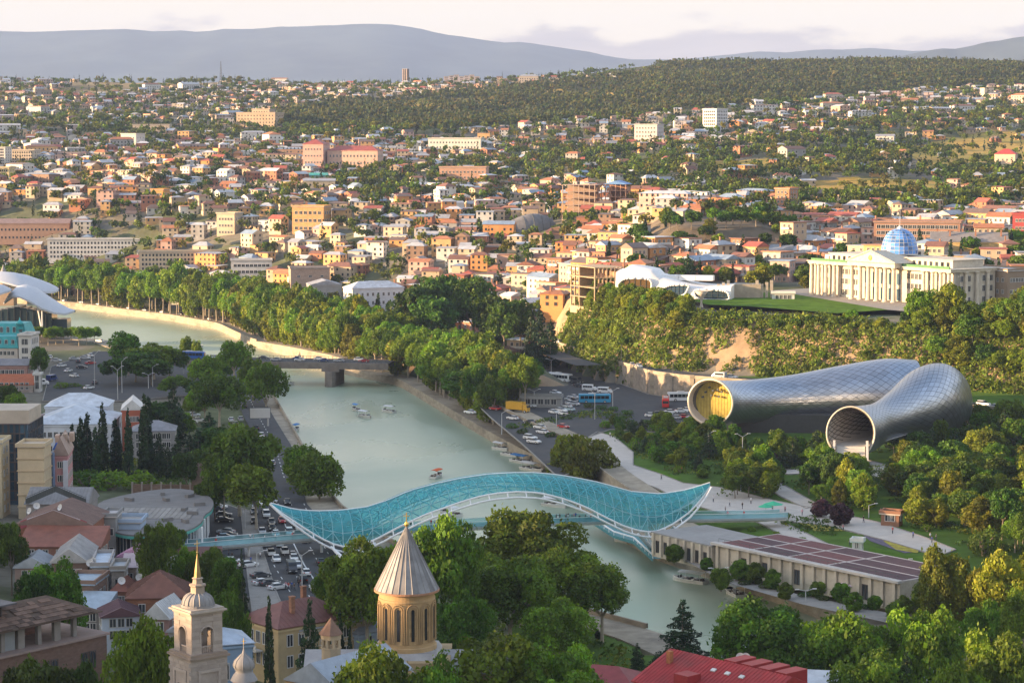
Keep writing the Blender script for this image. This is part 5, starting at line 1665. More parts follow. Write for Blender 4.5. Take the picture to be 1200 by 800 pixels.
# left bank
gL = 'trees along the left embankment road'
for a in [(280, 568, 497, 84), (300, 548, 540, 66), (262, 560, 528, 50), (374, 596, 523, 62), (352, 625, 520, 42), (256, 735, 436, 58), (240, 750, 452, 40), (312, 800, 424, 48), (274, 865, 398, 44), (296, 815, 419, 42), (243, 830, 416, 40), (356, 610, 540, 40)]:
    tree_px(*a, group=gL)
for a in [(150, 905, 386, 42, 'plane'), (180, 890, 401, 60, 'plane'), (158, 880, 410, 44, 'dark'), (198, 900, 408, 40, 'dark'), (140, 870, 418, 40, 'dark'), (178, 870, 420, 50, 'dark'), (216, 1040, 392, 18, 'plane'), (230, 1035, 398, 12, 'plane'), (72, 860, 445, 22, 'bush'), (86, 865, 446, 22, 'bush'), (100, 860, 452, 14, 'bush'), (12, 770, 450, 30, 'dark'), (20, 760, 460, 30, 'plane'), (46, 870, 405, 22, 'dark')]:
    tree_px(*a[:4], kind=a[4], group='trees by the left bank junction')
for i, (u, vt) in enumerate(zip((85, 94, 102, 112, 120, 135, 150, 168, 173), (494, 486, 481, 498, 470, 488, 476, 458, 462))):
    tree_px(u, 632 + (i % 3) * 6, vt, 13 + (i % 3) * 2, 'cypress', group='row of dark cypresses by the old church garden', where='in the garden row behind round pavilion')
for a in [(203, 690, 446, 40), (207, 640, 508, 30), (222, 640, 505, 22), (245, 690, 482, 44), (232, 660, 500, 40), (186, 640, 505, 26), (196, 630, 520, 26)]:
    tree_px(*a, 'conifer', group='dark conifers of the garden')
for u in range(2, 118, 9):
    tree_px(u, 1088 + (u % 4) * 6, 378 + (u % 3) * 2, 17, 'plane', group='trimmed tree row by the curved roof hall', where='in the clipped row below curved roof hall')
# far embankment planes
gE = 'plane trees lining the far embankment'
Lq = resample(part_of(RB2, 18, 29), 160)
Lq = np.array(offset_line(Lq, -7.0)); Lq2 = np.array(offset_line(Lq, -13.0)); Lq3 = np.array(offset_line(Lq, -26.0))
acc = 0
def row(L, gap, hr, wr, kind, grp, where):
    seg = np.hypot(*np.diff(L, axis=0).T); s = np.concatenate([[0], np.cumsum(seg)])
    q = random.uniform(0, gap)
    while q < s[-1]:
        x, y = np.interp(q, s, L[:, 0]), np.interp(q, s, L[:, 1])
        u, v = UV(x, y, 8)
        if -30 < u < 1230 and float(ground(x, y)) > 2.0:
            tree_at(x, y, random.uniform(*hr) * random.choice([0.85, 1, 1.1]), random.uniform(*wr), random.choice([kind, 'plane', 'plane', 'olive']), where=where, group=grp, z=max(3.0, float(ground(x, y))))
        q += gap * random.uniform(0.8, 1.25)
row(Lq, 8.5, (19, 24), (11, 15), 'plane', gE, 'in the front row on far embankment')
row(Lq2, 9.5, (20, 26), (12, 16), 'plane', gE, 'in the second row on far embankment')
row(Lq3, 11, (18, 24), (12, 17), 'dark', gE, 'in the back row on far embankment')
# right quay between the two bridges
gQ = 'plane trees on the right quay'
Lr = np.array(offset_line(resample(part_of(RB2, 15, 20), 60), -5.5))
row(Lr, 8.0, (15, 19), (10, 14), 'plane', gQ, 'on the quay below road bridge')
Lr = np.array(offset_line(resample(part_of(RB2, 15, 20), 60), -17.0))
row(Lr, 10, (15, 20), (11, 15), 'plane', gQ, 'on the quay road behind the wall')
for a in [(556, 830, 432, 78), (600, 850, 418, 72), (520, 880, 405, 60), (580, 845, 430, 60), (545, 845, 450, 50)]:
    tree_px(*a, group=gQ, kind='plane', where='beside the quayside car park')
for a in [(668, 655, 503, 64), (700, 650, 510, 50), (682, 640, 516, 50)]: tree_px(*a, group=gQ, kind='olive', where='at the quay end of the plaza')
for a in [(490, 1015, 333, 58), (520, 1030, 320, 66), (555, 1020, 324, 62), (580, 1000, 345, 50), (590, 985, 352, 46), (505, 1000, 345, 60), (470, 1010, 362, 40), (610, 990, 350, 40)]:
    tree_px(*a, kind='dark', group='big dark trees by the junction', where='in the grove behind road junction')
for a in [(632, 930, 352, 34), (645, 925, 372, 30), (622, 935, 365, 26)]: tree_px(*a, 'conifer', where='at the left end of cliff')

# park on the right bank
gP = 'park trees'
def scatter_poly(poly, gap, z=8.4, jit=0.45):
    W_ = np.array([P(u, v, z)[:2] for u, v in poly]); x0, y0 = W_.min(0); x1, y1 = W_.max(0)
    out = []
    y = y0
    while y < y1:
        x = x0
        while x < x1:
            px, py = x + random.uniform(-jit, jit) * gap, y + random.uniform(-jit, jit) * gap
            if inside(np.array([px]), np.array([py]), W_)[0]: out.append((px, py))
            x += gap
        y += gap * 0.9
    return out
def park(poly, gap, kinds, hr, wr, z=8.4, where=None):
    for x, y in scatter_poly(poly, gap, z):
        k = random.choice(kinds); s = random.uniform(0.75, 1.25)
        tree_at(x, y, random.uniform(*hr) * s, random.uniform(*wr) * s, k, group=gP, where=where)
park([(752, 492), (800, 505), (860, 520), (900, 535), (960, 520), (965, 546), (900, 558), (850, 550), (790, 518)], 7, ['round', 'olive', 'bush', 'conifer', 'round'], (5, 8), (4, 6), where='in the park before long tube')
park([(700, 496), (770, 500), (825, 530), (830, 562), (785, 554), (738, 528)], 6, ['bush', 'round', 'darkbush', 'conifer', 'bush', 'olive'], (2.2, 5.5), (3, 4.8), where='beside the pale plaza path')
park([(930, 560), (1010, 560), (1025, 600), (960, 596)], 6.5, ['round', 'olive', 'plane', 'dark'], (7, 10), (5, 8), where='in the grove by park kiosk')
park([(840, 545), (920, 560), (905, 590), (860, 588)], 7, ['olive', 'round', 'dark'], (6, 9), (5, 7), where='in the clump above the footbridge end')
park([(1040, 556), (1130, 560), (1140, 625), (1065, 618)], 7, ['olive', 'plane', 'dark'], (8, 11), (6, 9), where='in the grove right of park kiosk')
park([(1130, 530), (1230, 520), (1230, 660), (1150, 650)], 7.5, ['dark', 'olive', 'plane', 'darkbush'], (7, 11), (6, 9), where='at the park right edge')
park([(1030, 524), (1140, 515), (1140, 556), (1060, 548)], 7, ['dark', 'darkbush', 'conifer'], (6, 10), (4, 7), where='under the shorter tube')
park([(1140, 506), (1230, 510), (1230, 545), (1150, 540)], 7.5, ['dark', 'plane', 'conifer'], (8, 12), (6, 9), where='before the arched wall')
for a in [(962, 600, 22, 24, 'plum'), (985, 610, 28, 30, 'plum'), (905, 540, 18, 20, 'plum'), (1150, 500, 22, 26, 'plum')]: tree_b(a[0], a[1] + 6, *a[2:4], kind=a[4], group=gP)
for u, v in [(790, 658), (828, 668), (868, 680), (886, 684), (905, 690), (958, 700), (985, 704), (1025, 714), (1060, 720), (1050, 728), (845, 690), (920, 702), (1000, 716)]:
    x, y, z = P(u, v, 7.6); s = random.uniform(3.2, 5.2); tree_at(x, y, s, s * 0.95, 'round', group='small trees along the hall promenade', z=7.4, where='on the promenade before terrace roofed hall')
for u, v in [(846, 686), (872, 690), (896, 694), (918, 698), (942, 704), (965, 708), (990, 712), (1015, 718)]:
    x, y, z = P(u, v - 5, 7.6); tree_at(x, y, 1.6, 3.6, 'darkbush', group='shrubs along the hall front', z=7.5, where='against the terrace roofed hall')
for u, v in [(895, 610), (920, 614), (945, 620), (968, 612), (1000, 655), (940, 634), (985, 668), (1038, 672), (880, 622), (910, 628), (930, 636)]:
    x, y, z = P(u, v, 8.4); tree_at(x, y, 1.7, 2.8, 'bush', group='clipped bushes on the terraced slope', z=8.3, where='on the terraced lawn')
# garden right of the road: shrubs on the traffic islands
for u, v in [(690, 478), (705, 480), (718, 482), (600, 502), (612, 508), (645, 512), (658, 518), (735, 486)]:
    x, y, z = P(u, v, 8.4); tree_at(x, y, 2.6, 5, 'darkbush', group='island shrubs', z=8.3, where='on a traffic island')

# filling trees of the left bank gardens and verges
for u, D, vt, w_, k in [(190, 720, 470, 40, 'dark'), (215, 700, 480, 40, 'plane'), (255, 660, 500, 40, 'dark'), (225, 760, 462, 34, 'plane'), (230, 820, 446, 30, 'dark'), (205, 830, 440, 36, 'plane'), (262, 880, 425, 30, 'plane'), (252, 560, 560, 40, 'dark'), (276, 640, 520, 40, 'plane'), (240, 610, 525, 40, 'dark'), (218, 600, 530, 36, 'dark'), (100, 615, 540, 60, 'bush'), (130, 612, 545, 60, 'bush'), (165, 610, 545, 60, 'bush'), (190, 640, 530, 30, 'conifer'), (365, 700, 505, 30, 'bush'), (340, 760, 490, 16, 'bush'), (333, 780, 480, 12, 'bush'), (8, 505, 620, 30, 'dark'), (22, 500, 626, 26, 'plane'), (196, 480, 608, 40, 'plane'), (250, 470, 640, 30, 'plane'), (222, 460, 645, 40, 'plane'), (268, 450, 650, 30, 'dark')]:
    tree_px(u, D, vt, w_, k, group='garden trees of the left bank')

def undergrowth():
    """low ground cover in the park groves and gardens"""
    r = np.random.default_rng(9); bl = []
    for poly, z, gap in ((((752, 492), (900, 528), (1000, 540), (1060, 560), (1010, 566), (930, 556), (850, 552), (790, 525)), 8.4, 2.6), (((1030, 524), (1230, 508), (1230, 655), (1130, 640), (1060, 614), (1010, 596), (940, 590), (930, 562)), 8.4, 2.8), (((840, 545), (925, 560), (905, 588), (850, 584)), 8.4, 2.6),
                         (((60, 545), (235, 520), (262, 500), (300, 560), (255, 572), (120, 572)), 8.0, 2.6), (((905, 608), (950, 604), (1000, 630), (1000, 650), (960, 640)), 8.4, 2.4), (((700, 480), (740, 486), (735, 500), (712, 502), (640, 508), (600, 500)), 8.5, 2.6), (((700, 490), (800, 510), (830, 560), (790, 556), (738, 530)), 8.4, 2.3), (((560, 690), (760, 770), (700, 800), (520, 760)), 8.0, 3.0)):
        for x, y in scatter_poly(poly, gap, z):
            if vn.fbm(x / 14, y / 14, 3) < 0.47: continue
            s = r.uniform(0.5, 1.5); bl.append((np.array([x, y, z + 0.1]), np.array([1.4, 1.4, 0.7]) * s))
    V, Fq, T = leaves(bl, 45000, 0.34, r)
    c = np.where((vn.fbm(V[::4, 0] / 9, V[::4, 1] / 9, 2) > 0.55)[:, None], np.array([0.12, 0.15, 0.02]), np.array([0.055, 0.10, 0.014]))
    link('undergrowth', np_mesh('undergrowth', V, Fq, leaf_mat('ground_leaves', (1, 1, 1), 0.25, 0, 0), colors=T * c), kind='stuff')
undergrowth()
for poly, n_ in ((((752, 492), (900, 528), (1000, 540), (930, 556), (850, 552), (790, 525)), 9), (((1040, 530), (1230, 510), (1230, 655), (1130, 640), (1060, 614)), 12)):
    park(poly, n_, ['bush', 'darkbush', 'bush'], (1.5, 3.2), (2.5, 5), where='among the park trees')
# ------------------------------------------------------------------ named buildings of the far bank
FOOT = []      # (x, y, r) taken ground
def bpx(name, label, u0, u1, vt, vb, depth, rzd, ymin=700, **k):
    """a building surveyed in the photograph: left, right, top, base rows; depth in metres; yaw in degrees"""
    x, y, z = G((u0 + u1) / 2, vb, ymin)
    rz = R(rzd); app = (u1 - u0) * y / F
    W = max(3.0, (app - depth * abs(math.sin(rz))) / math.cos(rz)); H = (vb - vt) * y / F
    cy = y + (depth * math.cos(rz) + W * abs(math.sin(rz))) / 2
    cx = x * cy / y
    n_ = max(1, int(W / depth + 0.5))
    for i in range(n_):
        s = (i + 0.5) / n_ - 0.5
        FOOT.append((cx + s * W * math.cos(rz), cy + s * W * math.sin(rz), depth * 0.62))
        FOOT.append((cx + s * W * math.cos(rz), cy - depth * 0.7 + s * W * math.sin(rz), depth * 0.2))
    return block(name, label, (cx, cy, z), rz, W, depth, H, **k)
cream, white, ochre, pink, brickc, grey = (0.52, 0.43, 0.31), (0.66, 0.64, 0.61), (0.50, 0.29, 0.13), (0.52, 0.30, 0.25), (0.32, 0.15, 0.09), (0.34, 0.33, 0.32)
tin, rust, redr, terra, bluer = (0.36, 0.37, 0.40), (0.20, 0.10, 0.075), (0.36, 0.09, 0.07), (0.40, 0.17, 0.08), (0.16, 0.27, 0.45)
B = bpx
B('apartment_block', 'long low white apartment block above the far embankment trees', 57, 165, 284, 306, 12, 4, wall=white, floors=4, nx=26, ny=3, lm='the long white apartments', simple=True, z0=0.5)
B('apartment_block', 'second long cream apartment block right of the longest white one', 163, 276, 296, 318, 12, 7, wall=cream, floors=4, nx=26, ny=3, simple=True, z0=0.5)
B('apartment_block', 'white block with loggias at right end of apartment row', 270, 320, 306, 330, 14, 6, wall=white, floors=3, nx=9, ny=3, ww=1.8)
B('brick_building', 'tall blank walled brick building with small top windows', 337, 388, 315, 352, 16, 10, wall=(0.42, 0.30, 0.23), wmat=m_brick, floors=2, nx=3, ny=1, ww=1.6, wh=0.9, z0=8)
B('warehouse', 'grey warehouse with pale metal roof beside blank brick building', 358, 402, 334, 362, 18, 12, wall=grey, roof='gable', rcol=tin, rh=2.5, floors=2, nx=8, ny=3)
B('hotel', 'white mansard hotel with rows of arched windows by the trees', 402, 474, 338, 380, 14, 24, wall=(0.62, 0.63, 0.66), roof='hip', rcol=(0.50, 0.53, 0.58), rh=3.2, floors=4, nx=9, ny=4, ww=1.0, wh=1.6, lm='the white mansard hotel', cat='building')
B('brick_building', 'narrow brown brick building joined to white mansard hotel', 470, 486, 350, 382, 12, 24, wall=brickc, wmat=m_brick, floors=4, nx=2, ny=2, rcol=rust)
B('long_house', 'very long terracotta walled building at the far left', 0, 84, 264, 284, 16, 3, wall=(0.40, 0.25, 0.18), roof='gable', rcol=(0.30, 0.20, 0.17), rh=3, floors=2, nx=18, ny=3, simple=True, lm='the long terracotta building')
B('orange_house', 'bright orange cube house with flat roof on the left hillside', 178, 198, 223, 238, 12, -14, wall=(0.58, 0.29, 0.10), floors=2, nx=4, ny=3, lm='the orange cube house')
B('apartment_block', 'cream three storey block with side balconies', 255, 284, 251, 276, 13, -18, wall=cream, floors=3, nx=5, ny=3)
B('brick_building', 'unfinished ochre brick house with open frames', 343, 388, 243, 272, 14, -16, wall=ochre, wmat=m_brick, floors=3, nx=6, ny=3, ww=1.9, wh=1.9, lm='the unfinished ochre house')
B('school', 'long pink school with red roof and regular windows', 384, 449, 177, 203, 18, -12, wall=(0.58, 0.38, 0.30), roof='hip', rcol=redr, rh=4, floors=3, nx=14, ny=4, lm='the long pink school', wh=2.0)
B('school', 'taller pink wing with red roof joined to long pink school', 356, 386, 169, 201, 20, -12, wall=(0.55, 0.34, 0.28), roof='hip', rcol=redr, rh=4, floors=4, nx=6, ny=4)
B('hospital', 'long white hillside building with many windows and low penthouse', 502, 568, 163, 181, 20, -10, wall=(0.62, 0.62, 0.56), floors=3, nx=16, ny=5, simple=True, lm='the long white building')
B('apartment_block', 'brick and cream flats with flat roof on the middle slope', 515, 573, 197, 218, 16, -8, wall=(0.46, 0.28, 0.2), wmat=m_brick, floors=3, nx=12, ny=3, lm='the brick and cream flats')
B('yellow_house', 'yellow ochre long house before the trees', 606, 636, 222, 236, 12, -10, wall=(0.62, 0.36, 0.08), roof='gable', rcol=terra, rh=1.5, floors=2, nx=6, ny=2)
B('apartment_block', 'grey and white modern flats high on the slope', 743, 778, 147, 172, 18, -24, wall=(0.5, 0.46, 0.45), floors=5, nx=7, ny=5, lm='the modern hillside flats')
B('tower_block', 'white nine storey block standing alone on the hill', 823, 853, 129, 156, 20, -38, wall=(0.66, 0.65, 0.66), floors=7, nx=6, ny=6, ww=1.5, wh=1.8, lm='the white hill block', rcol=(0.3, 0.33, 0.45))
B('brick_building', 'square orange brick block with small windows', 907, 936, 222, 246, 14, -30, wall=(0.46, 0.22, 0.12), wmat=m_brick, floors=4, nx=3, ny=3, lm='the orange brick block')
B('red_house', 'big dark red block at the right edge', 1182, 1222, 252, 290, 20, -20, wall=(0.32, 0.06, 0.06), floors=4, nx=5, ny=4, rcol=redr, lm='the dark red block')
B('white_house', 'clean white flat house among trees behind palace', 1078, 1116, 253, 268, 14, -12, wall=(0.7, 0.68, 0.64), floors=2, nx=7, ny=2)
B('apartment_block', 'broad brown block with stacked roof terraces behind palace dome', 1020, 1132, 262, 300, 26, -14, wall=(0.34, 0.19, 0.13), floors=5, nx=18, ny=4, ww=1.8, wh=1.7, rcol=(0.22, 0.2, 0.19), lm='the brown terraced block')
B('long_house', 'long yellow building with dormered grey slate roof', 1088, 1182, 284, 305, 16, -10, wall=(0.50, 0.36, 0.16), roof='gable', rcol=(0.24, 0.22, 0.21), rh=4.5, floors=1, nx=16, ny=3, chim=6)
B('office_block', 'dark and tan office block with white top band right of palace', 1126, 1206, 318, 362, 28, 32, wall=(0.28, 0.21, 0.15), floors=3, nx=8, ny=9, rcol=(0.55, 0.55, 0.57), lm='the tan office block', ymin=860)
B('red_roof_house', 'white house with bright red roof on upper right slope', 1164, 1194, 181, 199, 14, -22, wall=(0.62, 0.48, 0.35), roof='hip', rcol=(0.45, 0.07, 0.06), rh=4, floors=2, nx=4, ny=3, lm='the red roofed hill house')
B('white_house', 'white square house with dark window bands on left slope', 143, 169, 158, 175, 18, -20, wall=(0.66, 0.58, 0.52), floors=3, nx=5, ny=3, lm='the white square house')
B('terraced_flats', 'stepped sandy hillside block on the left ridge', 278, 332, 133, 150, 26, -15, wall=(0.48, 0.36, 0.25), floors=4, nx=12, ny=5, simple=True, lm='the stepped sandy block')
B('terraced_flats', 'upper step of sandy hillside block', 296, 322, 129, 145, 18, -15, wall=(0.50, 0.38, 0.27), floors=4, nx=6, ny=4, simple=True)
B('long_house', 'long cream barrack like building below the left ridge', 157, 200, 147, 158, 16, 0, wall=(0.5, 0.42, 0.33), floors=2, nx=14, ny=3, simple=True)
B('tower_block', 'white end tower at the left edge of the city', 0, 12, 174, 198, 16, -8, wall=(0.66, 0.62, 0.56), floors=7, nx=3, ny=3, simple=True)
B('apartment_block', 'cream block right of the white left edge tower', 12, 46, 177, 197, 16, -8, wall=(0.55, 0.46, 0.35), floors=5, nx=10, ny=3, simple=True)
B('yellow_house', 'pale yellow block at the left edge below white tower', 0, 16, 197, 212, 14, -8, wall=(0.60, 0.48, 0.24), floors=3, nx=4, ny=3, simple=True)
B('house', 'turquoise roofed shed below the pink school', 358, 384, 206, 216, 12, 0, wall=(0.3, 0.4, 0.36), roof='gable', rcol=(0.08, 0.38, 0.32), rh=2, floors=1, nx=4, ny=2)
# far skyline: lone tower and slab row
for u0, u1, vt, lab in ((472, 479.5, 81, 'lone slender concrete tower on the far ridge'), ):
    x, y, _ = PD(475.5, 105, 3440); z = float(ground(x, y)); Ht = PD(475.5, 81, 3440)[2] - z
    block('tower_block', lab, (x, y, z), R(-25), 8, 7, Ht, wall=(0.30, 0.24, 0.23), floors=15, nx=2, ny=2, ww=1.8, wh=1.5, parapet=False, lm='the lone slender tower', simple=True)
for i in range(7):
    u = 523 + i * 6; x, y, _ = PD(u, 97, 3600); z = float(ground(x, y)); Ht = PD(u, 90 - (i % 3), 3600)[2] - z
    block('tower_block', 'pale slab block in the far skyline row', (x, y, z), 0, 7.4, 9, max(8, Ht), wall=(0.50, 0.42, 0.40), floors=8, nx=3, ny=2, parapet=False, group='slab blocks on the far skyline', simple=True)
# lattice masts on the ridges
for (u, vb, vt) in ((259, 97, 72), (27, 103, 90), (699, 96, 80), (602, 97, 88), (624, 96, 89)):
    D = 3420; x, y, _ = PD(u, vb, D); z = float(ground(x, y)); H = PD(u, vt, D)[2] - z
    o = thing('lattice_mast', 'thin steel lattice mast on the far ridge', 'mast', (x, y, z), group='masts on the far ridge')
    for sx in (-1, 1):
        for sy in (-1, 1): MB().tube((sx * 1.8, sy * 1.8, -1), (sx * 0.2, sy * 0.2, H), 0.28, 0.2, n=4).build('leg', m_rail, o)
    br = MB()
    for k in range(8):
        a, b = k / 8, (k + 1) / 8
        for sy in (-1, 1): br.tube((-1.8 + 1.6 * a, sy * (1.8 - 1.6 * a), H * a), (1.8 - 1.6 * b, sy * (1.8 - 1.6 * b), H * b), 0.15, n=4)
    br.build('brace', m_rail, o, kind='stuff')
for o_ in THINGS:
    pass
# concrete frames under construction
def frame_building(label, u0, u1, vt, vb, depth, rzd, floors, bays, col, lm=None, roofc=None, ymin=800):
    x, y, z = G((u0 + u1) / 2, vb, ymin); rz = R(rzd); app = (u1 - u0) * y / F
    W = (app - depth * abs(math.sin(rz))) / math.cos(rz); H = (vb - vt) * y / F
    cy = y + (depth * math.cos(rz) + W * abs(math.sin(rz))) / 2; cx = x * cy / y
    FOOT.append((cx, cy, max(W, depth) * 0.65))
    o = thing('concrete_frame', label, 'building', (cx, cy, z), rz)
    h = H / floors
    for f in range(floors + 1):
        MB().box((0, 0, f * h - (3 if f == 0 else 0.3)), (W, depth, 0.3 if f else 3)).build('floor_slab', m_stone, o).color = (*col, 1)
    for f in range(floors):
        for i in range(bays + 1):
            for yy in (-depth / 2 + 0.4, depth / 2 - 0.4):
                MB().box((-W / 2 + 0.4 + i * (W - 0.8) / bays, yy, f * h), (0.5, 0.5, h - 0.3)).build('column', m_stone, o).color = (*col, 1)
        c = [q * 0.9 for q in col]
        MB().box((0, depth * 0.18, f * h), (W - 1.6, 0.3, h - 0.3)).build('infill_wall', m_brick, o).color = (*c, 1)
        MB().box((-W * 0.28, -depth / 2 + 0.25, f * h), (W * 0.22, 0.2, h * 0.45)).build('infill_wall', m_brick, o).color = (0.40, 0.22, 0.14, 1)
        MB().box((W / 2 - 0.25, 0, f * h), (0.2, depth * 0.5, h * 0.6)).build('infill_wall', m_brick, o).color = (0.36, 0.2, 0.13, 1)
    if roofc:
        mb = MB(); roof_mesh(mb, W + .5, depth + .5, H, 'gable', 2.2); mb.build('roof', m_tin, o).color = (*roofc, 1)
    if lm: LANDMARKS.append((lm, (u0 + u1) / 2, (vt + vb) / 2))
frame_building('bare concrete frame building with open floors on the slope', 658, 706, 217, 256, 18, -16, 5, 6, (0.40, 0.30, 0.24), 'the open concrete frame')
frame_building('orange brick shell with bright blue roof beside concrete frame', 708, 740, 216, 246, 14, -16, 4, 4, (0.46, 0.26, 0.17), 'the blue roofed shell', (0.14, 0.28, 0.55))
frame_building('wide ochre frame building with gridded open front', 668, 730, 314, 362, 22, 26, 4, 7, (0.46, 0.34, 0.22), 'the ochre frame building')
# grey membrane hall
def grey_dome():
    x, y, z = G(622, 274, 900); w = 66 * y / F
    o = thing('arched_hall', 'grey weathered arched shell rising among hillside houses', 'building', (x, y + 10, z), R(18))
    FOOT.append((x, y + 10, w * 0.6)); FOOT.append((x, y - 10, w * 0.5)); FOOT.append((x + 5, y - 25, w * 0.4))
    m = mat('weathered_membrane', (0.17, 0.165, 0.17), rough=0.7, var=0.35, scale=0.25, dirt=0.4)
    rows = []
    for i in range(13):
        t = i / 12; q = math.sin(math.pi * (0.08 + 0.9 * t)) ** 0.6
        hh = 2 + 12.5 * q * (0.6 + 0.4 * t)
        rows.append([(-w / 2 + w * t, -9 * q * math.cos(a), -2 + (hh + 2) * math.sin(a)) for a in np.linspace(0, math.pi, 17)])
    MB().grid(rows).build('shell', m, o, smooth=True)
    rb = MB()
    for r_ in rows[::2]: rb.poly([(p[0], p[1] * 1.01, p[2] + 0.05) for p in r_], 0.2, 4)
    rb.build('rib', m_rail, o)
    LANDMARKS.append(('the grey arched shell', 622, 258))
grey_dome()
# white biomorphic public hall
def white_hall():
    x, y, z = G(722, 356, 860); x1, y1, _ = G(858, 350, 860)
    y = max(y, 905); x = (722 - 600) / F * y; z = 36
    W = 136 * y / F
    rz = R(-14)
    o = thing('white_hall', 'low white curving public hall with big rounded glazed openings', 'building', (x, y, z), rz)
    for s in (0.15, 0.4, 0.65, 0.9): FOOT.append((x + W * s, y + 8 - W * s * 0.24, 12))
    mw = mat('white_cladding', (0.74, 0.74, 0.75), rough=0.4, var=0.05)
    n_ = 24
    def prof(t):
        return 10.5 + 2.0 * math.sin(t * 5.0 + 0.8) - 3.0 * t + (1.5 if 0.05 < t < 0.35 else 0)
    rows = []
    for i in range(n_ + 1):
        t = i / n_; hx = W * t; hh = prof(t)
        e = 0.6 * math.sin(math.pi * t) ** 0.3
        rows.append([(hx, -1.0 + 1.5 * (1 - e), -4), (hx, -1.2, hh * 0.55), (hx, -0.4, hh * 0.85), (hx, 1.2, hh), (hx, 14, hh + 0.6), (hx, 18, hh * 0.8), (hx, 18.5, -4)])
    MB().grid(rows).build('shell', mw, o, smooth=True)
    for t in (0, n_): MB().face(rows[t] if t else rows[t][::-1]).build('end_wall', mw, o)
    def opening(cx, cz, w, h, sk, nm, m, y=-1.35):
        pts = [(cx + w / 2 * math.copysign(abs(math.cos(a)) ** 0.55, math.cos(a)) + sk * math.sin(a), cz + h / 2 * math.copysign(abs(math.sin(a)) ** 0.55, math.sin(a))) for a in np.linspace(0, 2 * math.pi, 28, endpoint=False)]
        MB().face([(p, y, q) for p, q in pts]).build('glazing', m, o)
        rm = MB(); pp = [(p, y - 0.2, q) for p, q in pts]; rm.poly(pp + [pp[0]], 0.45, 6); rm.build('opening_rim', mw, o, smooth=True)
        gl = MB()
        for k in range(1, 6): gl.box((cx - w / 2 + w * k / 6, y - 0.1, cz - h * 0.42), (0.12, 0.15, h * 0.84))
        for k in (-0.2, 0.15): gl.box((cx, y - 0.1, cz + h * k), (w * 0.9, 0.15, 0.12))
        gl.build('mullion', m_rail, o)
    m_og = pane_mat('warm_glass', (0.16, 0.10, 0.04))
    opening(W * 0.17, 5.0, 14, 9.0, 1.0, 'a', m_og)
    opening(W * 0.52, 4.6, 10, 5.0, 2.5, 'b', m_paneb)
    opening(W * 0.84, 3.2, 14, 4.2, -1.5, 'c', m_paneb)
    for k in range(3):
        MB().box((W * (0.45 + 0.15 * k), 8, prof(0.5) - 0.2), (7, 5, 2.0)).build('roof_unit', mw, o)
    LANDMARKS.append(('the white curving hall', 790, 335))
    # flared trumpet sculpture on the lawn
    xs, ys, zs = PD(822, 347, 880)
    zs = 37.4
    s = thing('flared_sculpture', 'pale flaring trumpet shaped sculpture on the plateau lawn', 'sculpture', (xs, ys, zs))
    MB().lathe([(0.7, 0), (0.35, 1.6), (0.45, 2.6), (1.4, 4.6), (2.9, 6.4), (2.8, 6.35), (1.2, 4.4), (0.2, 2.6)], 14).build('horn', mat('pale_mesh', (0.5, 0.45, 0.38), rough=0.6), s, smooth=True)
    MB().box((0, 0, -0.4), (1.6, 1.6, 0.4)).build('base', m_quay, s)
white_hall()
# concrete fin enclosure and small white kiosk by the lawn
x, y, z = PD(842, 347, 930); z = 36
o = thing('fin_wall', 'row of tall bare concrete fins round a beige drum', 'wall', (x, y, z), R(-4))
Wf = 62 * y / F
MB().box((Wf * 0.55, 4, -3), (Wf * 0.5, 7, 10)).build('drum', m_stone, o).color = (0.38, 0.32, 0.25, 1)
for k in range(12):
    if 4 <= k <= 7: continue
    MB().box((k * Wf / 11, 0 if k < 4 else 1.5, -3), (1.2, 1.0, 10 + (k % 3) * 0.8)).build('fin', m_stone, o).color = (0.44, 0.38, 0.31, 1)
FOOT.append((x + Wf / 2, y + 4, 12)); LANDMARKS.append(('the concrete fin wall', 872, 335))
x, y, z = PD(918, 347, 925)
block('kiosk', 'pale boxy pavilion with flat roof beside concrete fins', (x, y, 36.2), R(-8), 9, 4, 3.2, wall=(0.62, 0.62, 0.6), floors=1, nx=4, ny=1)
FOOT.append((x, y, 7))
# terrace walls below the palace
x, y, z = PD(945, 375, 868)
block('terrace_wall', 'white colonnaded terrace building cut into cliff top below palace', (x + 2, y + 12, 29.2), R(-16), 26, 8, 5.0, wall=(0.50, 0.42, 0.32), floors=1, nx=9, ny=2, ww=1.4, wh=2.6)
FOOT.append((x, y + 8, 14))

# ------------------------------------------------------------------ ordinary houses
WALLS = {'cream': (0.54, 0.44, 0.31), 'white': (0.64, 0.62, 0.58), 'ochre': (0.54, 0.33, 0.15), 'orange': (0.56, 0.27, 0.10), 'brick red': (0.34, 0.15, 0.09), 'pale pink': (0.54, 0.36, 0.30), 'grey': (0.36, 0.35, 0.34), 'sandy': (0.46, 0.36, 0.25), 'brown': (0.26, 0.17, 0.12)}
ROOFS = {'grey tin roof': (0.34, 0.35, 0.38), 'pale tin roof': (0.50, 0.50, 0.52), 'rusty roof': (0.21, 0.10, 0.07), 'red roof': (0.36, 0.10, 0.07), 'terracotta roof': (0.42, 0.17, 0.08), 'blue grey roof': (0.24, 0.31, 0.40), 'brown roof': (0.17, 0.12, 0.10)}
WK = ['cream'] * 5 + ['white'] * 5 + ['ochre'] * 4 + ['orange'] * 3 + ['brick red'] * 3 + ['pale pink'] * 2 + ['grey'] * 2 + ['sandy'] * 4 + ['brown'] * 2
RK = ['grey tin roof'] * 6 + ['pale tin roof'] * 5 + ['rusty roof'] * 4 + ['red roof'] * 2 + ['terracotta roof'] * 4 + ['blue grey roof'] * 2 + ['brown roof'] * 3
HP = []
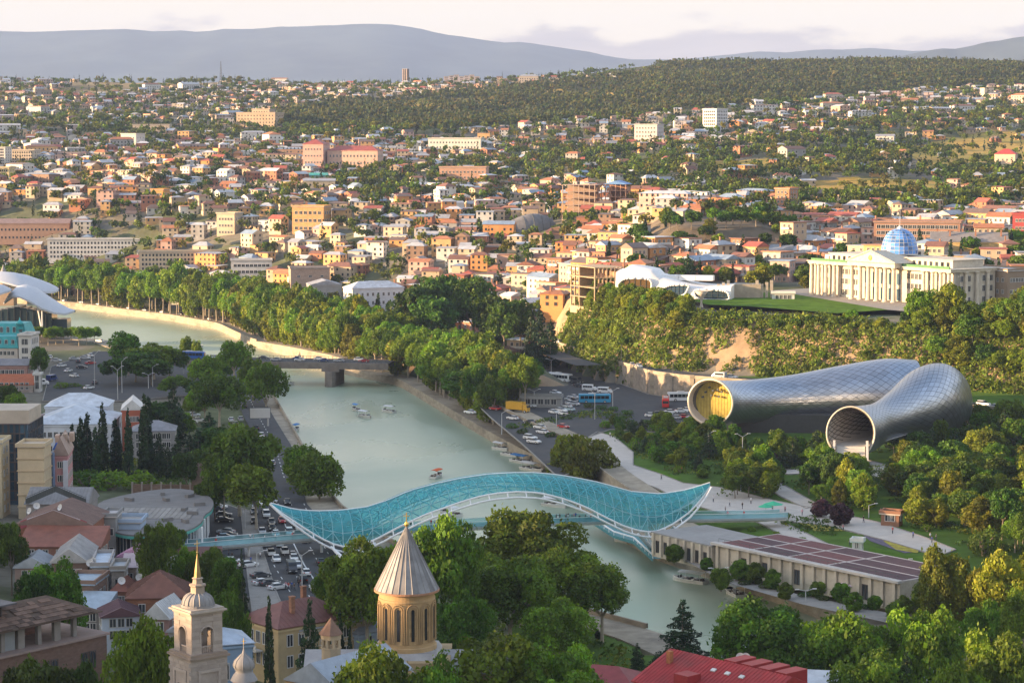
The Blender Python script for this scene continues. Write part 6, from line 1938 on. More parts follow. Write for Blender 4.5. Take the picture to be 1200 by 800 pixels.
def house_proto(i):
    r = random.Random(100 + i)
    w, d = r.uniform(8, 15), r.uniform(7.5, 11); fl = r.choice([1, 1, 2, 2, 2, 3]); h = fl * 2.9 + r.uniform(0.3, 1.0)
    kind = r.choice(['hip', 'gable', 'hip', 'flat', 'shed', 'gable'])
    o = bpy.data.objects.new('house', None); COL.objects.link(o)
    MB().box((0, 0, -4), (w, d, h + 4)).build('wall', m_wall if i % 3 else m_brick, o)
    mb = MB(); roof_mesh(mb, w, d, h, kind, r.uniform(1.2, 2.6), r.uniform(0.3, 0.7))
    mb.build('roof', m_tile if i % 4 == 1 else m_tin, o)
    zs = [0.9 + 3.0 * f for f in range(fl)]
    dk = r.random() < 0.4
    face_windows(o, -w / 2, -d / 2, w / 2, -d / 2, max(2, int(w / 3)), zs, 1.15, 1.45, dark=dk)
    face_windows(o, -w / 2, d / 2, -w / 2, -d / 2, 2, zs[-2:], 1.15, 1.45, dark=dk)
    face_windows(o, w / 2, -d / 2, w / 2, d / 2, 2, zs[-2:], 1.15, 1.45, dark=dk)
    if fl > 1 and i % 2:
        bz = zs[-1] - 0.95
        mb = MB().box((0, -d / 2 - 0.75, bz), (w * 0.6, 1.5, 0.18)); mb.box((0, -d / 2 - 1.45, bz + 0.18), (w * 0.6, 0.08, 0.9))
        for s in (-1, 1): mb.box((s * w * 0.29, -d / 2 - 0.75, bz + 0.18), (0.08, 1.4, 0.9))
        mb.build('balcony', m_frame, o)
    if i % 3 != 1:
        c = MB().box((w * r.uniform(-.3, .3), d * 0.15, h), (0.7, 0.7, 3.2)); c.build('chimney', m_brick, o).color = (0.3, 0.16, 0.1, 1)
    if i % 4 == 2:      # lean-to annex
        MB().box((w / 2 + 1.8, 0, -4), (3.5, d * 0.8, 6.4)).build('annex', m_wall, o).color = (0.42, 0.36, 0.29, 1)
    return o, w, d, h, fl, kind
for i in range(16): HP.append(house_proto(i))
used_proto = set()
def in1(u, v, p): return inside(u, v, p)
def house_prob(u, v, y):
    """chance of a house: read off the photograph"""
    p = np.full(u.shape, 0.80)
    p[v < 165] = 0.62; p[(v < 122) & (u < 420)] = 0.66; p[v < 100] = 0.15
    for q, zf in zip((0.14, 0.16, 0.25, 0.3), Z_WOODS): p[inside(u, v, zf)] = q
    for zf in Z_FIELD: p[inside(u, v, zf)] = 0.02
    p[inside(u, v, Z_SCARP)] = 0.05
    p[(y > 2000) & inside(u, v, Z_FOREST)] = 0.0
    return p
HOUSES = []
def free(x, y, r):
    for a, b, c in FOOT:
        if (x - a) ** 2 + (y - b) ** 2 < (c + r * 0.6) ** 2: return False
    return True
cand = []
y = 905.0
while y < 3500:
    gap = 14.5 if y < 1500 else 16.5 if y < 2300 else 19
    xs_ = np.arange(-0.272 * y, 0.275 * y, gap)
    cand.append(np.stack([xs_ + rng.uniform(-.3, .3, len(xs_)) * gap, y + rng.uniform(-.3, .3, len(xs_)) * gap], -1))
    y += gap * 0.92
cand = np.concatenate(cand); hx, hy = cand[:, 0], cand[:, 1]
dR, dL = dist_line(hx, hy, RB2), dist_line(hx, hy, LB2)
ok = ~inside(hx, hy, RIVER) & (dR <= dL)
ok &= ~((dR < np.where(hy > 1150, 46, 34)) & (hy < 1500))
ok &= ~((hx > -5) & (hy < 985)) & ~((hx > -5) & (hx <= 40) & (hy < 985)) & ~((hx > 30) & (hx < 210) & (hy < 1035) & ((hx > 60) | (hy < 985)))
hz = ground(hx, hy); hu, hv = uv_np(hx, hy, hz)
ok &= (hu > -130) & (hu < 1335) & (hv > 84)
ok &= rng.random(len(hx)) < house_prob(hu, hv, hy)
for a, b, c, d_, e_ in zip(hx[ok], hy[ok], hz[ok], hu[ok], hv[ok]):
    if free(a, b, 9): HOUSES.append((float(a), float(b), float(c), float(d_), float(e_)))
HOUSES.sort(key=lambda h: h[1] + (0 if -8 < h[3] < 1208 else 9000))
NIND = 300
SIZEW = {1: 'low', 2: '', 3: 'tall'}
def street_angle(x, y):
    return (float(vn(x / 160 + 50, y / 160)) - 0.5) * 2.2 + (0 if random.random() < 0.8 else 1.57)
for k, (x, y, z, u, v) in enumerate(HOUSES[:NIND]):
    i = random.randrange(16); o, w, d, h, fl, kind = HP[i]
    wk, rk = random.choice(WK), random.choice(RK)
    if i % 4 == 1: rk = random.choice(['terracotta roof', 'red roof', 'brown roof', 'rusty roof'])
    j = rng.uniform(0.88, 1.12)
    cw, cr = [c * j for c in WALLS[wk]], [c * j for c in ROOFS[rk]]
    lab = ('%s %s house with %s %s' % (SIZEW[fl], wk, rk, near(u, v - 6))).strip()
    s = random.uniform(0.85, 1.15)
    copy_tree(o, (x, y, z), street_angle(x, y), lab, 'house', 'houses of the far bank quarter', scale=(s, random.uniform(0.9, 1.15), random.uniform(0.9, 1.12)), colors={'wall': cw, 'roof': cr})
for p in HP:
    for ch in list(p[0].children_recursive): bpy.data.objects.remove(ch)
    bpy.data.objects.remove(p[0])

def house_batch(hs, r):
    """the hundreds of smaller houses farther up, one mesh: walls, pitched roofs, windows"""
    V, Q, C, M = [], [], [], []
    def quad(pts, c, m):
        k = len(V); V.extend(pts); Q.append((k, k + 1, k + 2, k + 3)); C.append(c); M.append(m)
    wk = list(WALLS.values()); 
    for (x, y, z, u, v) in hs:
        w, d = r.uniform(7, 13), r.uniform(6.5, 10); fl = r.choice([1, 1, 1, 2, 2, 2, 3] if y < 2000 else [1, 1, 1, 1, 2, 2]); h = fl * 2.8 + 0.4
        if r.random() < 0.02: w, d, h, fl = r.uniform(16, 30), 12, r.uniform(7, 12), 3
        a = street_angle(x, y); ca, sa = math.cos(a), math.sin(a)
        T = lambda p, q, s: (x + p * ca - q * sa, y + p * sa + q * ca, z + s)
        j = r.uniform(0.85, 1.12); cw = [q * j for q in WALLS[r.choice(WK)]]; cr = [q * j for q in ROOFS[r.choice(RK)]]
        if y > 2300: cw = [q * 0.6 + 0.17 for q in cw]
        c4 = [(-w / 2, -d / 2), (w / 2, -d / 2), (w / 2, d / 2), (-w / 2, d / 2)]
        for e in range(4):
            p, q = c4[e], c4[(e + 1) % 4]
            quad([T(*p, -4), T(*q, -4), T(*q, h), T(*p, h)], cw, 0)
        o_ = 0.5; x0, x1, y0, y1 = -w / 2 - o_, w / 2 + o_, -d / 2 - o_, d / 2 + o_; rh = r.uniform(1.0, 2.6); kind = r.random()
        if kind < 0.25: quad([T(x0, y0, h + .05), T(x1, y0, h + .05), T(x1, y1, h + .05 + rh * 0.3), T(x0, y1, h + .05 + rh * 0.3)], cr, 1)
        else:
            ins = 0.05 if kind < 0.6 else d / 2 * 0.8
            A, B_ = (x0 + ins, 0, h + rh), (x1 - ins, 0, h + rh)
            quad([T(x0, y0, h), T(x1, y0, h), T(*B_), T(*A)], cr, 1); quad([T(x1, y1, h), T(x0, y1, h), T(*A), T(*B_)], cr, 1)
            cc = cw if kind < 0.6 else cr; mm = 0 if kind < 0.6 else 1
            quad([T(x0, y1, h), T(x0, 0, h), T(x0, y0, h), T(*A)], cc, mm); quad([T(x1, y0, h), T(x1, 0, h), T(x1, y1, h), T(*B_)], cc, mm)
        for e in (0, 1, 3):
            p, q = c4[e], c4[(e + 1) % 4]; L = math.hypot(q[0] - p[0], q[1] - p[1]); ex, ey = (q[0] - p[0]) / L, (q[1] - p[1]) / L
            n_ = max(2, int(L / 3.2))
            for f in range(fl):
                for c in range(n_):
                    if r.random() < 0.15: continue
                    s = L * (c + 0.5) / n_; zz = 1.0 + 3.0 * f; hw = 0.6
                    nx, ny = ey * 0.06, -ex * 0.06
                    quad([T(p[0] + ex * (s - hw) + nx, p[1] + ey * (s - hw) + ny, zz), T(p[0] + ex * (s + hw) + nx, p[1] + ey * (s + hw) + ny, zz), T(p[0] + ex * (s + hw) + nx, p[1] + ey * (s + hw) + ny, zz + 1.5), T(p[0] + ex * (s - hw) + nx, p[1] + ey * (s - hw) + ny, zz + 1.5)], (0.05, 0.05, 0.055), 2)
    return np.array(V, float), np.array(Q), np.array(C), np.array(M)
m_wall_a = mat('plaster_far', attr='tint', rough=0.9, var=0.16, scale=0.3, dirt=0.25)
m_tin_a = mat('roof_far', attr='tint', rough=0.65, var=0.22, scale=0.4, dirt=0.25)
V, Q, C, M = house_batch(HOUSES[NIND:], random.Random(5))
hs = link('distant_houses', np_mesh('distant_houses', V, Q, [m_wall_a, m_tin_a, m_pane], colors=C, matidx=M), kind='stuff')
print('houses', len(HOUSES))
for x, y, z, u, v in HOUSES: FOOT.append((x, y, 5.5))

# ------------------------------------------------------------------ trees between the houses, woods, forest
def scatter_trees():
    near_, far_ = [], []
    r = random.Random(11)
    cell = {}
    for a, b, c in FOOT:
        cell.setdefault((int(a // 40), int(b // 40)), []).append((a, b, c))
    def clear(x, y, m):
        for i in (-1, 0, 1):
            for j in (-1, 0, 1):
                for a, b, c in cell.get((int(x // 40) + i, int(y // 40) + j), ()):
                    if (x - a) ** 2 + (y - b) ** 2 < (c + m) ** 2: return False
        return True
    cand = []; y = 1000.0
    while y < 3600:
        gap = 10 if y < 1600 else 11.5 if y < 2400 else 14
        xs_ = np.arange(-0.272 * y, 0.275 * y, gap)
        cand.append(np.stack([xs_ + rng.uniform(-.5, .5, len(xs_)) * gap, y + rng.uniform(-.5, .5, len(xs_)) * gap], -1)); y += gap * 0.9
    cand = np.concatenate(cand); x, y = cand[:, 0], cand[:, 1]
    dR, dL = dist_line(x, y, RB2), dist_line(x, y, LB2)
    ok = ~inside(x, y, RIVER) & ~((y < 1500) & ((dR < 32) | (dL < dR)))
    z = ground(x, y); u, v = uv_np(x, y, z)
    ok &= (u > -130) & (u < 1335) & (v > 70) & ~((y > 2000) & inside(u, v, Z_FOREST)) & ~((x > 40) & (x < 215) & (y < 1000))
    pr = np.full(len(x), 0.62); pr[v < 101] = 0.3; pr[inside(u, v, Z_SCARP)] = 0.4
    wood = np.zeros(len(x), bool)
    for zf in Z_WOODS: wood |= inside(u, v, zf)
    pr[wood] = 1.0
    for zf in Z_FIELD: pr[inside(u, v, zf)] = 0.22
    pr = pr * (0.55 + 0.9 * vn.fbm(x / 90 + 70, y / 90, 3))
    ok &= rng.random(len(x)) < pr
    for a, b, c, w_ in zip(x[ok], y[ok], z[ok], wood[ok]):
        if clear(a, b, 1.2 if not w_ else 0.0): (near_ if b < 1330 and -0.228 * b < a < 0.228 * b else far_).append((float(a), float(b), float(c), bool(w_)))
    return near_, far_
tn, tf = scatter_trees()
tn.sort(key=lambda t: t[1])
print('city trees', len(tn), len(tf))
for k, (x, y, z, wd) in enumerate(tn):
    if k >= 230: tf.append((x, y, z, wd)); continue
    kd = random.choices(['plane', 'dark', 'olive', 'round', 'cypress', 'conifer'], [4, 4, 3, 2, 2.4, 0.8])[0]
    h = {'plane': 9, 'dark': 9, 'olive': 8, 'round': 6, 'cypress': 13, 'conifer': 11}[kd] * random.uniform(0.75, 1.3)
    tree_at(x, y, h, h * {'cypress': 0.2, 'conifer': 0.5}.get(kd, 0.95), kd, group='trees among the far bank houses', z=z, lod='far')
def batch_trees(name, pts, templates, pick, size, tints, m):
    """many far trees as one mesh of leaf clumps"""
    Vs, Fs, Cs = [], [], []; off = 0
    r = np.random.default_rng(21)
    idx = np.array([pick(p, r) for p in pts])
    P3 = np.array([p[:3] for p in pts], float)
    for t, (V, Fq, T) in enumerate(templates):
        sel = np.where(idx == t)[0]
        if not len(sel): continue
        n_ = len(sel); a = r.uniform(0, 6.28, n_); s = size(P3[sel], r)
        ca, sa = np.cos(a)[:, None], np.sin(a)[:, None]
        X = V[None, :, 0] * ca - V[None, :, 1] * sa; Y = V[None, :, 0] * sa + V[None, :, 1] * ca
        W = np.stack([X * s[:, :1] + P3[sel, 0:1], Y * s[:, :1] + P3[sel, 1:2], V[None, :, 2] * s[:, 1:2] + P3[sel, 2:3]], -1).reshape(-1, 3)
        FF = (Fq[None] + (np.arange(n_) * len(V))[:, None, None]).reshape(-1, 4) + off
        tc_ = tints[t][None, :] * r.uniform(0.7, 1.35, n_)[:, None] * np.stack([r.uniform(0.8, 1.3, n_), np.ones(n_), r.uniform(0.8, 1.2, n_)], -1)
        Cs.append((T[None] * tc_[:, None, :]).reshape(-1, 3)); Vs.append(W); Fs.append(FF); off += len(W)
    o = link(name, np_mesh(name, np.concatenate(Vs), np.concatenate(Fs), m, colors=np.concatenate(Cs)), kind='stuff')
    return o
m_leafx = leaf_mat('far_leaves', (1.0, 1.0, 1.0), 0.25, 0.0, 0.0)
def templ(shape, w, h, nb, N, s, seed):
    r = np.random.default_rng(seed)
    return leaves(crown_blobs(shape, h, w, r, nb), N, s, r)
TP = [templ('broad', 9, 9, 16, 130, 0.85, 1), templ('broad', 10, 8, 14, 130, 0.9, 2), templ('broad', 8, 10, 16, 120, 0.8, 3), templ('cypress', 2.6, 13, 16, 60, 0.7, 4), templ('conifer', 5.5, 12, 22, 80, 0.75, 5)]
TT = np.array([(0.072, 0.115, 0.012), (0.044, 0.075, 0.012), (0.11, 0.125, 0.016), (0.02, 0.04, 0.014), (0.024, 0.045, 0.015)])
batch_trees('hillside_trees', tf, TP, lambda p, r: r.choice(5, p=[0.28, 0.28, 0.17, 0.18, 0.09]), lambda p, r: np.stack([r.uniform(0.7, 1.25, len(p)), r.uniform(0.7, 1.25, len(p))], -1), TT, m_leafx)
gr_ = []
for poly, gap in (([(1225, 505), (1400, 520), (1420, 700), (1225, 660)], 8), ([(1210, 660), (1400, 720), (1400, 800), (1210, 730)], 8), ([(-140, 470), (-20, 440), (-20, 800), (-140, 900)], 9)):
    for x, y in scatter_poly(poly, gap): gr_.append((x, y, float(ground(x, y))))
for x in np.arange(178, 240, 5):
    for k in (19, 25, 31): yy = float(np.interp(x, CX, CY)) + k; gr_.append((x, yy, float(ground(x, yy)) - .5))
batch_trees('outlying_grove', [p for p in gr_ if p[2] > 3], TP, lambda p, r: r.choice(3), lambda p, r: np.stack([r.uniform(0.8, 1.3, len(p)), r.uniform(0.8, 1.4, len(p))], -1), TT, m_leafx)
fp = []
r_ = random.Random(3)
y = 2100.0
while y < 3780:
    gap = 7.4 if y < 2900 else 8.4
    x = -0.14 * y
    xs_ = np.arange(-0.15 * y, 0.28 * y, gap); xs_ = xs_ + rng.uniform(-4, 4, len(xs_))
    ys_ = y + rng.uniform(-4, 4, len(xs_)); zs_ = ground(xs_, ys_); uu, vv = uv_np(xs_, ys_, zs_)
    ok = (inside(uu, vv, Z_FOREST) | ((ys_ > 3350) & (xs_ > 230) & (vv > 60) & (vv < 100)))
    for zf in Z_FIELD: ok &= ~inside(uu, vv, zf) | (rng.random(len(uu)) < 0.3)
    ok &= vn.fbm(xs_ / 70 + 11, ys_ / 70, 3) > 0.26
    fp += [(a, b, c) for a, b, c, k in zip(xs_, ys_, zs_, ok) if k]
    y += gap
print('forest', len(fp))
FT = [templ('broad', 7.5, 8, 5, 26, 1.25, 31), templ('conifer', 6, 10, 8, 26, 1.2, 32), templ('broad', 8, 7, 5, 24, 1.3, 33)]
batch_trees('ridge_forest', fp, FT, lambda p, r: r.choice(3, p=[0.4, 0.35, 0.25]), lambda p, r: np.stack([r.uniform(0.8, 1.3, len(p)), r.uniform(0.7, 1.25, len(p))], -1), np.array([(0.062, 0.082, 0.022), (0.042, 0.062, 0.022), (0.085, 0.095, 0.026)]), m_leafx)

# ------------------------------------------------------------------ cliff: creepers and crest trees
CLR = resample([c for c in CLIFF if c[0] > -12 and c[0] < 205], 170)
def cliff_green():
    bl = []
    r = np.random.default_rng(4)
    OFF = [offset_line(CLR, 3 + 16 * t) for t in np.linspace(0.0, 1.15, 10)]
    for k in range(len(CLR)):
        for L_ in OFF:
            px, py = L_[k][0] + r.uniform(-1, 1), L_[k][1] + r.uniform(-1, 1)
            z = float(ground(px, py)); u, v = UV(px, py, z)
            if 824 < u < 882 and 398 + 8 * math.sin(u / 7) < v < 440 and r.random() < 0.95: continue
            if (780 < u < 796 or 985 < u < 1002) and v > 408 and r.random() < 0.7: continue
            if r.random() < 0.05: continue
            bl.append((np.array([px, py - 0.5, z - 0.3]), np.array([2.0, 1.7, 3.0]) * r.uniform(0.7, 1.3)))
    V, Fq, T = leaves(bl, 130000, 0.58, r, droop=0.35)
    o = link('cliff_creeper', np_mesh('cliff_creeper', V, Fq, m_leafx, colors=T * np.array([0.105, 0.150, 0.014])), kind='stuff')
cliff_green()
gC = 'trees along the cliff'
OF = [offset_line(CLR, d_) for d_ in (17, 22, 10)]
for k in range(0, len(CLR), 3):
    for q, (hr, p) in enumerate((((6, 9), 0.9), ((7, 11), 0.85), ((4, 7), 0.55))):
        if random.random() > (p if CLR[k][0] < 110 else 0.95): continue
        px, py = OF[q][k][0] + random.uniform(-2, 2), OF[q][k][1] + random.uniform(-2, 2)
        z = float(ground(px, py)); u, v = UV(px, py, z)
        if 825 < u < 985 and q == 1: continue
        if 815 < u < 892 and q == 2: continue
        tall = 1.6 if u > 1075 else 0.62 if u > 820 else 1.0
        h = random.uniform(*hr) * tall
        tree_at(px, py, h, h * random.uniform(0.75, 1.05), random.choice(['plane', 'olive', 'dark', 'plane', 'olive']), group=gC, z=z - 0.8, lod='mid', where='on cliff ' + ('foot ' if q == 2 else 'crest ') + near(u, v - 10))
# ------------------------------------------------------------------ left bank: hall of white shells, mansard house, blocks
def shells():
    D = 1128; x, y, z = PD(35, 385, D); z = 8.0
    o = thing('shell_roof_hall', 'glass public hall under big white mushroom cap roofs', 'building', (x, D, z))
    m_sh = mat('white_shell', (0.50, 0.52, 0.57), rough=0.45, var=0.05); mg = pane_mat('dark_curtain_glass', (0.03, 0.05, 0.06), 0.1)
    def shell(pts, dy, dep, drop):
        N = len(pts); rows, und = [], []
        for i, (u, v) in enumerate(pts):
            t = i / (N - 1); w = dep * max(0.02, math.sin(math.pi * t)) ** 0.6
            p = PD(u, v, D + dy)
            rows.append([(p[0] - x, dy + w * s, p[2] - z - drop * s * s * math.sin(math.pi * t)) for s in np.linspace(-1, 1, 13)])
        und = [[(a, b, c - 0.9) for a, b, c in r] for r in rows]
        mb = MB().grid(rows); mb.grid([r[::-1] for r in und])
        for e in (0, 12): mb.grid([[r[e] for r in rows], [r[e] for r in und]])
        mb.build('roof_shell', m_sh, o, smooth=True)
    shell([(-40, 330), (-25, 322), (0, 318), (15, 319), (30, 322), (45, 327), (58, 332), (66, 336), (69, 339)], 16, 12, 5)
    shell([(5, 354), (12, 343), (21, 335), (30, 333), (42, 337), (55, 346), (68, 354.5), (80, 361), (88, 363.5)], -6, 14, 5.5)
    shell([(-50, 350), (-30, 336), (-10, 331), (4, 334), (14, 339)], -16, 12, 5)
    for k in range(9):
        MB().box((-13 + k * 3.1, -4, -1), (2.95, 14, 12.5 - abs(k - 3) * 0.6)).build('curtain_wall', mg, o)
        MB().box((-14.6 + k * 3.1, -11.1, -1), (0.2, 0.2, 11.5 - abs(k - 3) * 0.6)).build('mullion', m_rail, o)
    MB().box((16, -2, -1), (8, 10, 6)).build('annex', mg, o)
    for a, b in ((6.5, 9.5), (9.0, 9.6)): MB().tube((9.3, -15, -1), (a, -13, 13.2), 0.4, n=8).build('column', m_white, o)
    LANDMARKS.append(('the white shell roofed hall', 40, 350))
shells()
x, y, z = PD(4, 320, 1390); z = float(ground(x, y))
o = thing('small_church', 'small church with pointed cone roof above far left embankment trees', 'church', (x, y, z))
MB().lathe([(3, 0), (3, 20), (3.4, 20.3)], 16).build('drum', m_stone, o).color = (0.42, 0.28, 0.18, 1)
MB().lathe([(3.6, 20.2), (0, 29)], 16).build('cone_roof', m_zinc, o); MB().box((0, 0, -2), (14, 10, 16)).build('wall', m_stone, o).color = (0.42, 0.28, 0.18, 1)

def lb(name, label, u0, u1, vt, vb, D, depth, rzd=0, z=None, **k):
    """a left bank block at a surveyed distance"""
    uc = (u0 + u1) / 2; y0 = D; x0 = (uc - 600) / F * D; g = float(ground(x0, D)) if z is None else z
    H = PD(uc, vt, D)[2] - g; rz = R(rzd); app = (u1 - u0) * D / F
    W = max(2.0, (app - depth * abs(math.sin(rz))) / math.cos(rz)); cy = D + (depth * math.cos(rz) + W * abs(math.sin(rz))) / 2
    return block(name, label, (x0 * cy / D, cy, g), rz, W, depth, H, **k)
teal = (0.06, 0.36, 0.38)
def mansard(label, u0, u1, v_top, v_mid, D, depth, wall, **k):
    o = lb('mansard_house', label, u0, u1, v_mid, 430, D, depth, -4, wall=wall, roof='flat', parapet=False, rcol=teal, floors=3, **k)
    uc = (u0 + u1) / 2; W = (u1 - u0) * D / F; g = o.location.z; h = PD(uc, v_mid, D)[2] - g; t = PD(uc, v_top, D)[2] - g - h
    MB().box((0, 0, h + 0.25), (W, depth, t), 0, 0.8).build('mansard_roof', m_tin, o).color = (*teal, 1)
    n_ = max(2, int(W / 3))
    for i in range(n_): put_window(o, (-W / 2 * 0.85 + W * 0.85 * (i + 0.5) / n_, -depth / 2 + 0.35, h + t * 0.2), 0, 1.0, t * 0.55, arch=True, name='dormer')
    return o, h + t, W
mansard('white house with turquoise mansard roof and corner cupola', -10, 35, 380, 393, 935, 14, (0.62, 0.56, 0.5), nx=7, ny=4, lm='the turquoise mansard house')
o, ht, W = mansard('lower front wing with turquoise mansard roof', -14, 23, 395, 408, 920, 9, (0.6, 0.54, 0.48), nx=6, ny=3)
cp = MB().lathe([(1.4, 0), (1.4, 2.0), (1.7, 2.1), (1.2, 3.0), (0.3, 3.8), (0.1, 5)], 12, (3, 10, ht + 2)); cp.build('cupola', m_tin, o, smooth=True).color = (*teal, 1)
lb('white_wing', 'white side wing with tall arched windows beside turquoise roofs', 23, 40, 394, 430, 915, 12, -4, wall=(0.64, 0.6, 0.55), floors=4, nx=2, ny=4, wh=2.2)
lb('pink_house', 'pinkish brick house with low grey roof at left edge', -12, 33, 428, 446, 870, 12, 2, wall=(0.38, 0.23, 0.2), wmat=m_brick, roof='gable', rcol=(0.2, 0.19, 0.2), rh=2.0, floors=2, nx=8, ny=3)
lb('tiled_house', 'house with orange tiled lean-to roof at left edge', -12, 38, 451, 466, 848, 9, 2, wall=(0.36, 0.3, 0.26), wmat=m_brick, roof='shed', rcol=(0.36, 0.11, 0.05), rh=3.2, rmat=m_tile, floors=2, nx=7, ny=2)
lb('white_gate', 'white arched gatehouse beside orange tiled roof', 38, 45, 440, 462, 850, 4, 0, wall=(0.6, 0.58, 0.55), floors=2, nx=1, ny=1, ww=1.3, wh=3)
lb('metal_roof_hall', 'white building under broad pale metal hip roofs behind the cypresses', 37, 136, 497, 527, 681, 27, 3, wall=(0.56, 0.58, 0.62), roof='hip', rcol=(0.50, 0.54, 0.60), rh=4.6, floors=2, nx=12, ny=5, lm='the pale metal roofed hall')
o = lb('metal_roof_hall', 'upper pale metal hip roof rising from the hall', 52, 128, 476, 500, 702, 15, 3, wall=(0.56, 0.58, 0.62), roof='hip', rcol=(0.55, 0.58, 0.63), rh=3.4, floors=2, nx=9, ny=3)
lb('white_roof_house', 'house with white gable roof and orange red side wall', 137, 168, 480, 512, 690, 14, 8, wall=(0.40, 0.12, 0.07), roof='gable', rcol=(0.62, 0.6, 0.58), rh=3, floors=3, nx=4, ny=3)
lb('grey_house', 'dark grey house with glazed loggia behind the cypresses', 150, 205, 505, 535, 670, 12, 6, wall=(0.3, 0.29, 0.29), roof='hip', rcol=(0.22, 0.22, 0.24), rh=2.5, floors=3, nx=8, ny=3)
g1 = lb('glass_tower', 'dark glass block with cream rimmed flat roof at left edge', -20, 38, 497, 612, 580, 20, 0, wall=(0.025, 0.035, 0.045), wmat=m_paneb, rcol=(0.20, 0.16, 0.17), floors=8, nx=7, ny=5, ww=2.4, wh=2.2, dark=True, blue=True, parapet=False, lm='the dark glass block')
MB().box((0, -3, PD(9, 497, 580)[2] - g1.location.z + 0.3), (13.8, 15, 3.4)).build('roof_storey', m_wall, g1).color = (0.5, 0.42, 0.34, 1)
o = lb('cream_slab', 'blank cream stair tower with thin ledges', 20, 51, 524, 614, 553, 9, 0, wall=(0.56, 0.44, 0.29), rcol=(0.5, 0.4, 0.3), floors=1, nx=1, ny=1, sides=(0, 0, 0, 0), lm='the blank cream tower')
Hc = PD(35, 524, 553)[2] - o.location.z
for k in range(1, 6): MB().box((0, 0, Hc * k / 6), (6.9, 9.4, 0.3)).build('ledge', m_wall, o).color = (0.50, 0.38, 0.25, 1)
lb('cream_slab', 'narrow cream strip tower at the picture edge', -16, 1, 520, 614, 553, 9, 0, wall=(0.56, 0.46, 0.3), floors=6, nx=2, ny=2)
o = lb('pink_house', 'tall pink house with blue roof light and white pilaster', 58, 81, 533, 598, 565, 15, 6, wall=(0.50, 0.25, 0.25), roof='gable', rcol=(0.36, 0.26, 0.22), rh=4.5, floors=4, nx=2, ny=4, ww=1.0, lm='the tall pink house')
MB().box((1.2, -7.9, 0), (1.2, 0.5, 13.5)).build('pilaster', m_wall, o).color = (0.6, 0.6, 0.66, 1)
MB().box((-0.6, -5, 16.0), (3, 3, 1.6), 0, 0.5).build('roof_light', m_tin, o).color = (0.03, 0.12, 0.42, 1)
for k in range(3): MB().box((-1.2 + k * 1.6, -1 + k * 2, 17), (1.1, 3, 2.2)).build('dormer', m_wall, o).color = (0.5, 0.36, 0.28, 1)
o = thing('service_pipes', 'cluster of blue grey vertical service ducts between cream and pink towers', 'ducts', (*P(57, 600, 10)[:2], 10))
for k in range(4): MB().tube((k * 0.8 - 1.2, (k % 2) * 0.7, -1), (k * 0.8 - 1.2, (k % 2) * 0.7, 15 + k % 3), 0.42, n=8).build('duct', m_tin, o).color = (0.16, 0.22, 0.36, 1)

# ------------------------------------------------------------------ round glass pavilion
def pavilion():
    zr = 15.0
    out = [P(u, v, zr)[:2] for u, v in [(112, 614), (110, 590), (140, 581), (178, 574), (212, 572), (238, 577), (251, 586), (249, 597), (239, 603), (237, 612), (222, 621), (192, 628), (150, 627), (134, 623)]]
    cx, cy = np.mean([p[0] for p in out]), np.mean([p[1] for p in out])
    o = thing('round_pavilion', 'flat grey roofed pavilion with rounded glass end and teal fascia', 'building', (cx, cy, 9))
    # round the corners of the outline
    pts = np.array(out)
    for _ in range(2):
        nx_ = np.roll(pts, -1, 0); pts = np.stack([0.75 * pts + 0.25 * nx_, 0.25 * pts + 0.75 * nx_], 1).reshape(-1, 2)
    L = [(p[0] - cx, p[1] - cy) for p in pts]
    if sum(L[i][0] * L[(i + 1) % len(L)][1] - L[(i + 1) % len(L)][0] * L[i][1] for i in range(len(L))) < 0: L = L[::-1]
    inn = [(a * 0.9, b * 0.93) for a, b in L]
    m_grav = mat('roof_felt', (0.20, 0.19, 0.185), rough=0.9, var=0.2, scale=0.3, dirt=0.3)
    MB().prism(L, 5.6, 6.1, bottom=True).build('roof', m_grav, o)
    MB().prism([(a * 1.004, b * 1.004) for a, b in L], 5.1, 5.75, cap=False).build('fascia', mat('teal_fascia', (0.10, 0.42, 0.36), rough=0.5), o)
    N = len(inn)
    for i in range(N):
        a, b = inn[i], inn[(i + 1) % N]
        if math.hypot(a[0] - b[0], a[1] - b[1]) < 0.3: continue
        MB().face([(*a, -1), (*b, -1), (*b, 5.2), (*a, 5.2)]).build('glass_panel', m_paneb, o)
        MB().tube((a[0], a[1], -1), (a[0], a[1], 5.2), 0.12, n=4).build('mullion', m_white, o)
    for s, n_ in ((0.72, 9), (0.45, 4)):
        for i in range(n_):
            p = L[int(i * len(L) / n_) % len(L)]; MB().box((p[0] * s, p[1] * s, 6.1), (2.6, 1.0, 0.8), i * 0.7).build('roof_unit', m_grav, o)
    for k in range(14): MB().box((-9 + k * 1.25, -3, 6.1), (1.15, 15, 0.12)).build('roof_sheet', m_tin, o).color = (*shade((0.22, 0.21, 0.2), .85, 1.15), 1)
    for u, v in ((240, 640), (243, 630), (237, 650)):
        q = P(u, v, 8.5); MB().tube((q[0] - cx, q[1] - cy, -1), (q[0] - cx, q[1] - cy, 6), 0.25, n=8).build('column', m_white, o)
    LANDMARKS.append(('the round glass pavilion', 200, 600))
pavilion()
lb('blue_annex', 'pale blue rendered annex below pavilion roof', 132, 163, 613, 642, 508, 8, 0, wall=(0.36, 0.45, 0.58), floors=2, nx=2, ny=2, ww=1.6)
lb('grey_annex', 'small bare concrete annex with white flat roof', 118, 134, 606, 640, 505, 8, 0, wall=(0.27, 0.27, 0.27), rcol=(0.55, 0.5, 0.48), floors=2, nx=1, ny=1, ww=1.8)
o = thing('stone_turret', 'square battlemented brick turret by the garden wall', 'tower', (*P(232, 575, 9)[:2], 9))
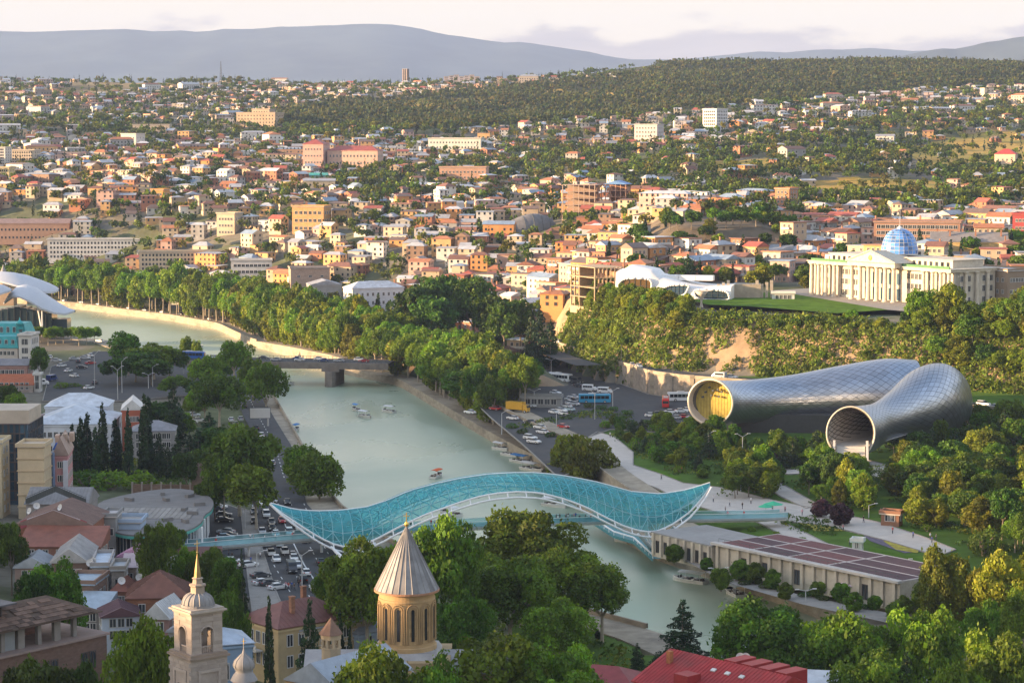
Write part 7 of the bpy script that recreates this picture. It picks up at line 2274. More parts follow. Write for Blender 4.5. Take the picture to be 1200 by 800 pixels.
MB().box((0, 0, -1), (2.9, 2.9, 8)).build('shaft', m_brick, o).color = (0.24, 0.17, 0.13, 1)
for k in range(4): MB().box((-1.1 + 0.73 * k, -1.2, 7), (0.45, 0.5, 0.7)).build('merlon', m_brick, o).color = (0.24, 0.17, 0.13, 1)
o = thing('garden_wall', 'low brown brick garden wall below the dark conifers', 'wall', (*P(200, 577, 9)[:2], 9), R(-3))
for k in range(7): MB().box((-9 + 2.6 * k, 0, -1), (2.5, 0.5, 3.2)).build('wall_panel', m_brick, o).color = (*shade((0.22, 0.14, 0.10), .8, 1.2), 1); MB().box((-10.3 + 2.6 * k, 0, -1), (0.4, 0.7, 3.8)).build('pier', m_stone, o).color = (0.36, 0.3, 0.26, 1)

# ------------------------------------------------------------------ old town roofs
def old(label, u0, u1, v_ridge, v_eave, depth, rzd=0, h=8.0, kind='gable', wall=(0.35, 0.3, 0.26), rcol=tin, z=10.0, wmat=None, floors=2, nx=3, ny=3, seam=True, rh=None, along='x', cat='house', **k):
    uc = (u0 + u1) / 2; p = P(uc, v_eave, z + h); D = p[1]; rz = R(rzd)
    app = (u1 - u0) * D / F; W = max(2.5, (app - depth * abs(math.sin(rz))) / math.cos(rz))
    cy = D + (depth * math.cos(rz) + W * abs(math.sin(rz))) / 2 - 0.4; cx = p[0] * cy / D
    if rh is None: rh = max(0.6, PD(uc, v_ridge, cy)[2] - z - h)
    o = block('old_house', label, (cx, cy, z), rz, W, depth, h, wall=wall, roof=kind, rcol=rcol, rh=rh, floors=floors, nx=nx, ny=ny, wmat=wmat, cat=cat, parapet=(kind == 'flat'), cornice=False, group='roofs of the old town', **k)
    if seam and kind in ('gable', 'hip'): seams(o, W, depth, h, rh, kind, [c * 0.85 for c in rcol], 0.8)
    return o, W, rh, h
dishes = []
pale = (0.40, 0.43, 0.47)
o, W, rh, h = old('brick building with white banner strip along its front gable', 28, 120, 598, 614, 17, -2, 9, 'gable', (0.30, 0.13, 0.08), (0.26, 0.17, 0.14), wmat=m_brick, nx=5, rh=3.2)
for s in (-1, 1):
    for k in range(5):
        a, b = s * W / 2 * (0.18 * k), s * W / 2 * 0.18 * (k + 0.97); za = lambda q: h + rh * 0.9 * (1 - abs(q) / (W / 2)) - 0.3
        MB().face([(a, -8.7, za(a) - 1.0), (b, -8.7, za(b) - 1.0), (b, -8.9, za(b) + 0.7), (a, -8.9, za(a) + 0.7)]).build('banner_panel', m_wall, o).color = (*((0.62, 0.55, 0.62) if k < 4 else (0.42, 0.10, 0.12)), 1)
gm = MB().face([(-W / 2, -8.55, h - .2), (W / 2, -8.55, h - .2), (0, -8.55, h + rh)]); gm.build('gable', m_brick, o).color = (0.30, 0.14, 0.09, 1)
LANDMARKS.append(('the white bannered brick building', 75, 605))
o, W, rh, h = old('grey roofed house with black railing along roof edge', 36, 110, 570, 590, 12, -2, 10, 'gable', (0.28, 0.26, 0.25), (0.25, 0.24, 0.24), nx=4, rh=3.0)
rl = MB()
for s in (-1, 1):
    for k in range(14):
        q = s * W / 2 * k / 13; zz = h + rh * (1 - k / 13) - 0.2; rl.box((q, -6.3, zz), (0.08, 0.08, 1.7))
    rl.tube((0, -6.3, h + rh + 1.5), (s * W / 2, -6.3, h + 1.5), 0.06, n=4)
    rl.face([(0, -6.25, h + rh - .2), (s * W / 2, -6.25, h - .2), (s * W / 2, -6.25, h + 1.2), (0, -6.25, h + rh + 1.2)])
rl.build('roof_railing', m_rail, o)
old('low house with patched rust red roof before bannered building', 26, 124, 615, 640, 9, -2, 6, 'shed', (0.3, 0.15, 0.1), (0.24, 0.09, 0.06), wmat=m_brick, nx=5, rh=3)
old('house under weathered pale grey gable roof', 63, 112, 636, 658, 17, 4, 7.5, 'gable', (0.20, 0.13, 0.10), (0.44, 0.42, 0.41), nx=4, rh=2.8)
for a in [('flat roof clad in bluish white metal', 107, 134, 644, 664, 14, 6, 8, 'flat', (0.36, 0.34, 0.33), (0.46, 0.54, 0.64)), ('flat blue grey roof with white parapet above air conditioners', 80, 121, 668, 685, 10, -5, 8, 'flat', (0.26, 0.17, 0.13), (0.32, 0.40, 0.48)),
          ('low shed with ribbed blue grey metal roof', 89, 131, 698, 716, 9, -6, 5, 'shed', (0.3, 0.28, 0.27), (0.34, 0.41, 0.48)), ('white cottage with dark maroon gable roof', 112, 168, 706, 722, 8, 14, 5.5, 'gable', (0.56, 0.62, 0.72), (0.15, 0.08, 0.09)),
          ('white gable roofed house with pink brick front', 172, 215, 700, 724, 9, -12, 6, 'gable', (0.34, 0.20, 0.17), (0.54, 0.53, 0.52)), ('long house under rust brown hipped roof', 147, 228, 668, 700, 12, 6, 7, 'hip', (0.30, 0.14, 0.08), (0.19, 0.085, 0.06)),
          ('house with faded lilac pink roof', 142, 184, 638, 652, 9, -8, 7, 'gable', (0.4, 0.36, 0.33), (0.46, 0.25, 0.38)), ('grey stone house with whitish roof and red patch', 171, 224, 654, 674, 10, -10, 6, 'gable', (0.32, 0.31, 0.3), (0.38, 0.36, 0.35)),
          ('narrow grey stone house with one blue window', 132, 149, 655, 668, 8, 4, 8, 'flat', (0.28, 0.26, 0.24), (0.4, 0.42, 0.44)), ('small house with pinkish metal roof', 144, 163, 652, 664, 8, 6, 7, 'shed', (0.3, 0.24, 0.2), (0.36, 0.28, 0.3)),
          ('small house with rusted red hip roof', 134, 158, 676, 692, 7, -5, 6.5, 'hip', (0.3, 0.15, 0.1), (0.22, 0.09, 0.065)), ('maroon roofed shed among bushes', 205, 262, 640, 655, 9, 8, 4.5, 'gable', (0.3, 0.28, 0.26), (0.16, 0.075, 0.065)),
          ('weathered brown roof at the street corner', 20, 64, 648, 664, 9, 3, 6, 'gable', (0.34, 0.24, 0.2), (0.40, 0.42, 0.45)), ('low grey roof behind the leafy plane tree', 200, 250, 722, 740, 9, -8, 5, 'gable', (0.34, 0.32, 0.3), (0.36, 0.36, 0.38))]:
    o, W, rh, h = old(*a, wmat=m_brick if a[9][0] < 0.33 else None)
    dishes.append((o, W, h, a[6]))
    if 'air cond' in a[0]:
        for k in range(3): MB().box((W * 0.1 + k * 1.3, -5.3, 5.4 + 0.4 * (k == 0)), (1.0, 0.6, 1.1)).build('air_conditioner', m_frame, o)
m_dish = mat('dish_white', (0.62, 0.60, 0.58), rough=0.5, var=0.05)
def dish(x, y, z, r=0.75):
    o = thing('satellite_dish', 'round white satellite dish ' + near(*UV(x, y, z)), 'satellite dish', (x, y, z), random.uniform(-0.8, 0.5), 'satellite dishes on the old roofs')
    b = MB().lathe([(0.02, 0.0), (r * 0.5, 0.06), (r, 0.28)], 16).build('bowl', m_dish, o, smooth=True); b.rotation_euler = (R(68), 0, 0); b.location = (0, -0.2, 1.1)
    MB().tube((0, 0, -1.2), (0, 0, 1.1), 0.06, n=5).build('mast', m_rail, o); MB().tube((0, -0.3, 1.0), (0, -1.1, 1.3), 0.03, n=4).build('feed_arm', m_rail, o)
for u, v, zz in ((36, 601, 19.5), (43, 595, 20.5), (72, 597, 22), (106, 662, 18.2), (163, 679, 17.6), (169, 678, 17.6), (142, 683, 18), (186, 664, 17), (206, 659, 17), (868, 773, 18), (874, 773, 18), (110, 660, 18)):
    x, y, _ = P(u, v, zz); dish(x, y, zz - 0.6)

# half ruined brick building in the near left corner
def ruin():
    A = P(-60, 785, 23); B_ = P(125, 743, 23); L = math.hypot(B_[0] - A[0], B_[1] - A[1]); rz = math.atan2(B_[1] - A[1], B_[0] - A[0])
    o = thing('ruined_house', 'half ruined brick building with open upper floor and broken roofs', 'building', (A[0], A[1], 12), rz)
    bk = (0.17, 0.105, 0.08); H = 11; D = 15
    def pt(mb, nm, m=m_brick, c=bk): b = mb.build(nm, m, o); b.color = (*c, 1); return b
    pt(MB().box((L / 2, D / 2, -6), (L, D, H + 6)), 'wall')
    pt(MB().box((L / 2, D / 2, H), (L + 0.8, D + 0.8, 0.35)), 'terrace_slab', m_stone, (0.30, 0.22, 0.19))
    for i in range(4):
        for z in (1.0, 6.2):
            for s in (-0.85, 0.85): put_window(o, (L * (i + 0.5) / 4 + s, 0, z), 0, 1.15, 2.6, arch=True, dark=True)
    for i in range(8):
        pt(MB().box((0.8 + i * (L - 6) / 7, 2.0, H + 0.3), (0.75 if i % 2 else 1.3, 0.7, 3.7)), 'column', m_stone, (0.26, 0.24, 0.22))
        if i in (0, 1, 3): pt(MB().box((2.2 + i * (L - 6) / 7, 2.2, H + 0.3), (2.6, 0.3, 3.4)), 'partition', m_wall, (0.27, 0.29, 0.30))
    pt(MB().box((L / 2 - 3, D * 0.6, H + 0.3), (L - 8, 0.4, 3.6)), 'back_wall', m_brick, (0.25, 0.14, 0.11))
    w2, d2, zr = L - 1.5, 12.5, H + 4.1
    mb = MB(); roof_mesh(mb, w2, d2, zr, 'hip', 2.6, 1.0, (w2 / 2 - 0.5, 7)); pt(mb, 'roof', m_tile, (0.105, 0.07, 0.05))
    for r in range(6):      # loose tile courses on the visible slope
        for k in range(26):
            t = (r + 0.5) / 7; x = 0.3 + (w2 - 1.6) * (k + 0.5) / 26
            if x < 6 * t or x > w2 - 0.8 - 6 * t or rng.random() < 0.12: continue
            b = MB().box((0, 0, 0), (w2 / 26 * 0.96, 0.95, 0.09)).build('tile', m_tile, o); b.location = (x, 7 - (d2 / 2 + 1) * (1 - t), zr + 2.6 * t + 0.10); b.rotation_euler = (math.atan2(2.6, d2 / 2 + 1), 0, rng.uniform(-.05, .05)); b.color = (*shade((0.12, 0.075, 0.055), .6, 1.6), 1)
    for k in range(7): pt(MB().box((1 + k * 2.0, 3.5, zr), (0.3, 0.3, 3.6)), 'post', m_framed, (1, 1, 1))
    mb = MB().box((7.0, 8, zr + 3.4), (16, 12, 0.25)); pt(mb, 'upper_roof', m_tin, (0.10, 0.095, 0.105))
    for k in range(14):
        b = pt(MB().box((0, 0, 0), (rng.uniform(5, 9), 0.4, 0.16)), 'plank', m_wall, shade((0.36, 0.24, 0.15), .7, 1.3)); b.location = (8.5 + rng.uniform(-1, 1), 3 + k * 0.55, zr + 3.68 + 0.14 * (k % 3)); b.rotation_euler = (0, 0, rng.uniform(-.12, .12))
    LANDMARKS.append(('the half ruined brick building', 60, 730))
ruin()
# yellow house with maroon roof and its white roofed neighbour, church parts by the tower
def corner(label, u, v, zr, w, d, rzd, h, **k):
    """a house whose near roof corner stands at pixel (u, v), height zr"""
    p = P(u, v, zr); rz = R(rzd); cx, cy = p[0] - math.cos(rz) * w / 2 - math.sin(rz) * d / 2, p[1] - math.sin(rz) * w / 2 + math.cos(rz) * d / 2
    return block('old_house', label, (cx, cy, zr - h), rz, w, d, h, cat='house', cornice=True, **k)
o = corner('yellow balconied house with maroon seamed hip roof', 326, 736, 18, 12.5, 17, -50, 8.5, wall=(0.46, 0.35, 0.19), roof='hip', rcol=(0.20, 0.085, 0.07), rh=3.2, floors=2, nx=5, ny=6, chim=2, wh=2.0, lm='the yellow balconied house')
seams(o, 12.5, 17, 8.5, 3.2, 'hip', (0.17, 0.07, 0.06))
MB().box((-2, -9.4, 3.6), (7, 1.6, 0.2)).box((-2, -10.1, 3.8), (7, 0.1, 1.0)).build('balcony', m_frame, o)
o = corner('cream house with pale metal roof behind the tall cypress', 352, 738, 17, 9, 16, -50, 8, wall=(0.46, 0.38, 0.28), roof='hip', rcol=(0.48, 0.49, 0.52), rh=2.0, floors=2, nx=4, ny=7, wh=1.8)
o = corner('low house with grey roof beneath the big trees', 420, 742, 15, 9, 14, -50, 6, wall=(0.36, 0.44, 0.54), roof='hip', rcol=(0.33, 0.36, 0.41), rh=2.0, floors=2, nx=3, ny=5)
o = corner('pale blue chapel house with metal roof beside the bell tower', 296, 752, 23, 9, 9, 20, 13, wall=(0.24, 0.34, 0.46), roof='hip', rcol=(0.36, 0.42, 0.50), rh=1.8, floors=2, nx=3, ny=3, wh=2.6, arch=True)
x, y, _ = PD(286, 790, 285); z = PD(286, 796, 285)[2]
o = thing('onion_dome', 'grey metal onion dome with flared skirt beside bell tower', 'dome', (x, y, z))
MB().lathe([(1.45, -9), (1.45, 0.15)], 8).build('drum', m_stone, o).color = (0.30, 0.24, 0.2, 1)
MB().lathe([(1.75, 0), (1.35, 0.7), (1.1, 1.0), (1.0, 1.15), (1.25, 1.5), (1.38, 1.95), (1.2, 2.5), (0.7, 3.0), (0.25, 3.4), (0.08, 4.0), (0.05, 4.6)], 20).build('onion', m_zinc, o, smooth=True)
for k in range(8): MB().poly([(r_ * 1.01 * math.cos(k * math.pi / 4), r_ * 1.01 * math.sin(k * math.pi / 4), z_) for r_, z_ in ((1.25, 1.5), (1.38, 1.95), (1.2, 2.5), (0.7, 3.0), (0.25, 3.4))], 0.05, 4).build('rib', m_zinc, o)
MB().tube((-0.25, 0, 5.0), (0.25, 0, 5.0), 0.04, n=4).tube((0, 0, 4.5), (0, 0, 5.4), 0.04, n=4).build('cross', MATS['gilt'], o)
x, y, _ = PD(388, 760, 318); z = PD(388, 760, 318)[2]
o = thing('bell_turret', 'small arcaded turret with brown conical roof on church gable', 'turret', (x, y, z))
MB().lathe([(1.35, -7), (1.35, 0.1), (1.5, 0.15), (1.5, 0.35)], 8, cap=True).build('base', m_stone, o).color = (0.44, 0.34, 0.22, 1)
for k in range(8): a = (k + 0.5) * math.pi / 4; MB().tube((1.2 * math.cos(a), 1.2 * math.sin(a), 0.3), (1.2 * math.cos(a), 1.2 * math.sin(a), 1.7), 0.22, n=6).build('column', m_stone, o).color = (0.44, 0.34, 0.22, 1)
MB().lathe([(1.45, 1.5), (1.45, 2.3), (1.6, 2.35)], 8).build('ring', m_stone, o).color = (0.44, 0.34, 0.22, 1); MB().lathe([(1.75, 2.2), (0.0, 4.6)], 8).build('cone_roof', m_tile, o).color = (0.20, 0.12, 0.085, 1)
o = block('church_porch', 'gold stone church arm with grey sheet roof before cathedral', (x + 2.8, y - 4, z - 18), R(-38), 9.5, 15, 15.4, wall=(0.42, 0.28, 0.13), wmat=m_stone, roof='gable', rcol=(0.34, 0.38, 0.43), rh=3.0, floors=1, nx=1, ny=3, wh=3, z0=8, ww=0.7, cat='church', arch=True, dark=True)
# red roofed house in the near right foreground
a, b = P(795, 762, 21), P(918, 791, 21); L = math.hypot(b[0] - a[0], b[1] - a[1]); rz = math.atan2(b[1] - a[1], b[0] - a[0])
o = block('red_roof_house', 'big bright red seamed metal roof in the near foreground', ((a[0] + b[0]) / 2, (a[1] + b[1]) / 2, 9), rz, L + 3, 17, 8.2, wall=(0.3, 0.1, 0.08), roof='gable', rcol=(0.36, 0.035, 0.035), rh=3.9, floors=2, nx=6, ny=4, cat='house', lm='the big red roof')
seams(o, L + 3, 17, 8.2, 3.9, 'gable', (0.30, 0.028, 0.03), 0.75)
for k in range(3): bb = MB().box((0, 0, 0), (0.9, 0.7, 0.2)).build('skylight', m_dish, o); bb.location = (-1 + k * 3.0, -2.6, 8.2 + 3.9 * 0.72); bb.rotation_euler = (0.42, 0, 0)
for k in range(4): MB().box((-2 + k * 3.6, 4.6, 8.4), (2.4, 5.0, 3.3)).build('dormer', m_tin, o).color = (0.32, 0.035, 0.035, 1)
MB().box((-3, -6.5, 8.6), (3, 3, 2.2)).build('dormer', m_tin, o).color = (0.32, 0.035, 0.035, 1); MB().box((-L / 2 + 1, -3, 10), (0.8, 0.8, 2.6)).build('chimney', m_brick, o).color = (0.35, 0.14, 0.06, 1)
corner('low dull red roof beside big red roof', 740, 803, 13, 12, 9, -20, 5, wall=(0.3, 0.1, 0.08), roof='hip', rcol=(0.24, 0.05, 0.05), rh=2, floors=1, nx=3, ny=3)
corner('ribbed white and grey metal roof at bottom edge', 1000, 812, 15, 14, 8, -12, 6, wall=(0.4, 0.4, 0.42), roof='shed', rcol=(0.50, 0.52, 0.55), rh=1.6, floors=1, nx=4, ny=2)
# ------------------------------------------------------------------ vehicles
m_paintc = mat('car_paint', objcolor=True, rough=0.28, var=0.04, spec=0.6)
m_cglass = pane_mat('car_glass', (0.02, 0.025, 0.03), 0.06)
m_tyre = mat('tyre', (0.02, 0.02, 0.02), rough=0.85, var=0.1)
m_head = mat('headlight', (0.75, 0.75, 0.7), rough=0.2); m_tail = mat('tail_light', (0.35, 0.02, 0.02), rough=0.3)
def loft_car(sec):
    """sec: (x, half width low, half width high, z low, z high) along the length"""
    rows = []
    for x, a, b, z0, z1 in sec:
        zm = z0 + (z1 - z0) * 0.45
        rows.append([(x, -a * 0.94, z0), (x, -a, zm), (x, -b, z1 - 0.05), (x, -b * 0.8, z1), (x, b * 0.8, z1), (x, b, z1 - 0.05), (x, a, zm), (x, a * 0.94, z0)])
    mb = MB().grid(rows); mb.face(rows[0]); mb.face(rows[-1][::-1])
    return mb
def veh(name, L, W, body, glass, wheels, extra=()):
    o = bpy.data.objects.new(name, None); COL.objects.link(o)
    loft_car(body).build('body', m_paintc, o, smooth=False)
    for g in glass: g.build('window', m_cglass, o)
    for x, r in wheels:
        for s in (-1, 1):
            mb = MB().tube((x, s * (W / 2 - 0.2), r), (x, s * (W / 2 + 0.02), r), r, n=12); w_ = mb.build('wheel', m_tyre, o)
            MB().tube((x, s * (W / 2 + 0.02), r), (x, s * (W / 2 + 0.035), r), r * 0.6, n=8).build('rim', m_frame, w_)
    for s in (-1, 1):
        MB().box((L / 2 - 0.08, s * W * 0.34, 0.62), (0.2, 0.42, 0.18)).build('headlight', m_head, o); MB().box((-L / 2 + 0.08, s * W * 0.36, 0.75), (0.2, 0.32, 0.2)).build('tail_light', m_tail, o)
    for nm, mb, m in extra: mb.build(nm, m, o)
    return o
def cabin(sec): return loft_car(sec)
def side_windows(x0, x1, n_, y, z0, z1):
    out = []
    for s in (-1, 1):
        for k in range(n_):
            a, b = x0 + (x1 - x0) * (k + 0.04) / n_, x0 + (x1 - x0) * (k + 0.96) / n_
            out.append(MB().box(((a + b) / 2, s * y, z0), (b - a, 0.06, z1 - z0)))
    return out
sedan = veh('car', 4.5, 1.8, [(-2.25, .82, .78, .35, .85), (-2.0, .88, .84, .22, .95), (-1.2, .9, .86, .2, .98), (0.8, .9, .86, .2, .97), (1.9, .87, .8, .22, .86), (2.25, .8, .72, .35, .7)],
            [cabin([(-1.75, .78, .74, .93, .98), (-1.1, .78, .64, .93, 1.40), (0.1, .78, .64, .93, 1.43), (1.1, .78, .72, .93, .98)])], [(-1.35, .33), (1.4, .33)], [('roof', MB().box((-0.5, 0, 1.39), (1.5, 1.26, 0.06)), m_paintc)])
suv = veh('car', 4.7, 1.9, [(-2.35, .86, .84, .4, 1.05), (-2.1, .93, .9, .3, 1.12), (1.0, .95, .9, .3, 1.1), (2.1, .92, .85, .32, 1.0), (2.35, .86, .78, .42, .85)],
          [cabin([(-2.2, .84, .76, 1.08, 1.2), (-1.9, .84, .72, 1.08, 1.68), (0.2, .84, .72, 1.08, 1.70), (1.2, .84, .78, 1.08, 1.14)])], [(-1.4, .38), (1.45, .38)], [('roof', MB().box((-0.85, 0, 1.67), (2.2, 1.42, 0.07)), m_paintc)])
van = veh('van', 5.6, 2.0, [(-2.8, .95, .9, .35, 2.3), (-2.6, 1.0, .92, .3, 2.42), (1.2, 1.0, .92, .3, 2.42), (1.9, 1.0, .9, .3, 1.7), (2.7, .95, .86, .35, 1.15), (2.8, .9, .8, .45, .95)],
          side_windows(-2.4, 1.2, 4, 0.985, 1.35, 2.0) + [MB().face([(1.3, -.85, 2.3), (1.3, .85, 2.3), (1.97, .85, 1.72), (1.97, -.85, 1.72)])], [(-1.7, .38), (1.7, .38)])
def bus_proto(L, H):
    return veh('bus', L, 2.5, [(-L / 2, 1.2, 1.15, .35, H), (-L / 2 + .15, 1.25, 1.2, .3, H + .05), (L / 2 - .4, 1.25, 1.2, .3, H + .05), (L / 2, 1.2, 1.1, .4, H - .25)],
               side_windows(-L / 2 + .5, L / 2 - .7, 7, 1.245, 1.5, H - .55) + [MB().box((L / 2 + .0, 0, 1.3), (.08, 2.1, H - 1.9)), MB().box((-L / 2 - .0, 0, 1.6), (.08, 2.0, H - 2.3))], [(-L / 2 + 2.6, .5), (L / 2 - 2.2, .5)],
               [('roof_unit', MB().box((-1, 0, H + .05), (2.6, 1.6, .3)), m_frame)])
bus = bus_proto(11.5, 3.2)
truck = veh('truck', 8.5, 2.4, [(2.5, 1.1, 1.05, .5, 2.6), (2.7, 1.15, 1.1, .45, 2.7), (3.9, 1.15, 1.05, .45, 2.6), (4.25, 1.1, 1.0, .5, 1.7)], [MB().box((4.1, 0, 1.6), (.25, 2.0, .9))], [(-2.6, .5), (3.3, .5)], [('cargo_box', MB().box((-0.9, 0, 1.0), (6.6, 2.5, 2.6)), m_paintc), ('chassis', MB().box((0, 0, .6), (8, 1.2, .35)), m_rail)])
CARC = {'white': (0.72, 0.72, 0.72), 'silver': (0.42, 0.43, 0.45), 'dark grey': (0.05, 0.055, 0.065), 'black': (0.014, 0.014, 0.016), 'red': (0.42, 0.025, 0.025), 'pale blue': (0.42, 0.55, 0.60), 'dark blue': (0.03, 0.06, 0.20), 'orange': (0.55, 0.18, 0.05), 'light blue': (0.05, 0.33, 0.55), 'yellow': (0.60, 0.33, 0.03), 'city blue': (0.03, 0.12, 0.42)}
def park_v(src, x, y, z, rz, col, where, group, word='car', cat='car'):
    return copy_tree(src, (x, y, z), rz, '%s %s %s' % (col.replace('city blue', 'deep blue'), word, where), cat, group, colors={'body': CARC[col], 'roof': CARC[col], 'cargo_box': CARC[col]})
C_ = {'w': 'white', 's': 'silver', 'g': 'dark grey', 'k': 'black', 'r': 'red', 'p': 'pale blue', 'b': 'dark blue', 'o': 'orange'}
RP = np.array([p[:2] for p in road_pts])
def road_dir(x, y):
    d = [np.hypot(*(0.5 * (RP[i] + RP[i + 1]) - (x, y))) for i in range(len(RP) - 1)]; i = int(np.argmin(d)); t = RP[i + 1] - RP[i]
    return math.atan2(t[1], t[0])
for s in ('447,125w 460,165g 470,200W 388,180g 388,243k 505,248g 510,288k 575,238r 442,312s 533,330p 625,322p 690,290w 668,262w 735,368s 475,398s 558,397w 503,455w 593,445w 538,498w 655,492w 735,588w 712,637K 788,692w 833,518k 610,116k 523,103w 680,542w').split():
    a, b = s[:-1].split(','); u, v = 230 + float(a) / 5.715, 570 + float(b) / 5.715 + 1
    x, y, z = P(u, v, ZL); c = C_[s[-1].lower()]; src = suv if s[-1].isupper() or random.random() < 0.25 else sedan
    park_v(src, x, y, ZL + 0.17, road_dir(x, y) + (math.pi if u < 352 else 0), c, 'in traffic on the left embankment road', 'cars in the embankment road traffic')
x, y, z = P(230 + 640 / 5.715, 570 + 575 / 5.715, ZL); park_v(van, x, y, ZL + 0.17, road_dir(x, y) + math.pi, 'dark grey', 'with red and blue front in the jam', 'cars in the embankment road traffic', 'van', 'van')
for s in ('150,150w 130,165g 90,155r 180,205g 187,240k 200,318s 195,355p 215,340g 230,418S 245,515w 350,540w 445,660w 493,665g 550,690w 430,612g 330,80w').split():
    a, b = s[:-1].split(','); u, v = 230 + float(a) / 5.715, 570 + float(b) / 5.715
    x, y, z = P(u, v, ZL); park_v(suv if s[-1].isupper() else sedan, x, y, ZL + 0.14, random.choice([0.1, -0.15, 2.9]) if u < 280 else 0.6, C_[s[-1].lower()], 'parked by the round glass pavilion', 'cars parked by the pavilion')
for s in ('221,480w 227,488s 233,494w 224,496w 271,494w 282,493s 276,499g 286,478k 300,504k 306.5,512w 319,545w 228,470w 283,459g 310,528s').split():
    a, b = s[:-1].split(','); x, y, z = P(float(a), float(b), ZL); park_v(sedan, x, y, ZL + 0.17 if float(a) > 270 else ZL + .05, road_dir(x, y) if float(a) > 250 else 0.3, C_[s[-1]], 'on the quay road beyond the glass footbridge' if float(a) > 250 else 'parked behind the dark conifers', 'cars along the far quay road')
for s in ('80,436w 87,442w 96,432k 106,427r 111,450g 104,456w 59,420w 87,422s 100,421s 106,418w 117,401w 66,424s 92,425g 72,430w').split():
    a, b = s[:-1].split(','); x, y, z = P(float(a), float(b), 7.9); park_v(sedan, x, y, 8.05, random.uniform(-0.5, 2.5), C_[s[-1]], 'at the left bank junction', 'cars at the left bank junction')
x, y, z = P(49, 451, 8); park_v(van, x, y, 8.05, 0.2, 'white', 'parked by white arched gatehouse', 'vans', 'van', 'van'); x, y, z = P(61, 446, 8); park_v(van, x, y, 8.05, 1.2, 'dark blue', 'beside the left bank junction', 'vans', 'van', 'van')
def z_right(u, v):
    return 16.2 if v < 419 + max(0, (u - 636)) * 0.165 and u > 660 else (12.5 if v < 412 and u > 630 else 8.6)
for s in ('460,50g 540,70w 605,75w 640,75w 470,100g 505,92g 575,40w 590,30g 690,80w 895,395w 855,285g 1050,345g 1000,440w 1015,425w 970,488w 1000,465w 935,517w 990,510p 885,530w 955,540w 1022,472w 598,572w 475,505r 715,600g 785,635w 805,668w 720,710W 745,737W 380,485g 365,445s 725,485w 950,630r 300,530w 1030,450g 565,60s 625,55g').split():
    a, b = s[:-1].split(','); u, v = 500 + float(a) / 5.925, 395 + float(b) / 5.925
    x, y, z = P(u, v, 8.56); park_v(suv if s[-1].isupper() else sedan, x, y, 8.6, random.choice([-0.7, 2.4, -0.9]), C_[s[-1].lower()], 'in the right bank car park by the retaining wall' if u > 630 else ('at the crowded road junction' if v < 420 else 'on the right quay road'), 'cars on the right bank')
def on_upper(u):
    x = min(max((u - 600) * 0.323, 18), 180)
    for _ in range(6): y = float(np.interp(x, WX, WY)) + 7; x = (u - 600) / F * (y * cth + 88 * sth)
    return x, y
for i, (u, c, sr) in enumerate([(646, 'orange', sedan), (653, 'white', suv), (664, 'dark grey', sedan), (693, 'white', sedan), (716, 'white', suv), (740, 'white', sedan), (749, 'white', sedan), (842, 'silver', van), (858, 'white', sedan), (626, 'red', sedan), (1154, 'white', suv), (1163, 'white', sedan), (686, 'dark blue', sedan)]):
    x, y = on_upper(u); yy = y + (-2 if i % 2 else 2)
    park_v(sr, x, yy, 16.2, math.atan2(float(np.interp(x + 3, WX, WY) - np.interp(x - 3, WX, WY)), 6) + (math.pi if i % 2 else 0), c, 'on the upper road under the cliff', 'cars on the upper road', 'van' if sr is van else 'car', 'van' if sr is van else 'car')
for s in ('740,530w 845,518w 880,505w 950,500w 1000,492w 905,545s 975,540r 1030,545s 790,520g 235,320g').split():
    a, b = s[:-1].split(','); u, v = 640 + float(a) / 6, 400 + float(b) / 6; x, y, z = P(u, v, 8.5); park_v(sedan, x, y, 8.56, random.choice([-0.3, 0.1, 2.9]), C_[s[-1]], 'in the car park near long tube mouth', 'cars on the right bank')
for (u, v, src, c, rz, wh, w_, cat) in [(656, 447, bus, 'white', -0.75, 'parked at top of car park under the wall', 'coach', 'bus'), (697, 472, bus, 'light blue', 0.02, 'parked behind the round shrubs', 'coach', 'bus'), (801, 470, bus, 'white', 0.1, 'beside the long tube mouth', 'coach', 'bus'), (780, 476, bus, 'red', 1.5, 'seen end on below retaining wall', 'coach', 'bus'),
                                          (691, 458, van, 'white', -0.3, 'parked against the retaining wall', 'minibus', 'van'), (709, 461, van, 'white', -0.3, 'parked right of another minibus by retaining wall', 'minibus', 'van'), (676, 449, van, 'dark grey', -0.9, 'parked under the retaining wall', 'van', 'van'), (607, 483, truck, 'yellow', -0.55, 'box body on the right quay road', 'truck', 'truck')]:
    x, y, z = P(u, v, 8.5); park_v(src, x, y, 8.58, rz, c, wh, 'coaches and vans on the right bank', w_, cat)
o_, A_, rz_, L_ = RBR
for i, (u, c) in enumerate([(244, 'white'), (253, 'white'), (260, 'white'), (321, 'silver'), (343, 'dark blue'), (349, 'white'), (368, 'white'), (377, 'dark blue'), (415, 'white'), (424, 'red'), (303, 'dark grey'), (395, 'silver')]):
    s = (u - 196) / (455 - 196) * L_; yy = 4.5 if i % 2 else 10.5
    park_v(sedan, A_[0] + s * math.cos(rz_) - yy * math.sin(rz_), A_[1] + s * math.sin(rz_) + yy * math.cos(rz_), 9.95, rz_ + (math.pi if i % 2 else 0), c, 'crossing the road bridge', 'cars on the road bridge')
s = (222 - 196) / 259 * L_; park_v(bus, A_[0] + s, A_[1] + 5, 9.95, rz_, 'city blue', 'on the left end of road bridge', 'buses', 'bus', 'bus')
Lc = np.array(offset_line(resample(part_of(RB2, 22, 28), 60), -9.5))
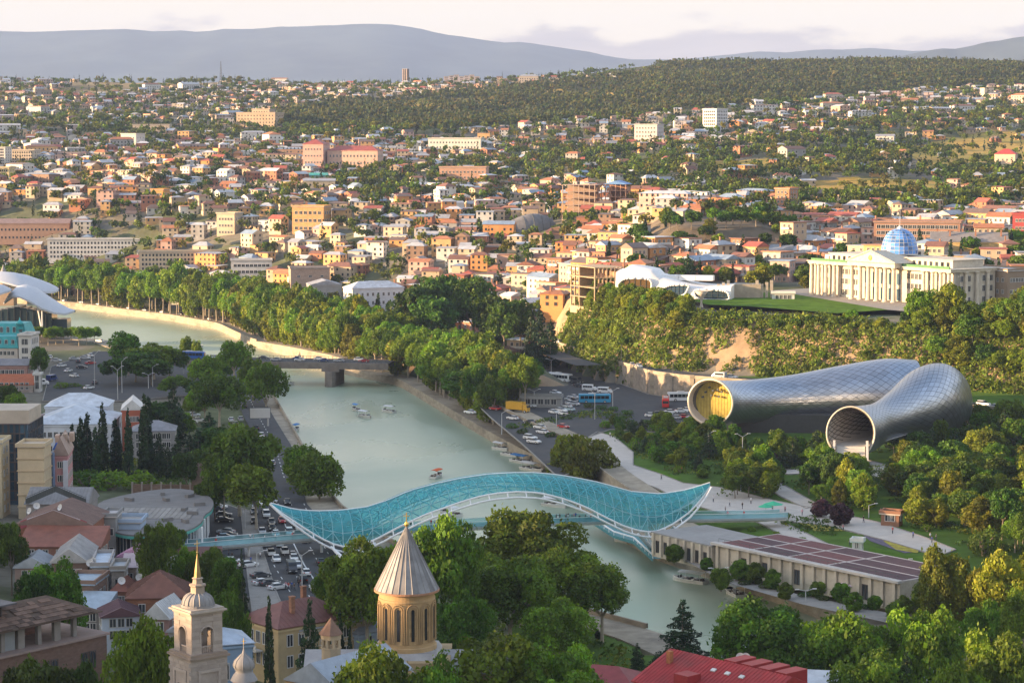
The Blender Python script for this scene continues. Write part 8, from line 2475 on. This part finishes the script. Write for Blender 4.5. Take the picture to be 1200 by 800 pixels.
for k in range(2, 58, 3):
    u, v = UV(*Lc[k], 7)
    if -10 < u < 300: park_v(sedan, Lc[k][0], Lc[k][1], float(ground(*Lc[k])) + .1 if ground(*Lc[k]) > 2 else 4.6, math.atan2(*(Lc[k + 1] - Lc[k])[::-1]), random.choice(['white', 'silver', 'white', 'dark grey']), 'parked under the far embankment planes', 'cars on the far embankment')
for p in (sedan, suv, van, bus, truck):
    for ch in list(p.children_recursive): bpy.data.objects.remove(ch)
    bpy.data.objects.remove(p)

# ------------------------------------------------------------------ boats
m_hull = mat('boat_hull', objcolor=True, rough=0.5, var=0.1); m_cloth = mat('canopy_cloth', objcolor=True, rough=0.8, var=0.06)
def boat(u, v, L, rz, canopy, label, hull=(0.62, 0.6, 0.56)):
    x, y, z = P(u, v, 0.3); W = L * 0.34
    o = thing('river_boat', label, 'boat', (x, y, 0.0), rz, 'boats on the river')
    rows = []
    for t in np.linspace(0, 1, 9):
        w = W / 2 * (1 if t < 0.55 else math.cos((t - 0.55) / 0.45 * 1.5) ** 0.8 + 0.02); zz = 0.75 + 0.35 * t ** 3
        rows.append([(L * (t - .5), -w, zz), (L * (t - .5), -w * .8, -.2), (L * (t - .5), w * .8, -.2), (L * (t - .5), w, zz)])
    mb = MB().grid(rows); mb.face(rows[0][::-1]); mb.build('hull', m_hull, o).color = (*hull, 1)
    MB().grid([[r[0][:2] + (0.55,), r[3][:2] + (0.55,)] for r in rows]).build('deck', mat('boat_deck', (0.3, 0.25, 0.2), var=0.2), o)
    rl = MB().poly([(r[0][0], r[0][1], r[0][2] + .05) for r in rows], 0.06, 4); rl.poly([(r[3][0], r[3][1], r[3][2] + .05) for r in rows], 0.06, 4); rl.build('gunwale', m_white, o)
    for k in range(4):
        for s in (-.25, .25): MB().box((L * (-.34 + .17 * k), s * W, .55), (.6, W * .3, .5)).build('seat', m_dish if k % 2 else m_framed, o)
    if canopy:
        for sx in (-.4, .22):
            for s in (-.42, .42): MB().tube((L * sx, W * s, .6), (L * sx, W * s, 2.4), .05, n=4).build('post', m_white, o)
        mb = MB().grid([[(L * a, W * .5 * s, 2.4 + .28 * (1 - s * s)) for s in np.linspace(-1, 1, 7)] for a in (-.45, .27)]); mb.grid([[(L * a, W * .5 * s, 2.3 + .28 * (1 - s * s)) for s in np.linspace(1, -1, 7)] for a in (-.45, .27)])
        mb.build('canopy', m_cloth, o).color = (*canopy, 1)
        MB().box((L * .3, 0, .7), (.15, W * .6, .7)).build('windscreen', m_cglass, o)
blue_, whi, ora = (0.06, 0.22, 0.50), (0.66, 0.66, 0.66), (0.62, 0.11, 0.03)
for a in [(346, 504, 6.5, 1.3, blue_, 'small boat with blue canopy near the left bank'), (417, 480, 6, 2.0, blue_, 'blue canopied boat left of a white one'), (428, 488, 7, -0.9, whi, 'white boat in midstream between two other boats'), (455, 482, 6.5, 2.4, whi, 'white canopied boat right of the other two'),
          (512, 558, 7, 1.2, ora, 'boat with bright orange canopy above the glass footbridge'), (527, 602, 8, 2.3, whi, 'white canopied boat under the glass footbridge'), (587, 526, 7, -0.9, whi, 'white moored boat at left end of quay line'), (597, 533, 7, -0.9, None, 'open moored boat between canopied boats'),
          (612, 541, 10, -0.95, blue_, 'long moored boat with blue canopy'), (624, 550, 10, -0.95, whi, 'long moored boat with white deck roof'), (648, 566, 8, -0.8, whi, 'moored boat behind the glass canopy'), (650, 592, 8, -0.7, whi, 'boat moored just under footbridge edge'), (808, 680, 9, 2.5, whi, 'white cruiser moored before beige gallery wing'),
          (860, 695, 8, 1.9, (0.5, 0.58, 0.66), 'small white boat with pale roof by promenade bushes'), (735, 634, 7, -0.75, whi, 'boat by the teal landing ramp'), (335, 450, 7, .3, whi, 'boat just below the road bridge'), (231, 406, 6, .2, None, 'small open boat above the road bridge'), (716, 618, 7, -.75, whi, 'boat beneath the footbridge landing')]:
    boat(*a[:5], a[5])
x, y, z = P(1012, 738, .3); o = thing('pontoon', 'long brown timber pontoon moored below promenade', 'pontoon', (x, y, 0), -0.75)
for k in range(16): MB().box((-8 + k, 0, .2), (.94, 5, .35)).build('plank', m_wall, o).color = (*shade((.22, .12, .09), .7, 1.3), 1)
MB().box((0, 0, -.4), (16.4, 5.2, .6)).build('hull', m_rail, o)

# ------------------------------------------------------------------ people
def person_mesh(i):
    vs = [(0, 0, .92), (0, 0, 1.12), (0, 0, 1.34), (0, 0, 1.50), (0, 0.01, 1.60), (0, 0.01, 1.70)]; rr = [.13, .12, .15, .06, .085, .07]; es = [(0, 1), (1, 2), (2, 3), (3, 4), (4, 5)]
    st = (0.05, 0.22, 0.12)[i]
    for s in (-1, 1):
        k = len(vs); vs += [(s * .09, st * s * .5, .5), (s * .1, st * s - .02, .08), (s * .1, st * s + .14, .04)]; rr += [.075, .05, .045]; es += [(0, k), (k, k + 1), (k + 1, k + 2)]
        k = len(vs); vs += [(s * .2, 0, 1.40), (s * .25, -.04 * s * i, 1.12), (s * .25, .1 + .05 * i, .88)]; rr += [.055, .045, .035]; es += [(2, k), (k, k + 1), (k + 1, k + 2)]
    me = bpy.data.meshes.new('person'); me.from_pydata(vs, es, []); ob = bpy.data.objects.new('person_rig', me); COL.objects.link(ob)
    md = ob.modifiers.new('s', 'SKIN')
    for v_, r_ in zip(me.skin_vertices[0].data, rr): v_.radius = (r_, r_)
    me.skin_vertices[0].data[0].use_root = True
    ob.modifiers.new('u', 'SUBSURF').levels = 1
    dg = bpy.context.evaluated_depsgraph_get(); out = bpy.data.meshes.new_from_object(ob.evaluated_get(dg)); bpy.data.objects.remove(ob)
    out.materials.clear()
    for m in (m_cloth, mat('trousers', (0.05, 0.055, 0.08), var=.1), mat('skin', (0.48, 0.28, 0.2), var=.03), mat('hair', (0.03, 0.02, 0.015))): out.materials.append(m)
    for p in out.polygons:
        c = p.center; p.material_index = 1 if c.z < .95 else 3 if c.z > 1.68 or (c.z > 1.58 and c.y < -.02) else 2 if c.z > 1.47 or (abs(c.x) > .2 and c.z < 1.2) else 0; p.use_smooth = True
    return out
PM = [person_mesh(i) for i in range(3)]
TOPS = {'white': (.7, .7, .7), 'black': (.02, .02, .02), 'red': (.5, .04, .04), 'blue': (.05, .12, .4), 'grey': (.25, .25, .26), 'pink': (.55, .25, .3), 'yellow': (.6, .45, .08), 'orange': (.7, .16, .03)}
def person(x, y, z, where, grp, top=None):
    t = top or random.choice(['white', 'black', 'white', 'red', 'blue', 'grey', 'pink', 'black'])
    o = link('person', PM[random.randrange(3)]); o.location = (x, y, z); o.rotation_euler = (0, 0, random.uniform(0, 6.28)); o.color = (*TOPS[t], 1); s = random.uniform(.93, 1.06); o.scale = (s, s, s)
    tag(o, 'person in %s top %s' % (t, where), 'person', grp)
for k in range(46):
    s = random.choice([random.uniform(72, 100), random.uniform(70, 96), random.uniform(4, 34), random.uniform(40, 135), random.uniform(104, 136)]); q = fb_deck(s, random.uniform(-2, 2))
    person(q[0] + FB_L[0], q[1] + FB_L[1], q[2] + 11, 'on the footbridge deck', 'people on the footbridge')
for s in '775,562 799,553 822,583 836,588 850,600 880,590 965,603 961,598 994,611 1000,606 1046,625 1070,630 1090,632 1097,633 1092,636 1135,643 1140,645 1143,642 1050,609 1032,603 855,593 870,596 905,598 920,600 988,622 996,640 700,520 715,512 940,604 1012,612'.split():
    u, v = map(float, s.split(',')); x, y, z = P(u, v, 8.5); person(x, y, 8.5, 'walking on the park path', 'people in the park', 'orange' if s.startswith('965') else None)
for s in '335,690 338,691 342,690 350,689 353,690 345,692 294,660 305,655 268,652 272,655 263,662'.split():
    u, v = map(float, s.split(',')); x, y, z = P(u, v, ZL + .2); person(x, y, ZL + .2, 'standing on the embankment pavement', 'people on the embankment')

# ------------------------------------------------------------------ lamp posts, billboard, kiosks
m_pole = mat('galvanised_pole', (0.42, 0.42, 0.42), rough=0.5, var=0.08)
def lamp(u, v0, v1, z, dbl=True):
    x, y, _ = P(u, v1, z); H = PD(u, v0, y)[2] - z
    o = thing('street_lamp', ('twin armed grey street lamp ' if dbl else 'single armed street lamp ') + near(u, (v0 + v1) / 2), 'street lamp', (x, y, z), 0.2, 'street lamps')
    MB().tube((0, 0, -.2), (0, 0, H * .9), .16, .1, n=6).build('pole', m_pole, o)
    for s in ((-1, 1) if dbl else (1,)): MB().tube((0, 0, H * .88), (s * 1.6, 0, H), .08, n=5).build('arm', m_pole, o); MB().box((s * 1.9, 0, H - .05), (.9, .3, .16)).build('lamp_head', m_dish, o)
for a in [(354, 645, 692, ZL), (138, 429, 468, 8), (143, 419, 460, 8, False), (179, 427, 453, 8, False), (174, 437, 455, 8), (215, 418, 438, 8), (111, 411, 452, 8, False), (588, 481, 508, 8.6, False), (626, 456, 476, 8.6), (652, 481, 499, 8.6), (697, 457, 491, 8.6), (646, 420, 438, 8.6), (718, 455, 478, 8.6), (301, 645, 668, ZL, False), (287, 588, 620, ZL), (498, 375, 400, 8.6), (510, 380, 402, 8.6), (532, 372, 396, 8.6), (568, 378, 400, 8.6),
          (1090, 555, 575, 8.4, False), (1018, 590, 606, 8.4, False), (868, 556, 575, 8.4, False), (955, 590, 606, 8.4, False), (830, 505, 535, 8.4, False), (870, 508, 540, 8.4), (1057, 655, 680, 8.4, False), (944, 690, 706, 7.6), (842, 665, 684, 7.6)]: lamp(*a)
for u in (653, 677, 727, 757, 787):
    x, y = on_upper(u); y -= 6.3; o = thing('lamp_pole', 'slim dark pole on the retaining wall parapet', 'pole', (x, y, 8.4), 0, 'dark poles on the retaining wall'); MB().tube((0, -.9, -.3), (0, -.9, 15), .13, .08, n=5).build('pole', m_rail, o); MB().box((0, -.6, 14.8), (.3, .9, .14)).build('lamp_head', m_rail, o)
x, y, z = P(305, 500, 7.8); o = thing('billboard', 'large blank white billboard on a post by the water', 'billboard', (x, y, 7.8), .1)
hb = PD(305, 478, y)[2] - 7.8; MB().box((0, 0, hb - 3.3), (6.6, .5, 3.3)).build('panel', m_dish, o); MB().box((0, .02, hb - 3.5), (6.9, .4, 3.7)).build('frame', m_rail, o); MB().tube((2.6, .1, -.2), (2.6, .1, hb - 3.3), .3, n=8).build('post', m_pole, o)
x, y, z = P(1045, 615, 8.4); o = block('kiosk', 'small brown park kiosk with flat cream roof', (x, y, 8.45), R(-25), 4.5, 3.5, 2.8, wall=(.30, .15, .09), rcol=(.6, .5, .4), floors=1, nx=2, ny=1, ww=1.3, wh=1.4, lm='the park kiosk')
x, y, z = P(1005, 647, 8.4); block('kiosk', 'tiny white glazed booth at roof terrace edge', (x, y, 8.4), R(-20), 2.2, 2.2, 2.5, wall=(.6, .62, .6), rcol=(.5, .6, .58), floors=1, nx=2, ny=1, ww=.7, wh=1.2)
def parasol(u, v, z, col, label, r=2.4):
    x, y, _ = P(u, v, z); o = thing('parasol', label, 'parasol', (x, y, z))
    MB().tube((0, 0, 0), (0, 0, 2.9), .06, n=5).build('pole', m_pole, o); c = MB().lathe([(r, 2.3), (0.05, 3.1)], 8).build('canopy', m_cloth, o); c.color = (*col, 1)
    MB().tube((0, 0, 0), (0, 0, .15), .5, n=8).build('base', m_quay, o)
parasol(994, 697, 7.6, (.55, .42, .48), 'pale pink promenade parasol by terrace roofed hall'); parasol(890, 535, 8.4, (.7, .68, .64), 'white canopy near park trees', 3.2)
parasol(906, 601, 8.4, (.05, .42, .24), 'bright green awning at the footbridge park end', 2.6); parasol(897, 604, 8.4, (.05, .42, .24), 'left green awning at the footbridge park end', 2.0)
x, y, z = P(635, 478, 8.5); block('shelter', 'small glazed shelter beside quayside trees', (x, y + 4, 8.5), R(-8), 14, 6, 3.4, wall=(.26, .26, .25), rcol=(.42, .42, .42), floors=1, nx=5, ny=2, ww=1.8, wh=1.8)
SHORT = {'dark conifer with layered boughs': 'dark conifer', 'broad green plane tree': 'green plane tree', 'dark green spreading tree': 'dark green tree', 'tall slender leafy tree': 'slender leafy tree'}
PENDING[:] = [(o, SHORT.get(w, w), wh, c, g, p, fx) for o, w, wh, c, g, p, fx in PENDING]
label_trees()
# ------------------------------------------------------------------ haze
def build_haze():
    mb = MB().box((0, 11700, -6), (15000, 24600, 1340))
    m = bpy.data.materials.new('haze'); m.use_nodes = True
    t = m.node_tree; t.nodes.clear(); n = NT(t)
    v = n('ShaderNodeVolumePrincipled', {'Color': (0.44, 0.60, 1.0, 1), 'Density': 3.6e-5, 'Anisotropy': 0.0})
    o = n('ShaderNodeOutputMaterial'); t.links.new(v.outputs[0], o.inputs['Volume'])
    h = mb.build('haze', m); h['kind'] = 'stuff'
if USE_HAZE: build_haze()
finish_labels()
